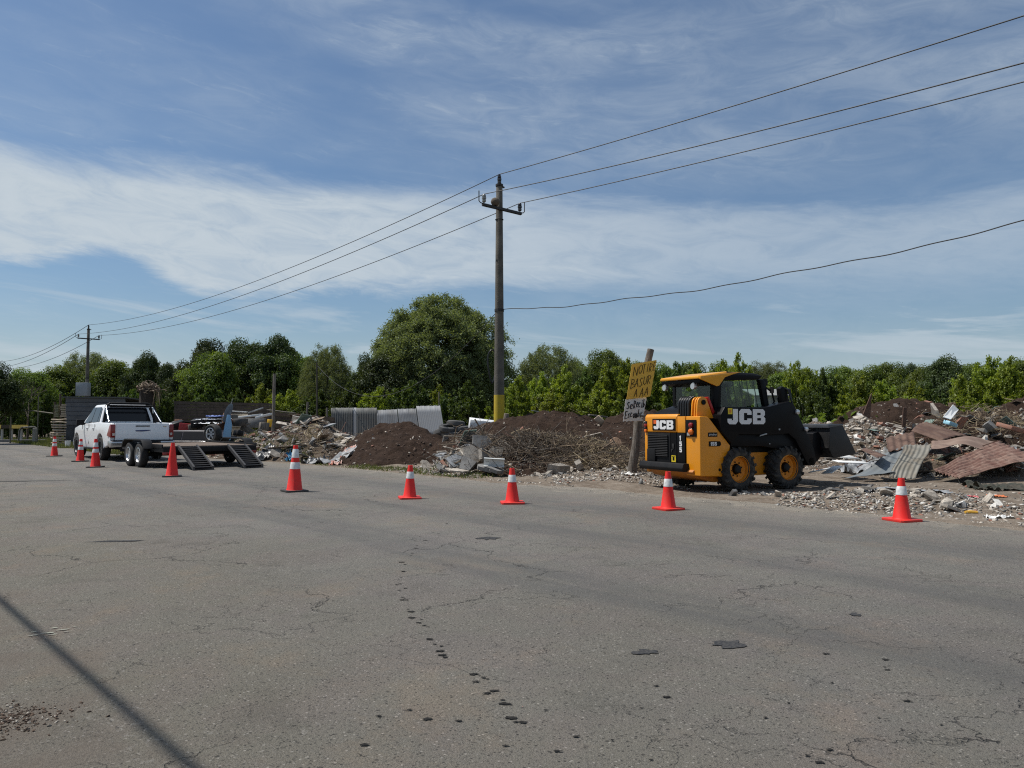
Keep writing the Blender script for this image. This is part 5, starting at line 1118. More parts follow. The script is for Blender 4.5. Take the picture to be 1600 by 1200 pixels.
# greenhouse
autoglass = mat('car_window_glass', (.010, .011, .013), .12, spec=.45)
def gh(x0, x1, x2, x3, z0, z1, w0, w1, mb): return mb.hexa([(x0, -w0, z0), (x3, -w0, z0), (x3, w0, z0), (x0, w0, z0), (x1, -w1, z1), (x2, -w1, z1), (x2, w1, z1), (x1, w1, z1)])
mb = MB(); gh(1.66, 1.86, 3.05, 3.95, 1.16, 1.80, .86, .66, mb); mb.build('cabin', white, PK, bevel=.10, seg=5)
def onside(x, z, s, off=.012):     # cabin side plane
    w = .86 + (.66 - .86) * (z - 1.16) / .64; return (x, s * (w + off), z)
for s in (-1, 1):
    for nm, q in (('rear_door_window', [(2.02, 1.22), (2.72, 1.20), (2.72, 1.71), (2.10, 1.71)]), ('front_door_window', [(2.78, 1.20), (3.62, 1.17), (3.08, 1.71), (2.78, 1.71)])):
        mb = MB(); P = [onside(x, z, s) for x, z in q]; Q = [onside(x, z, s, -.02) for x, z in q]; mb.hexa(P + Q); mb.build(nm, autoglass, PK)
    mb = MB(); q = [(1.76, 1.22), (1.98, 1.22), (2.05, 1.68), (1.93, 1.66)]; P = [onside(x, z, s) for x, z in q]; Q = [onside(x, z, s, -.02) for x, z in q]; mb.hexa(P + Q); mb.build('quarter_window', autoglass, PK)
    # seams, handles, mirrors
    mb = MB()
    for xs in (1.99, 2.75, 3.62): mb.prism([(xs, .50), (xs + .012, .50), (xs + .012, 1.15), (xs, 1.15)], s * (Wd + .001), s * (Wd - .01))
    mb.build('door_seam', blackgl, PK)
    for xs in (2.12, 2.92): mb = MB(); mb.box((xs, s * (Wd + .015), 1.0), (.17, .03, .035)); mb.build('door_handle', chrome if False else mat('grey_handle', (.25, .25, .26), .3), PK, bevel=.008)
    mb = MB(); mb.box((3.42, s * 1.04, 1.21), (.10, .22, .19)); mb.box((3.44, s * .92, 1.16), (.05, .12, .06)); mb.build('mirror', plast, PK, bevel=.035, seg=3)
    mb = MB(); mb.box((2.85, s * .90, .36), (1.9, .16, .05)); mb.build('side_step', plast, PK, bevel=.01)
    mb = MB()
    for cx in (1.30, 4.40): 
        pts = [(cx + .475 * math.cos(a), .40 + .475 * math.sin(a)) for a in np.linspace(0, math.pi, 12)] + [(cx + .455 * math.cos(a), .40 + .455 * math.sin(a)) for a in np.linspace(math.pi, 0, 12)]
        mb.prism(pts, s * (Wd - .02), s * (Wd + .004))
    mb.build('wheel_arch_trim', white, PK, bevel=.006)
    # tail light wrapping the corner
    mb = MB(); mb.hexa([(.045, s * .80, .74), (.045, s * .935, .74), (.46, s * .945, .80), (.46, s * .90, .80), (.035, s * .80, 1.15), (.05, s * .93, 1.15), (.16, s * .935, 1.15), (.16, s * .90, 1.15)]); tl = mb.build('tail_light', redl, PK, bevel=.015)
    mb = MB(); mb.box((.036, s * .85, .84), (.012, .07, .08)); mb.build('reversing_lens', lamp_clear, tl)
    mb = MB(); mb.box((4.98, s * .62, .80), (.28, .26, .15)); mb.build('headlight', lamp_clear, PK, bevel=.03)
# rear window and bed front
mb = MB(); P = [(1.655 + .2 * (z - 1.16) / .64, y * (1 - .18 * (z - 1.2)), z) for y, z in ((-.72, 1.24), (.72, 1.24), (.66, 1.70), (-.66, 1.70))]; mb.hexa(P + [(p[0] + .03, p[1], p[2]) for p in P]); mb.build('rear_window', autoglass, PK)
# roll bar: black hoop and chrome tubes down the bed
mb = MB(); mb.tube([(1.50, -.78, 1.19), (1.52, -.74, 1.45), (1.58, -.68, 1.76), (1.60, -.58, 1.83), (1.60, .58, 1.83), (1.58, .68, 1.76), (1.52, .74, 1.45), (1.50, .78, 1.19)], .042, 10); mb.tube([(1.46, -.70, 1.75), (1.46, .70, 1.75)], .03, 8); mb.build('roll_bar', plast, PK, smooth=True)
for s in (-1, 1):
    mb = MB(); mb.tube([(1.54, s * .70, 1.72), (1.25, s * .74, 1.50), (.85, s * .78, 1.22)], .028, 10); mb.build('roll_bar_stay', chrome, PK, smooth=True)
    mb = MB(); mb.tube([(1.50, s * .76, 1.21), (1.52, s * .70, 1.72)], .022, 8); mb.build('roll_bar_tube', chrome, PK, smooth=True)
mb = MB(); mb.tube([(1.49, -.62, 1.715), (1.49, .62, 1.715)], .016, 8); mb.build('roll_bar_tube', chrome, PK, smooth=True)
mb = MB(); mb.box((1.0, 0, 1.15), (1.75, 1.62, .03)); mb.build('bed_cover', plast, PK)
# rear bumper
mb = MB(); mb.prism([(-.04, .44), (-.06, .60), (-.02, .66), (.14, .66), (.14, .44)], -.90, .90); mb.build('bumper_step', plast, PK, bevel=.02)
for s in (-1, 1): mb = MB(); mb.prism([(-.06, .45), (-.075, .60), (-.02, .635), (.34, .635), (.34, .50), (.10, .43)], min(s * .50, s * .94), max(s * .50, s * .94)); mb.build('bumper_corner', mat('satin_chrome', (.50, .51, .52), .25, metal=.9), PK, bevel=.02)
mb = MB(); mb.box((-.068, 0, .52), (.01, .40, .12)); mb.build('licence_plate', whitep, PK)
mb = MB(); mb.box((-.12, 0, .42), (.25, .07, .07)); mb.lathe([(.03, .46), (.03, .50), (0, .53)], 12, c=(-.22, 0, 0)); mb.box((.0, .55, .36), (.06, .22, .10)); mb.build('tow_hitch', plast, PK)
def road_wheel(parent, x, y, r, w, rimr, rim_m, out, name='wheel', spokes=6):
    e = bpy.data.objects.new(name, None); COL.objects.link(e); e.parent = parent; e.location = (x, y, r); hw = w / 2; s = out
    mb = MB(); mb.lathe([(rimr, -hw * .9), (r * .86, -hw), (r * .96, -hw * .8), (r, -hw * .5), (r, hw * .5), (r * .96, hw * .8), (r * .86, hw), (rimr, hw * .9)], 36, axis='y', closed=True); mb.build('tyre', rubber2, e, smooth=True)
    mb = MB(); o = s * hw; mb.lathe([(rimr + .004, o * .92), (rimr - .012, o * .95), (rimr - .02, o * .85), (rimr - .03, -o * .6), (rimr - .0, -o * .6)], 30, axis='y', closed=True)
    mb.lathe([(.0, o * .55), (rimr * .34, o * .6), (rimr * .36, o * .3), (0, o * .3)], 20, axis='y')
    for k in range(spokes):
        a = 2 * math.pi * k / spokes; c, si = math.cos(a), math.sin(a); q = rimr * .13
        P = [(rr * c - d * si, yy, rr * si + d * c) for yy in (o * .35, o * .62) for rr, d in ((rimr * .2, -q), (rimr * .97, -q * 1.2), (rimr * .97, q * 1.2), (rimr * .2, q))]
        mb.hexa(P)
    mb.build('rim', rim_m, e, smooth=True)
    mb = MB(); mb.lathe([(rimr * .95, -o * .3), (rimr * .95, -o * .4), (0, -o * .4)], 20, axis='y'); mb.build('brake_disc', plast, e)
    return e
darkrim = mat('dark_alloy', (.06, .06, .065), .4, metal=.7); silver = mat('silver_alloy', (.62, .63, .64), .28, metal=.85)
for x in (1.30, 4.40):
    for s in (-1, 1): road_wheel(PK, x, s * .80, .385, .26, .24, darkrim, s)

# ---------------------------------------------------------------- car trailer
tb = mat('trailer_black', (.008, .008, .009), .5, spec=.25, dirt=.35, dcol=(.05, .045, .04)); deckw = mat('deck_plank', (.16, .115, .085), .85, col2=(.10, .075, .055), scale=6, bump=.4, stretch=(.3, 6, 6))
TR = empty('car_trailer', (-8.15, 20.90, 0), R(132.6), 'black tandem axle car trailer with wooden deck and two loading ramps lowered', 'trailer')
# x forward (towards the pickup), origin under the rear edge
W2 = 1.26
mb = MB(); mb.box((1.75, -W2 + .04, .50), (3.5, .08, .14)); mb.box((1.75, W2 - .04, .50), (3.5, .08, .14)); mb.box((.03, 0, .50), (.06, 2.36, .14)); mb.box((3.47, 0, .50), (.06, 2.36, .14))
for k in range(6): mb.box((.5 + k * .55, 0, .48), (.06, 2.36, .08))
mb.build('frame', tb, TR, bevel=.006)
for k in range(13):
    m_ = MB(); m_.box((1.75, -1.12 + k * .187, .575), (3.36, .178, .03)); m_.build('deck_plank', deckw, TR)
for s in (-1, 1):
    mb = MB()
    mb.prism([(.72, .52), (.86, .70), (1.0, .76), (2.42, .76), (2.56, .70), (2.70, .52), (2.64, .52), (2.53, .67), (2.40, .73), (1.02, .73), (.89, .67), (.78, .52)], min(s * 1.27, s * 1.52), max(s * 1.27, s * 1.52)); mb.build('fender', tb, TR, bevel=.004)
    mb = MB(); mb.box((1.75, s * (W2 + .01), .59), (3.45, .03, .10)); mb.build('side_rail', tb, TR, bevel=.004)
    for x in (1.28, 2.14): road_wheel(TR, x, s * 1.40, .335, .20, .20, silver, s, spokes=8)
    mb = MB(); mb.box((.02, s * 1.18, .40), (.05, .16, .08)); mb.build('tail_light', redl, TR, bevel=.008)
    mb = MB(); mb.box((-.01, s * 1.06, .40), (.02, .07, .06)); mb.build('reflector', whitep, TR)
mb = MB(); mb.box((1.3, 0, .33), (.07, 2.6, .07)); mb.box((2.1, 0, .33), (.07, 2.6, .07)); mb.build('axle', tb, TR)
mb = MB(); mb.tube([(3.45, -.8, .47), (4.45, -.05, .45)], .05, 6); mb.tube([(3.45, .8, .47), (4.45, .05, .45)], .05, 6); mb.box((4.5, 0, .47), (.28, .10, .10)); mb.tube([(4.15, .0, .08), (4.15, 0, .62)], .035, 8); mb.build('tongue', tb, TR)
# stabiliser legs under the rear edge
for s in (-1, 1): mb = MB(); mb.box((.12, s * .92, .24), (.07, .07, .42)); mb.build('stabiliser_leg', tb, TR)
for y0 in (.63, -.70):      # ramps
    e = bpy.data.objects.new('ramp', None); COL.objects.link(e); e.parent = TR; e.location = (0, y0, 0)
    Lr = 1.25; x1, z1 = -1.12, .04; x0, z0 = 0.02, .56
    for s in (-1, 1): mb = MB(); mb.hexa([(x1, s * .24 - .025, z1 - .03), (x0, s * .24 - .025, z0 - .03), (x0, s * .24 + .025, z0 - .03), (x1, s * .24 + .025, z1 - .03), (x1, s * .24 - .025, z1 + .06), (x0, s * .24 - .025, z0 + .06), (x0, s * .24 + .025, z0 + .06), (x1, s * .24 + .025, z1 + .06)]); mb.build('ramp_rail', mat('worn_ramp_steel', (.035, .035, .037), .6, dirt=.5, dcol=(.11, .10, .09)), e)
    mb = MB(); mb.hexa([(x1, -.215, z1 - .02), (x0, -.215, z0 - .02), (x0, .215, z0 - .02), (x1, .215, z1 - .02), (x1, -.215, z1 - .01), (x0, -.215, z0 - .01), (x0, .215, z0 - .01), (x1, .215, z1 - .01)]); mb.build('ramp_plate', tb, e)
    for k in range(11): q = (k + .5) / 11; mb = MB(); mb.box((x1 + (x0 - x1) * q, 0, z1 + (z0 - z1) * q + .01), (.045, .44, .03), (0, -.43, 0)); mb.build('rung', tb, e)
# ---------------------------------------------------------------- scrapped car and junk behind the trailer
dk = mat('faded_dark_car_paint', (.020, .014, .018), .35, dirt=.4, dcol=(.08, .07, .065), coat=.3)
p = at(300, 690, 29.5); SW = empty('scrapped_car', (p.x, 29.5, -.22), R(172), 'dark wheelless car body sitting low behind the trailer deck', 'car')
mb = MB(); mb.prism([(-2.1, .22), (-2.1, .62), (-1.9, .70), (-.9, .74), (1.0, .74), (1.9, .66), (2.05, .50), (2.05, .22)], -.80, .80); mb.build('body', dk, SW, bevel=.05, seg=3)
mb = MB(); mb.hexa([(-1.55, -.74, .72), (1.25, -.74, .72), (1.25, .74, .72), (-1.55, .74, .72), (-1.0, -.60, 1.12), (.45, -.60, 1.12), (.45, .60, 1.12), (-1.0, .60, 1.12)]); mb.build('cabin', dk, SW, bevel=.04, seg=3)
for s in (-1, 1):
    mb = MB(); q = [(-.95, .78), (-.02, .78), (-.02, 1.07), (-.80, 1.07)]; P = [(x, s * (.74 - .14 * (z - .72) / .4 + .008), z) for x, z in q]; mb.hexa(P + [(a, b - s * .02, c) for a, b, c in P]); mb.build('rear_door_window', blackgl, SW)
    mb = MB(); q = [(.03, .78), (.98, .78), (.44, 1.07), (.03, 1.07)]; P = [(x, s * (.74 - .14 * (z - .72) / .4 + .008), z) for x, z in q]; mb.hexa(P + [(a, b - s * .02, c) for a, b, c in P]); mb.build('front_door_window', blackgl, SW)
mb = MB(); mb.hexa([(1.20, -.66, .76), (1.21, -.66, .76), (1.21, .66, .76), (1.20, .66, .76), (.50, -.54, 1.09), (.51, -.54, 1.09), (.51, .54, 1.09), (.50, .54, 1.09)]); mb.build('windscreen', mat('dusty_glass', (.16, .165, .17), .35, dirt=.6, dcol=(.25, .24, .22)), SW)
mb = MB(); mb.box((.88, -.86, .80), (.14, .16, .09)); mb.build('mirror', plast, SW, bevel=.02)
for o_ in SW.children:
    if 'door_window' in o_.name: o_.data.materials[0] = mat('dull_dark_glass', (.012, .012, .014), .5, spec=.2)

def prop(name, mb, m, px, py, Y, label, cat, rot=(0, 0, 0), bevel=0, group=None, z=None):
    p = at(px, py, Y); o = mb.build(name, m, bevel=bevel, loc=(p.x, Y, p.z if z is None else z), rot=rot); return tag(o, label, cat, group)
# junk heap base the loose scrap lies on
sh = empty('scrap_heap', (gx(330, 31.5), 31.5, 0), 0, 'dark heap of scrap boxes and frames behind the trailer', 'scrap heap'); rn = random.Random(30)
dkb = mat('dark_scrap', (.03, .03, .033), .6, col2=(.07, .06, .05), scale=3); scrapm = [dkb, tb, greywood, greyp, mat('rusty_iron', (.10, .045, .025), .85, var=.4, scale=10)]
for k in range(70):
    x = rn.uniform(-2.1, 2.2); y = rn.uniform(-1.0, 1.2); z = rn.uniform(.1, 1.5) * (1 - .25 * abs(x) / 2); mb = MB(); mb.box((0, 0, 0), (rn.uniform(.15, .8), rn.uniform(.1, .5), rn.uniform(.05, .35)))
    mb.build(rn.choice(['scrap_box', 'scrap_plate', 'scrap_beam']), rn.choice(scrapm), sh, bevel=.01, seg=1, loc=(x, y, z), rot=(rn.gauss(0, .25), rn.gauss(0, .25), rn.uniform(0, 3)))
# wheel on the junk
e = empty('loose_tyre_and_rim', (gx(333, 28.3), 28.3, .42), R(-28), 'loose tyre on a steel rim propped on the scrap behind the trailer', 'wheel')
w_ = road_wheel(e, 0, 0, .36, .28, .22, silver, -1, 'wheel', 6)
mb = MB(); mb.prism([(-.17, 0), (.13, 0), (.15, .62), (.06, .98), (-.04, .98), (-.10, .60)], -.03, .03); prop('light_blue_board', mb, mat('light_blue_paint', (.22, .42, .62), .5, dirt=.2), 354, 690, 28.2, 'light blue upright panel beside the propped wheel', 'panel', (0, .05, .1), .008)
mb = MB(); n = 14; pts = [(.13 * math.cos(a) * (1 + .15 * math.sin(a)), .40 * math.sin(a)) for a in np.linspace(0, 2 * math.pi, n, endpoint=False)]; mb.prism(pts, -.012, .012); prop('car_bonnet', mb, mat('grey_car_panel', (.16, .19, .22), .35, metal=.3, dirt=.3), 356, 645, 30.2, 'grey blue rounded car panel standing tilted above the blue panel', 'car panel', (.15, .42, .1), .004)
mb = MB(); mb.tube([(0, 0, -.4), (.02, 0, .1), (.10, 0, .35)], [.03, .02, .008], 6); prop('bent_rod', mb, greyp, 360, 636, 30.2, 'bent metal rod sticking up past the tilted car panel', 'rod')
for k, (px, py, Y, w, d, c, lb) in enumerate([(333, 656, 30.6, 1.2, .5, (.62, .65, .70), 'crumpled pale blue sheeting on top of the scrap'), (325, 662, 30.4, .9, .45, (.70, .72, .74), 'white sheeting hanging over the edge of the scrap'), (338, 651, 30.9, .7, .35, (.10, .16, .42), 'dark blue cloth bundled on the scrap')]):
    scrap_sheet('tarpaulin', px, py, Y, w, d, mat('sheeting_%s' % 'abc'[k], c, .6, var=.2, scale=5), lb, 'tarpaulin', 40 + k, .10, z=0).location.z = at(px, py, Y).z
mb = MB(); mb.box((0, 0, .0), (.45, .3, .34)); prop('red_crate', mb, mat('red_box', (.42, .02, .02), .5, dirt=.3), 289, 668, 31.2, 'red plastic crate on the scrap just past the pickup tailgate', 'crate', (0, .1, .4), .02)
mb = MB(); mb.box((0, 0, 0), (1.0, .6, .5)); prop('black_box', mb, tb, 346, 692, 28.7, 'big black box on the ground behind the trailer ramps', 'box', (0, 0, .15), .02)
# ---------------------------------------------------------------- utility poles and wires
polec = mat('pole_concrete', (.135, .122, .100), .9, col2=(.085, .078, .066), scale=2.5, bump=.5, bscale=25, dirt=.3, dcol=(.05, .045, .04)); pyel = mat('pole_yellow_paint', (.50, .36, .02), .8, dirt=.35, dcol=(.25, .19, .08)); pblk = mat('pole_black_paint', (.03, .028, .026), .9, var=.3, scale=8)
ins = mat('insulator_dark', (.012, .010, .012), .2, coat=.6); insp = mat('insulator_grey', (.22, .23, .22), .3, coat=.5); iron = mat('galvanised_iron', (.045, .042, .04), .6, metal=.5, var=.4, scale=12); wirem = mat('wire_dark', (.018, .017, .016), .6)
P1 = Vector((at(780, 600, 23.8).x, 23.8, 0)); P2 = Vector((gx(134.5, 61.6), 61.6, 0)); P3 = P2 + (P2 - P1); P0 = P1 - (P2 - P1)
DIRW = (P2 - P1).normalized(); ACR = Vector((-DIRW.y, DIRW.x, 0)) * -1      # across, away from camera
if ACR.y < 0: ACR = -ACR
def pole(P, label, lean=0.0, painted=True, detail=True, name='utility_pole'):
    o = empty(name, P, 0, label, 'utility pole', 'utility poles of the overhead line'); top = 8.62
    mb = MB(); prof = [(.160, 2.06), (.155, 2.5), (.128, 5.5), (.10, top - .01), (.095, top)]
    mb.lathe([(.175, -.3)] + prof if not painted else [(.161, 2.06)] + prof, 20); mb.build('shaft', polec, o, smooth=True)
    if painted:
        m_ = MB(); m_.lathe([(.168, 1.12), (.163, 2.06)], 20); m_.build('painted_band', pyel, o, smooth=True)
        m_ = MB(); m_.lathe([(.178, -.3), (.168, 1.12)], 20); m_.build('painted_foot', pblk, o, smooth=True)
    a = ACR; m_ = MB(); m_.tube([Vector((0, 0, 7.86)) - a * .80 - DIRW * .14, Vector((0, 0, 7.86)) + a * .80 - DIRW * .14], .055, 4); m_.build('crossarm', iron, o)
    def insul(c, m, h=.26):
        m2 = MB(); m2.lathe([(.03, 0), (.06, .03), (.062, .08), (.045, .095), (.068, .11), (.07, .16), (.05, .175), (.062, .19), (.058, .23), (.035, h)], 14, c=c); return m2.build('insulator', m, o, smooth=True)
    insul(Vector((0, 0, 7.93)) - a * .74 - DIRW * .14, insp); insul(Vector((0, 0, 7.93)) + a * .74 - DIRW * .14, ins)
    insul(Vector((0, 0, 8.70)) , ins, .30)
    m_ = MB(); m_.lathe([(.11, 8.60), (.12, 8.62), (.12, 8.68), (.06, 8.70), (.06, 8.73)], 12); m_.tube([Vector((0, 0, 8.64)), Vector((0, 0, 8.62)) + a * .2], .03, 6); m_.build('pole_cap', iron, o)
    for s in (-1, 1):
        m_ = MB(); b = Vector((0, 0, 7.9)) + a * s * .78 - DIRW * .14; m_.tube([b, b + a * s * .10, b + a * s * .16 + Vector((0, 0, .05)), b + a * s * .16 + Vector((0, 0, .36))], .016, 6); m_.build('guard_horn', iron, o)
    m_ = MB(); m_.tube([Vector((0, 0, 7.55)), Vector((0, 0, 7.56))], .135, 14); m_.tube([Vector((0, 0, 4.66)), Vector((0, 0, 4.74))], .15, 14); m_.build('clamp', iron, o)
    return o
po = pole(P1, 'grey utility pole with yellow painted foot rising above the soil ridge')
# hornero mud nest on the crossarm
mb = MB(); mb.lathe([(.0, -.12), (.09, -.11), (.135, -.04), (.14, .02), (.11, .09), (.05, .125), (0, .13)], 14, c=tuple(P1 + Vector((0, 0, 8.04)) - ACR * .28 - DIRW * .13)); tag(mb.build('bird_nest', mat('mud_nest', (.12, .095, .07), .95, bump=.8, bscale=30), smooth=True), 'round mud bird nest sitting on the crossarm', 'bird nest')
p2 = pole(P2, 'farther utility pole with a grey box, behind the white pickup', painted=False)
mb = MB(); mb.box((0, 0, 0), (.95, .5, 1.05)); q = P2 + Vector((-.05, -.45, 3.78)); tag(mb.build('transformer_box', mat('grey_box_paint', (.28, .31, .34), .5, dirt=.2), bevel=.03, loc=q), 'grey metal box mounted on the farther utility pole', 'electrical box')
def wire(A, B, sag, r, name, label, cat='power line', group=None, n=40, twist=False, m=None):
    mb = MB(); pts = []
    for i in range(n + 1):
        q = i / n; p = A.lerp(B, q); p.z -= sag * 4 * q * (1 - q)
        if twist: p += Vector((0, 0, 1)) * .012 * math.sin(q * 95) + Vector((0, 0, 1)) * .02 * math.sin(q * 31 + 1)
        pts.append(p)
    mb.tube(pts, r, 5 if not twist else 6); return tag(mb.build(name, m or wirem, smooth=True), label, cat, group)
topw = Vector((0, 0, 9.0)); sideL = Vector((0, 0, 8.19)) - ACR * .74 - DIRW * .14; sideR = Vector((0, 0, 8.19)) + ACR * .74 - DIRW * .14
for off, nm, sg in ((topw, 'topmost', .75), (sideL, 'middle', 1.16), (sideR, 'lowest', .87)):
    wire(P0 + off, P1 + off, sg, .013, 'power_line', '%s bare wire of three rising from the near pole high across the sky' % nm, group='overhead wires')
    wire(P1 + off, P2 + off, .95, .013, 'power_line', '%s bare wire of the three sagging between the two poles' % nm, group='overhead wires')
    wire(P2 + off, P3 + off, .95, .02, 'power_line', '%s thin wire running out of the frame beyond the farther pole' % nm, group='overhead wires')
ca = P1 + Vector((.14, -.1, 4.70)); cb = P1.lerp(P0, .45) + Vector((0, 0, 6.0))
wire(ca, cb, .80, .011, 'bundled_cable', 'twisted cable leaving the near pole halfway up', 'cable', n=220, twist=True, m=mat('grey_cable', (.05, .05, .048), .7))
pA = P1 + Vector((-.1, -.05, 4.62)); pB = at(495, 570, 40)
wire(pA, Vector((pB.x, 40, pB.z)), 2.1, .011, 'slack_wire', 'slack thin wire drooping from the near pole in front of the big willow', 'wire', n=50)
for q, h_, lb in ((Vector((cb.x, cb.y, 0)), 6.15, 'plain wooden pole carrying the twisted cable past the frame edge'), (Vector((P0.x, P0.y, 0)), 9.0, 'plain pole carrying the three bare wires behind the camera')):
    m_ = MB(); m_.tube([q - Vector((0, 0, .3)), q + Vector((0, 0, h_))], [.13, .09], 12); tag(m_.build('line_pole', polec, smooth=True), lb, 'utility pole')
# dark cable loop hanging on the pole
mb = MB(); c0 = P1 + Vector((-.20, .12, 2.95)); mb.tube([c0 + Vector((.03 * math.sin(a * 2), .02 * math.cos(a), 0)) + Vector((.13 * math.cos(a) - .02, 0, .52 * math.sin(a))) for a in np.linspace(0, 12.5, 50)], .024, 6); tag(mb.build('cable_coil', hose, smooth=True), 'black coil of cable hanging on the utility pole', 'cable coil')
# overhead cable along the near road edge, its shadow crosses the asphalt in front
A_ = Vector((0, 0, 6.3)); off = Vector((SUN_DIR.x, SUN_DIR.y, 0)) / SUN_DIR.z * 6.3; s0 = Vector((*gpt(0, 937), 0)); s1 = Vector((*gpt(302, 1200), 0)); dS = (s1 - s0).normalized()
c0_ = s0 + off - dS * 34; c1_ = s0 + off + dS * 30
mb = MB(); mb.tube([c0_ + Vector((0, 0, 6.3)), c1_ + Vector((0, 0, 6.3))], .027, 8); tag(mb.build('overhead_cable', wirem), 'thick black cable strung over the near road edge, its shadow lying on the asphalt', 'cable')

for q in (c0_, c1_): m_ = MB(); m_.tube([Vector((q.x, q.y, -.3)), Vector((q.x, q.y, 6.4))], [.13, .09], 12); tag(m_.build('line_pole', polec, smooth=True), 'plain pole %s the cable over the near road edge' % ('holding the far end of' if q is c0_ else 'holding the near end of'), 'utility pole')
# ---------------------------------------------------------------- hand painted sign
SG = empty('hand_painted_sign', (at(985, 740, 16.5).x, 16.5, 0), 0, 'two hand painted boards, yellow above white, nailed to a leaning timber post', 'sign')
o0 = Vector(SG.location); T0 = at(985, 742, 16.5); T1 = at(998, 650, 16.5); T2 = at(1015.5, 546, 16.6)
mb = MB(); pts = []
for i in range(13):
    q = i / 12; p = T0.lerp(T1, q * 2) if q < .5 else T1.lerp(T2, q * 2 - 1); p = p + Vector((.03 * math.sin(q * 7), 0, 0)); pts.append(p - o0)
pts[0].z -= .35; mb.tube(pts, [.105, .10, .10, .095, .092, .095, .088, .085, .085, .082, .08, .078, .076], 10); mb.build('post', mat('sign_post_wood', (.19, .165, .14), .92, col2=(.09, .075, .06), scale=7, bump=.9, bscale=25, stretch=(3, 3, .5)), SG, smooth=True)
def board(name, cor, m, parent, warp=.02, th=.014, n=10, rag=0.0):
    """cor: TL,TR,BR,BL photo pixels at Y"""
    C = [at(x, y, yb) - o0 for (x, y), yb in zip(cor, (16.0, 16.42, 16.42, 16.0))]; V = []; F = []; rs = random.Random(len(name))
    def S(u, v):
        p = C[0].lerp(C[1], u).lerp(C[3].lerp(C[2], u), v); return p + Vector((0, -warp * math.sin(u * 3.1) * (1 + .5 * math.sin(v * 4)), 0))
    for side in (0, 1):
        for i in range(n + 1):
            for j in range(n + 1):
                u, v = i / n, j / n; p = S(u, v)
                if rag and (i in (0, n) or j in (0, n)): p += Vector((rs_(i, j) * rag, 0, rs_(j + 3, i) * rag))
                V.append(p + Vector((0, th * side, 0)))
    m1 = n + 1; off = m1 * m1
    for i in range(n):
        for j in range(n):
            a = i * m1 + j; F.append((a, a + m1, a + m1 + 1, a + 1)); F.append((a + off, a + 1 + off, a + m1 + 1 + off, a + m1 + off))
    for i in range(n):
        for a, b in ((i * m1, (i + 1) * m1), (i * m1 + n, (i + 1) * m1 + n), (i, i + 1), (n * m1 + i, n * m1 + i + 1)): F.append((a, b, b + off, a + off))
    mb = MB(); mb.add(V, F); mb.build(name, m, parent); return S
def rs_(i, j): return math.sin(i * 12.9898 + j * 78.233) * 1.0
By = mat('ochre_board', (.90, .54, .08), .85, dirt=.12, dcol=(.36, .22, .09), dscale=9); Bw = mat('chalky_white_board', (.82, .81, .77), .85, dirt=.22, dcol=(.30, .27, .23), dscale=9)
S1 = board('yellow_board', [(987.5, 569), (1026, 562.5), (1016, 619.5), (979, 624)], By, SG); S2 = board('white_board', [(977.5, 624.5), (1010.5, 620.5), (1004, 657.5), (973.5, 658.5)], Bw, SG, rag=.008)
STK = {'N': [[(0, 1), (0, 0)], [(0, 0), (1, 1)], [(1, 1), (1, 0)]], 'O': [[(.5, 0), (.1, .2), (0, .55), (.3, 1), (.7, 1), (1, .5), (.8, .1), (.5, 0)]], 'T': [[(0, 0), (1, 0)], [(.5, 0), (.5, 1)]], 'I': [[(.5, 0), (.5, 1)]],
 'R': [[(0, 1), (0, 0), (.8, .1), (.8, .4), (0, .5), (.9, 1)]], 'E': [[(1, 0), (0, 0), (0, 1), (1, 1)], [(0, .5), (.7, .5)]], 'B': [[(0, 0), (0, 1), (.9, .8), (.8, .55), (0, .5), (.7, .35), (.7, .1), (0, 0)]], 'A': [[(0, 1), (.5, 0), (1, 1)], [(.2, .6), (.8, .6)]],
 'S': [[(1, .1), (.5, 0), (.1, .2), (.5, .5), (.95, .75), (.5, 1), (0, .9)]], 'U': [[(0, 0), (.05, .8), (.5, 1), (.9, .8), (1, 0)]], 'e': [[(0, .65), (.9, .6), (.7, .35), (.2, .4), (0, .7), (.3, 1), (.9, .9)]], 'c': [[(.9, .45), (.4, .35), (0, .7), (.4, 1), (.9, .9)]],
 'i': [[(.5, .4), (.5, 1)], [(.5, .12), (.52, .18)]], 'b': [[(.1, 0), (.1, 1), (.7, .95), (.8, .6), (.1, .5)]], 's': [[(.9, .4), (.2, .45), (.5, .65), (.8, .85), (.1, 1)]], 'o': [[(.5, .4), (.05, .7), (.5, 1), (.95, .7), (.5, .4)]], 'm': [[(0, 1), (.05, .4), (.4, .5), (.45, 1)], [(.45, .5), (.9, .45), (1, 1)]], 'r': [[(.1, .4), (.1, 1)], [(.1, .55), (.8, .4)]], '.': [[(.4, .95), (.5, 1)]]}
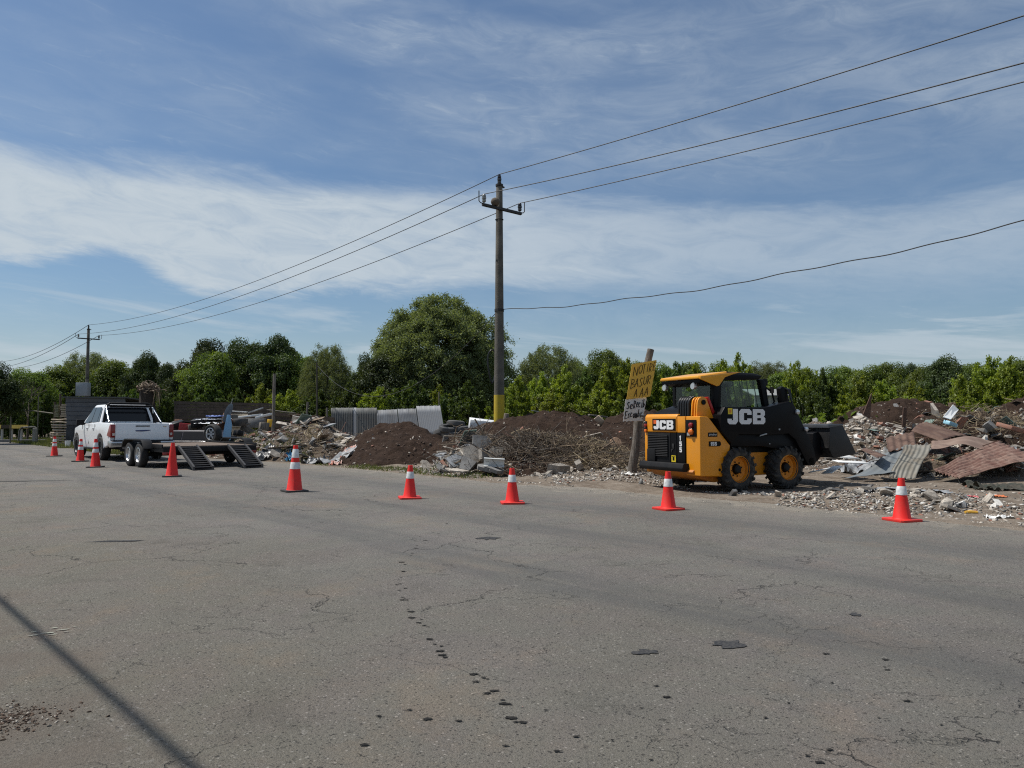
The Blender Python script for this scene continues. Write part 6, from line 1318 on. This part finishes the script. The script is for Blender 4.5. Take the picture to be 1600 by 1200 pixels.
def scrawl(S, lines, w, m, parent, name, skew=0.0):
    """lines: (text, u0, v0, du, h, dv)"""
    for text, u0, v0, du, h, dv in lines:
        mb = MB(); k = 0; rn = random.Random(len(text) + int(v0 * 100)); u = u0; v = v0
        for ch in text:
            if ch != ' ':
                jx, jy = rn.uniform(-.01, .01), rn.uniform(-.02, .02); hh = h * rn.uniform(.9, 1.1)
                for st in STK[ch]:
                    pp = [S(u + jx + x * du * .72, v + jy + y * hh) + Vector((0, -.006 - .0004 * (k % 9), 0)) for x, y in st]; k += 1
                    for a, b in zip(pp[:-1], pp[1:]):
                        d = (b - a); d = d.normalized() if d.length > 1e-6 else Vector((1, 0, 0)); a2, b2 = a - d * w * .3, b + d * w * .3; nrm = Vector((-d.z, 0, d.x)) * w / 2; y = Vector((0, -.0012, 0)); k += 1
                        e = Vector((0, -.0003 * (k % 7), 0)); mb.hexa([a2 - nrm + e, b2 - nrm + e, b2 + nrm + e, a2 + nrm + e, a2 - nrm + y + e, b2 - nrm + y + e, b2 + nrm + y + e, a2 + nrm + y + e])
            u += du if ch != ' ' else du * .35; v += dv
        mb.build(name, m, parent)
inky = mat('dark_olive_marker', (.060, .038, .010), .8); inkb = mat('black_brush_paint', (.03, .028, .03), .8)
scrawl(S1, [('NO', .12, .10, .20, .24, -.01), ('TIRE', .47, .07, .145, .23, .0), ('B', .10, .44, .2, .30, 0), ('ASUR', .25, .46, .175, .22, -.015), ('A', .28, .76, .17, .22, 0), ('AA', .52, .76, .2, .21, -.012)], .014, inky, SG, 'yellow_board_lettering')
scrawl(S2, [('Se', .10, .14, .155, .30, 0), ('Recib', .42, .09, .115, .32, .0), ('Escombr', .07, .56, .125, .30, -.01), ('.', .93, .60, .12, .3, 0)], .020, inkb, SG, 'white_board_lettering')
mb = MB(); mb.tube([at(1012, 651, 16.3) - o0, at(981, 648, 16.4) - o0], .02, 5)
for q in ((983, 660), (985, 662)): mb.tube([at(978, 655, 16.34) - o0, at(q[0], q[1], 16.34) - o0], .006, 4)
mb.build('nailed_batten', greywood, SG)

# ---------------------------------------------------------------- sheet metal, fences, sheds
galv = mat('galvanised_sheet', (.13, .14, .155), .6, metal=.0, dirt=.45, dcol=(.14, .125, .11), dscale=2, var=.2, scale=1.5); galv_d = mat('old_grey_sheet', (.10, .105, .105), .65, metal=.2, dirt=.5, dcol=(.07, .06, .05), dscale=2); galv_l = mat('bright_sheet', (.20, .212, .23), .6, metal=.0, dirt=.35, dcol=(.2, .19, .18), dscale=2)
rust = mat('rusty_sheet', (.135, .062, .045), .8, col2=(.20, .115, .085), scale=3, dirt=.75, dcol=(.30, .21, .165), dscale=5, bump=.5); rust_d = mat('dark_rusty_sheet', (.085, .045, .032), .85, col2=(.13, .075, .052), scale=3, dirt=.3, dcol=(.18, .13, .10), bump=.4); oldzinc = mat('stained_zinc_sheet', (.22, .21, .18), .7, col2=(.15, .14, .115), scale=3, metal=.15, dirt=.4, dcol=(.23, .17, .11), dscale=4); bluez = mat('blue_grey_sheet', (.17, .19, .20), .55, metal=.2, dirt=.4, dcol=(.2, .18, .15), dscale=4)
def corr(name, C, m, label=None, cat='metal sheet', parent=None, waves=9, amp=.02, along='v', bend=None, nu=None, nv=14, rag=.0, seed=0, sub=None, th=.008, group=None):
    """corrugated sheet through 4 world corners (A,B,C,D); waves across u; bend(u,v)->Vector"""
    A, B, C_, D = [Vector(c) for c in C]; nu = nu or waves * 8; o0 = sum((A, B, C_, D), Vector()) / 4 if parent is None else Vector((0, 0, 0)); V = []
    nrm = (B - A).cross(D - A).normalized()
    us = np.linspace(0, 1, nu + 1); vs = np.linspace(0, 1, nv + 1); front = []; back = []
    for u in us:
        for v in vs:
            p = A.lerp(B, u).lerp(D.lerp(C_, u), v); p = p + nrm * amp * math.sin(u * waves * 2 * math.pi)
            if bend: p = p + bend(u, v)
            if rag: p += (D - A).normalized() * rag * math.sin(u * 17 + seed) * math.sin(u * 41 + seed) * (1 if v > .5 else -1) * abs(v - .5) * 2
            front.append(p - o0)
    m1 = nv + 1; F = []
    for i in range(nu):
        for j in range(nv): a = i * m1 + j; F.append((a, a + m1, a + m1 + 1, a + 1))
    k = len(front); V = front + [p - nrm * th for p in front]; G = [tuple(q + k for q in reversed(f)) for f in F]
    for j in range(nv): G.append((j, j + 1, j + 1 + k, j + k)); b = nu * m1; G.append((b + j + 1, b + j, b + j + k, b + j + 1 + k))
    for i in range(nu): G.append((i * m1 + m1, i * m1, i * m1 + k, i * m1 + m1 + k)); q = nv; G.append((i * m1 + q, i * m1 + m1 + q, i * m1 + m1 + q + k, i * m1 + q + k))
    o = link(name, mesh_np(name, V, np.array(F + G), m, True), parent, o0)
    if label: tag(o, label, cat, group)
    return o
# leaning grey sheet fence
FE = empty('corrugated_fence', (0, 0, 0), 0, 'fence of five grey corrugated sheets standing behind the dark soil mound', 'fence')
def quad(p0, p1, p2, p3): return [at(*p0), at(*p1), at(*p2), at(*p3)]
Yf = lambda px: 33.6 + (695 - px) * .018
for i, (q, m, wv) in enumerate([([(517.5, 637.5), (551, 637), (551, 687), (518, 684)], galv_d, 6), ([(550, 637), (557, 637), (557.5, 690), (551, 690)], galv_l, 1), ([(557, 637.5), (589, 637), (589, 688), (557.5, 690)], galv_d, 6), ([(589, 641), (620.5, 639.5), (625, 686), (590, 688)], galv, 6), ([(621.5, 639), (650, 638.5), (656, 684), (626, 686)], galv, 6), ([(650.5, 634.5), (688, 633.8), (696, 682), (657, 684)], galv_l, 7)]):
    Y = [Yf(x) for x, _ in q]; off = .03 * (i % 2); lean = [0, 0, -.35, -.35] if i > 2 else [0, 0, -.05, -.05]
    corr('corrugated_sheet', [at(x, y, yy + off + ln) for (x, y), yy, ln in zip(q, Y, lean)], m, parent=FE, waves=wv * 2, amp=.010 if wv > 1 else .0, nu=wv * 16, nv=5, rag=.012, seed=i)
mb = MB()
for px in (524, 560, 592, 624, 655, 688): a = at(px, 642, Yf(px) + .12); mb.tube([(a.x, a.y, -.1), (a.x, a.y, a.z)], .035, 6)
mb.build('fence_post', greywood, FE)
for z in (.55, 1.35): mb = MB(); mb.tube([(at(520, 650, Yf(520) + .1).x, Yf(520) + .1, z), (at(690, 650, Yf(690) + .1).x, Yf(690) + .1, z)], .03, 5); mb.build('fence_rail', greywood, FE)

# rusty and stained sheets on the scrap mound
def bow(k, dirv=Vector((0, 0, 1)), p=1): return lambda u, v: dirv * k * math.sin(math.pi * v) 
corr('roofing_sheet', quad((1458, 744, 15.6), (1562, 690, 18.8), (1625, 706, 18.2), (1497, 751, 15.4)), rust, 'long reddish rusty corrugated sheet lying across the rubble towards the frame edge', waves=7, amp=.022, bend=lambda u, v: Vector((0, 0, .0)), nu=20, nv=40) if False else None
# corrugation runs along the length: waves across the short side
corr('roofing_sheet', quad((1459, 737, 15.9), (1500, 748.5, 15.1), (1625, 716, 15.9), (1560, 691, 17.9)), rust, 'long reddish rusty corrugated sheet lying across the rubble', waves=8, amp=.020, rag=.02, bend=lambda u, v: Vector((0, 0, .035 * math.sin(math.pi * v) * (1 - .3 * u) + .05 * abs(((v * 3.1 + u * .9) % 1) - .5) + .03 * abs(((u * 1.7 + v * 2.3) % 1) - .5))), nv=24)
corr('roofing_sheet', quad((1412, 697, 16.9), (1453, 695.5, 16.9), (1433, 750, 15.6), (1393, 747, 15.7)), oldzinc, 'beige stained corrugated sheet bent over the scrap and reaching down to the dirt', waves=6, amp=.009, rag=.02, bend=lambda u, v: Vector((.05 * math.sin(v * 5), .04 * math.sin(u * 4), .08 * math.sin(math.pi * v) + .05 * abs(((v * 2.2 + u * .7) % 1) - .5))), nv=20)
corr('roofing_sheet', quad((1384, 708, 16.8), (1413, 698, 16.9), (1398, 738, 15.8), (1320, 747.5, 15.5)), bluez, 'smooth blue grey sheet sweeping down beside the beige stained one', waves=3, amp=.006, bend=lambda u, v: Vector((0, 0, -.10 * math.sin(math.pi * v))), nv=20)
corr('roofing_sheet', quad((1384, 684, 17.6), (1428, 675, 17.8), (1432, 700, 16.9), (1388, 706, 16.7)), rust_d, 'dark brown folded sheet propped above the beige stained one', waves=4, amp=.015, nv=12)
corr('roofing_sheet', quad((1424, 673, 18.6), (1448, 660, 19.6), (1514, 682, 19.0), (1470, 690, 17.9)), rust_d, 'broad dark rusty sheet lying behind the others below the white panel', waves=5, amp=.012, nv=14, bend=lambda u, v: Vector((0, 0, .06 * math.sin(math.pi * u))))
corr('roofing_sheet', quad((1455, 702, 16.8), (1456, 689, 17.6), (1565, 691, 18.4), (1545, 703, 17.2)), mat('pale_rust_sheet', (.24, .17, .13), .8, col2=(.17, .10, .075), scale=3, dirt=.4, dcol=(.3, .25, .2)), 'pale rusty arched sheet lying over the reddish one', waves=2, amp=.015, nv=20, rag=.03, bend=lambda u, v: Vector((0, 0, .09 * math.sin(math.pi * v) - .03 * math.sin(v * 9))))
corr('roofing_sheet', quad((1385, 712, 16.4), (1372, 716, 16.0), (1345, 703, 16.8), (1352, 700, 17.2)), rust_d, 'small brown bent sheet edge next to the white boards', waves=2, amp=.01, nv=10)
# torn dark metal spike
mb = MB(); p = at(1350, 660, 21.8); mb.hexa([(-.20, -.02, -.2), (.18, -.02, -.2), (.18, .02, -.2), (-.20, .02, -.2), (.12, -.01, .82), (.14, -.01, .84), (.14, .01, .84), (.12, .01, .82)]); tag(mb.build('metal_spike', rust_d, loc=p, rot=(.1, .08, .2)), 'dark rusty sheet point sticking up out of the pale masonry pile', 'metal scrap')
mb = MB(); mb.box((0, 0, 0), (.12, .03, .6), (0, .1, 0)); p = at(1413, 652, 22.4); tag(mb.build('metal_stake', rust_d, loc=p, rot=(.2, -.15, .2)), 'short brown stake leaning on the dark earth mound', 'stake')
def wboard(px, py, Y, dx, dy, dz, rot, m, label, name='white_board', cat='board'):
    mb = MB(); mb.box((0, 0, 0), (dx, dy, dz)); p = at(px, py, Y); return tag(mb.build(name, m, bevel=.004, seg=1, loc=p, rot=rot), label, cat)
wb = mat('white_board_paint', (.74, .75, .74), .5, dirt=.2, dcol=(.45, .42, .38))
wboard(1300, 734, 15.3, .20, .62, .02, (.18, -.1, -.75), wb, 'bright white board lying on the dirt beside the front wheel of the loader')
wboard(1284, 734, 15.9, .62, .05, .02, (0, -.16, .25), wb, 'thin white strip of board pointing at the loader wheel')
wboard(1330, 722, 16.4, .70, .3, .02, (.1, .05, .1), wb, 'white board half buried under the blue grey sheet')
wboard(1317, 712, 16.8, .55, .45, .03, (.2, .1, .4), whitep, 'chalky white slab lying behind the white boards')
def slabq(name, q, th, m, label, cat):
    P = [at(*a) for a in q]; c = sum(P, Vector()) / 4; n = (P[1] - P[0]).cross(P[3] - P[0]).normalized() * th; mb = MB(); mb.hexa([p - c for p in P] + [p - c + n for p in P]); return tag(mb.build(name, m, loc=c), label, cat)
slabq('tilted_board', [(1489.5, 632, 21.5), (1498, 640, 21.5), (1486, 655, 20.9), (1474, 651.5, 20.9)], .02, wb, 'white rectangular panel tilted on top of the earth bank', 'board')
wboard(1485, 662, 20.9, .28, .22, .10, (.2, .3, .3), mat('cyan_box', (.30, .55, .66), .5, dirt=.2), 'pale cyan carton under the tilted white panel', 'cyan_carton', 'carton')
wboard(1592, 672, 19.2, .9, .5, .10, (.2, .25, .2), clay, 'reddish masonry slab at the frame edge above the rusty sheet', 'masonry_slab', 'slab')
# white slab and tyres behind the mounds near the pole
wboard(756, 664, 26.4, 1.0, .5, .34, (.15, .12, .15), wb, 'white refrigerator carcass lying by the foot of the utility pole', 'scrap_refrigerator', 'refrigerator')
tyr = empty('tyre_pile', (gx(712, 28.6), 28.6, 0), 0, 'heap of old grey tyres between the sheet fence and the utility pole', 'tyre pile'); tp = None
for k, (dx, dy, z, rx) in enumerate([(-.28, 0, .98, .2), (.25, .05, .95, -.1), (.0, .1, 1.15, .1), (-.5, .2, .8, .3), (.45, .2, .75, .2), (-.1, 0, .75, 0), (0, 0, .5, 0), (0, 0, .25, 0)]):
    if tp is None: m_ = MB(); m_.lathe([(.20, -.08), (.28, -.11), (.34, -.07), (.35, 0), (.34, .07), (.28, .11), (.20, .08)], 24, closed=True); tp = m_.build('tyre', mat('dusty_tyre', (.075, .075, .075), .9, dirt=.4, dcol=(.14, .13, .12)), tyr, smooth=True); c = tp
    else: c = tp.copy(); COL.objects.link(c)
    c.location = (dx, dy, z); c.rotation_euler = (rx, rx * .5, k)
mb = MB(); mb.tube([(-.1, 0, -.6), (0, .02, .1), (.03, 0, .42)], [.09, .085, .075], 8); p = at(790, 668, 23.2); tag(mb.build('wood_stump', mat('bleached_wood', (.30, .25, .20), .92, col2=(.16, .13, .10), scale=8, bump=.9, stretch=(4, 4, .4)), smooth=True, loc=p), 'splintered pale wooden stump beside the painted pole foot', 'stump')
for k, (px, py, Y, lb) in enumerate([(806, 662, 24.5, 'pale plank end poking from the soil ridge right beside the stump'), (812, 666, 24.2, 'second pale plank end on the soil ridge, lower than its neighbour')]): wboard(px, py, Y, .6, .18, .04, (.1, .1 + .1 * k, .3), mat('cream_board', (.5, .46, .38), .7, dirt=.3), lb)
wboard(938, 658, 22.3, .34, .04, .20, (.7, .75, .2), mat('cream_chip', (.55, .42, .30), .8), 'pale orange chip of board lying high on the soil ridge', 'board_chip', 'board')
wboard(934, 650, 24.3, .6, .2, .05, (.0, .12, .2), greywood, 'dark plank lying on the crest of the soil ridge', 'plank', 'plank')
mb = MB(); mb.lathe([(.0, -.04), (.16, -.03), (.17, .0), (.15, .03), (0, .04)], 14); p = at(962, 693, 19.9); tag(mb.build('round_stone', mat('ochre_stone', (.30, .19, .12), .9, var=.2, scale=6), smooth=True, loc=p, rot=(1.2, .2, 0)), 'round ochre disc shaped stone on the soil bank', 'stone')

# wooden shacks, planks and stacks around the yard at the left
woodd = mat('dark_wood_wall', (.085, .058, .040), .92, col2=(.055, .040, .030), scale=5, bump=.6, stretch=(.4, 1, 5)); woodl = mat('pale_wood', (.48, .40, .30), .9, col2=(.32, .26, .19), scale=6, bump=.5); woodb = mat('brown_panel', (.10, .075, .058), .9, col2=(.065, .05, .04), scale=4)
def plankwall(name, pxa, pxb, yta, ytb, Ya, Yb, zb, k, m, label, cat='shed', parentlabel=None, jit=.02, pname='plank', m2=None, top_only=None):
    """horizontal boards between two upright lines; tops follow the photo rows"""
    A = at(pxa, yta, Ya); B = at(pxb, ytb, Yb); o = empty(name, (A.x, A.y, 0), 0, label, cat); rn = random.Random(int(pxa)); d = Vector((B.x - A.x, B.y - A.y, 0)); L_ = d.length; rz = math.atan2(d.y, d.x)
    for i in range(k):
        za0 = zb + (A.z - zb) * i / k; za1 = zb + (A.z - zb) * (i + .93) / k; zb0 = zb + (B.z - zb) * i / k; zb1 = zb + (B.z - zb) * (i + .93) / k; e = rn.uniform(-jit, jit); w = .025
        c, s = math.cos(rz), math.sin(rz); nx, ny = -s, c; mb = MB(); P = []
        for (x, z0, z1) in ((rn.uniform(-.03, .03), za0, za1), (L_ + rn.uniform(-.03, .03), zb0, zb1)): 
            P.append((x, z0, z1))
        def W(x, off, z): return (x * c + nx * off, x * s + ny * off, z)
        (x0, a0, a1), (x1, b0, b1) = P; mb.hexa([W(x0, e, a0), W(x1, e, b0), W(x1, e + w, b0), W(x0, e + w, a0), W(x0, e, a1), W(x1, e, b1), W(x1, e + w, b1), W(x0, e + w, a1)]); mb.build(pname, m if (m2 is None or rn.random() < .7) else m2, o)
    return o
plankwall('board_shed', 418, 522, 642, 652, 37, 36, .0, 9, woodd, 'low wall of dark horizontal boards behind the rubble mound', m2=woodb)
sh_ = plankwall('sheet_wall', 272, 426, 626.5, 630, 44, 43, 1.2, 7, woodb, 'dark brown wall of horizontal sheets below the trees, behind the scrap', m2=woodd, pname='sheet'); 
plankwall('pallet_stack', 362, 388, 646, 646, 35, 35, .15, 7, woodl, 'stack of pale wooden slats next to the grey cement panel', 'pallets', jit=.08, pname='slat')
wboard(400, 661, 34.6, .85, .08, .42, (0, .0, .05), grey, 'grey cement panel standing between the pale slats and the yellow scrap', 'cement_panel', 'panel')
wboard(421, 661, 34.5, .22, .05, .32, (0, .15, .1), mat('bright_yellow', (.75, .42, .02), .5), 'bright yellow sheet scrap at the corner of the dark board wall', 'yellow_sheet', 'sheet')
for k, (px, py, Y, a, b, c, rot, m, lb) in enumerate([(400, 641, 35.5, .7, .1, .06, (0, -.35, .2), greyp, 'grey metal frame piece resting on the roof edge near the wooden post'), (392, 650, 35, 1.0, .5, .08, (0, -.12, .1), wb, 'whitish sheet on the roof over the cement panel'), (372, 643, 35.5, .8, .4, .05, (0, .05, .1), whitep, 'pale sheet on top of the slat stack'), (412, 650, 35, .7, .4, .10, (.0, -.25, .1), whitep, 'crumpled pale roll at the corner above the yellow scrap'), (440, 643, 37.2, 1.3, .5, .04, (0, .12, 0), greywood, 'loose grey plank along the top of the dark board wall'), (475, 649, 36.6, 1.4, .4, .04, (0, .05, 0), drywood, 'second loose plank along the top of the dark board wall')]): wboard(px, py, Y, a, b, c, rot, m, lb, 'roof_scrap', 'scrap')
RSC = ['grey', 'brown', 'whitish', 'dark', 'bent', 'rusty']
# posts
def post(px, y0, y1, Y, r, label, px2=None, m=None, zb=-.1): 
    a = at(px, y0, Y); b = at(px2 or px, y1, Y); mb = MB(); mb.tube([(a.x, Y, a.z if zb is None else zb), (b.x * .5 + a.x * .5, Y, (b.z + (zb or a.z)) / 2), (b.x, Y, b.z)], [r, r * .95, r * .85], 7); return tag(mb.build('wooden_post', m or greywood, smooth=True), label, 'post')
post(427, 650, 584, 36.5, .085, 'upright grey wooden post above the bright yellow scrap', 429)
post(496, 680, 566, 36.0, .045, 'tall thin dark pole beside the dark board wall', 495, m=mat('dark_pole', (.05, .045, .035), .9))
post(476, 650, 628, 38, .06, 'short pale stake leaning behind the board wall', 481); post(511, 655, 637, 38, .06, 'short upright pale stake near the sheet fence', 511)
post(686, 660, 612, 34, .03, 'thin stick in the brush behind the tyre heap', 686)
# grey shed at the left with slatted wood stack
gs = empty('grey_sheet_shed', (gx(132, 41), 41, 0), 0, 'dark grey shed of horizontal corrugated sheets behind the pickup cab', 'shed')
X0, X1 = gx(102, 41) - gs.location.x, gx(186, 41) - gs.location.x; zt = at(102, 622, 41).z
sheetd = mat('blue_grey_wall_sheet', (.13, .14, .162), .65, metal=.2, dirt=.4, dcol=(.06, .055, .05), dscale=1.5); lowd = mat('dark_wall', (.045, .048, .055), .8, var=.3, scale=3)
for k in range(6):
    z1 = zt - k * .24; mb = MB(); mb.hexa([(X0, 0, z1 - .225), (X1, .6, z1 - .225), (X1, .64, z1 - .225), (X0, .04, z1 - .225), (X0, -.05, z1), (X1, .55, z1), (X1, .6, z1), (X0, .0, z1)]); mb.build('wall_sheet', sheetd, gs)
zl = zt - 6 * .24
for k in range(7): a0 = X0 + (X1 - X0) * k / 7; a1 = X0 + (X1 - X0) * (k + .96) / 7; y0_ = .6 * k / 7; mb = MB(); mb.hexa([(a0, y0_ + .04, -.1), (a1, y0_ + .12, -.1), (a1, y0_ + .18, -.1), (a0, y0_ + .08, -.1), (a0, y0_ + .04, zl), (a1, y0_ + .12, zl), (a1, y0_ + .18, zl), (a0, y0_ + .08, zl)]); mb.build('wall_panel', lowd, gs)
mb = MB(); mb.hexa([(X0 - .1, -.2, zt + .02), (X1 + .1, .4, zt + .02), (X1 + .1, 3.5, zt - .1), (X0 - .1, 3.2, zt - .1), (X0 - .1, -.2, zt + .08), (X1 + .1, .4, zt + .08), (X1 + .1, 3.5, zt - .04), (X0 - .1, 3.2, zt - .04)]); mb.build('roof', galv_d, gs)
mb = MB(); mb.box((.5 * (X0 + X1), 3.3, zt / 2 - .1), (X1 - X0, .06, zt)); mb.box((X0 + .05, 1.7, zt / 2 - .1), (.06, 3.1, zt)); mb.build('back_wall', lowd, gs)
st = empty('slat_stack', (gx(92, 38.5), 38.5, 0), 0, 'tall stack of rough pale wood slats beside the grey shed', 'wood stack'); rn = random.Random(77); zs = at(90, 652, 38.5).z; nS = 11
for k in range(nS): mb = MB(); w = rn.uniform(.62, .76); mb.tube([(-w / 2 + rn.uniform(-.04, .04), rn.uniform(-.02, .02), 0), (0, 0, rn.uniform(-.02, .02)), (w / 2, rn.uniform(-.02, .02), rn.uniform(-.02, .02))], [.036, .042, .034], 6); mb.build('slat', woodl, st, loc=(0, rn.uniform(-.03, .03), .02 + zs * k / nS)); 
for s in (-.28, .26): mb = MB(); mb.tube([(s, .08, -.1), (s, .08, zs)], .03, 5); mb.build('stake', woodd, st)
for px, n_, y0, y1, lb in ((89, 8, 652, 632, 'small column of short billets standing on top of the slat stack'), (98.5, 6, 652, 631, 'column of pale blocks at the edge of the grey shed')):
    o = empty('billet_column', (gx(px, 38.7), 38.7, 0), 0, lb, 'wood stack'); z0, z1 = at(px, y0, 38.7).z, at(px, y1, 38.7).z
    for k in range(n_): mb = MB(); mb.box((0, 0, 0), (rn.uniform(.15, .22), .16, (z1 - z0) / n_ * .72)); mb.build('billet', woodl if px > 95 else mat('moss_wood', (.22, .21, .13), .9, var=.2), o, loc=(rn.uniform(-.02, .02), 0, z0 + (z1 - z0) * (k + .5) / n_), rot=(0, rn.gauss(0, .06), 0))
for px, y1, lb in ((94.5, 615, 'dark post between the two billet columns'), (86, 628, 'dark post at the outer side of the slat stack')): post(px, 690, y1, 39.0, .06, lb, m=woodd)
mb = MB(); mb.lathe([(.0, 0), (.11, 0), (.13, .28), (.115, .28), (.10, .02), (0, .02)], 16, closed=False); p = at(106, 690, 37.5); tag(mb.build('white_bucket', wb, smooth=True, loc=(p.x, 37.5, .02)), 'little white bucket at the foot of the slat stack', 'bucket')
# rail frame
rf = empty('wire_fence', (gx(17, 44), 44, 0), 0, 'thin rail on two slim posts in front of the dark trees', 'fence'); xr = gx(83, 41) - rf.location.x; zr = at(17, 641, 44).z
for nm, pts, r in (('rail', [(0, 0, zr), (xr / 2, -1.5, zr - .04), (xr, -3, at(83, 646, 41).z)], .03), ('post', [(0, 0, -.1), (0, 0, zr)], .045), ('post', [(xr * .66, -2, -.1), (xr * .66, -2, zr + .8)], .03)): mb = MB(); mb.tube(pts, r, 6); mb.build(nm, mat('grey_rail', (.14, .13, .10), .8), rf)
# striped guardrail on posts with kerb
gr = empty('striped_guardrail', (gx(-5, 46), 46, 0), 0, 'guardrail striped yellow and black on white posts at the frame edge', 'guardrail')
gy = mat('guardrail_yellow', (.80, .56, .12), .6, dirt=.1); gb_ = mat('guardrail_black', (.05, .035, .02), .7); gw = mat('post_white', (.42, .41, .38), .8, dirt=.3)
xe = gx(30, 45) - gr.location.x; xl = -3.2; L_ = xe - xl; zt_ = at(20, 664, 45.5).z; zb_ = at(20, 669.5, 45.5).z; nst = 10
for k in range(nst):
    a0, a1 = xl + L_ * k / nst, xl + L_ * (k + 1) / nst; mb = MB(); mb.box(((a0 + a1) / 2, -.2, (zt_ + zb_) / 2), (a1 - a0 - .004, .10, zt_ - zb_)); mb.build('rail_stripe', gb_ if k % 3 == 1 else gy, gr)
for k in range(9): mb = MB(); mb.box((xl + .15 + L_ * k / 9, -.1, zb_ / 2 - .05), (.10, .10, zb_ + .0)); mb.build('post', gw, gr)
mb = MB(); mb.box(((xl + xe) / 2 + .3, -.25, .06), (L_ + 1.6, .3, .2)); mb.build('kerb', grey, gr, bevel=.02)
mb = MB(); mb.prism([(-.09, -.1), (.09, -.1), (.08, .86), (-.08, .86)], -.09, .09); p = at(54, 687, 43.5); tag(mb.build('concrete_post', mat('pale_post', (.33, .31, .27), .9, var=.2, scale=5, bump=.5), bevel=.02, loc=(p.x, 43.5, 0)), 'square pale concrete post standing alone in the grass', 'post')
mb = MB(); mb.tube([(-.55, 0, 0), (-.5, 0, .62), (-.4, 0, .78), (.35, 0, .82), (.48, 0, .7)], .05, 7); p = at(44, 686, 43.8); tag(mb.build('bent_pipe', mat('bent_grey_pipe', (.12, .12, .11), .7), smooth=True, loc=(p.x, 43.8, .1)), 'bent grey pipe frame between the guardrail and the concrete post', 'pipe')
# uprooted root ball / dry creeper over dark shed mass
rb = empty('root_tangle', (gx(231, 36), 36, 0), 0, 'tangle of dry roots on top of a dark stump behind the pickup tailgate', 'tree stump'); zc = at(231, 604, 36).z; rn = random.Random(55)
mb = MB(); mb.tube([(.15, 0, -.1), (.05, 0, .9), (-.02, 0, 1.8), (-.1, 0, zc - .15)], [.75, .55, .38, .30], 9); mb.build('trunk', mat('black_bark', (.028, .020, .015), .95, bump=.9, bscale=12), rb, smooth=True)
rootm = mat('dry_root', (.26, .20, .14), .92, col2=(.13, .095, .07), scale=7, bump=.7)
for k in range(70):
    a = rn.uniform(0, 6.28); p = Vector((rn.gauss(-.05, .26), rn.gauss(0, .2), zc + rn.gauss(-.1, .13))); pts = [p]; d = Vector((math.cos(a), math.sin(a), rn.uniform(-.3, .5)))
    for j in range(5): d = (d + (Vector((0, 0, zc - .1)) - pts[-1]) * 1.6 + Vector((rn.gauss(0, .8), rn.gauss(0, .6), rn.gauss(-.05, .6)))).normalized(); pts.append(pts[-1] + d * rn.uniform(.06, .14))
    r = rn.uniform(.018, .045); mb = MB(); mb.tube(pts, [r, r, r * .85, r * .7, r * .5, r * .25], 5); mb.build('root', rootm, rb, smooth=True)
for k in range(16):
    a = rn.uniform(-1, .3); p = Vector((.15, 0, zc)); q = Vector((.55 + rn.gauss(0, .15), rn.gauss(0, .3), zc - rn.uniform(.4, 1.1))); m_ = p.lerp(q, .5) + Vector((.12, 0, .2)); mb = MB(); mb.tube([p, m_, q], [.02, .014, .006], 4); mb.build('creeper', drywood, rb)
# far grey roof behind the cab
fs = empty('far_shed', (gx(1210, 30), 30.0, 0), 0, 'low grey roofed shed seen between the cab and the raised hose guard', 'shed'); z1 = at(1210, 607, 30).z; z0 = at(1210, 619, 30).z
mb = MB(); mb.hexa([(-.75, 0, z0), (.62, 0, z0), (.62, 1.6, z1), (-.75, 1.6, z1), (-.75, 0, z0 + .04), (.62, 0, z0 + .04), (.62, 1.6, z1 + .04), (-.75, 1.6, z1 + .04)]); mb.build('roof', mat('pale_grey_roof', (.22, .225, .22), .7, dirt=.4), fs)
for k in range(5): mb = MB(); mb.box((-.6 + k * .28, .1, z0 / 2), (.26, .05, z0)); mb.build('wall_board', mat('pale_boards', (.30, .29, .25), .85, var=.3, scale=4), fs)
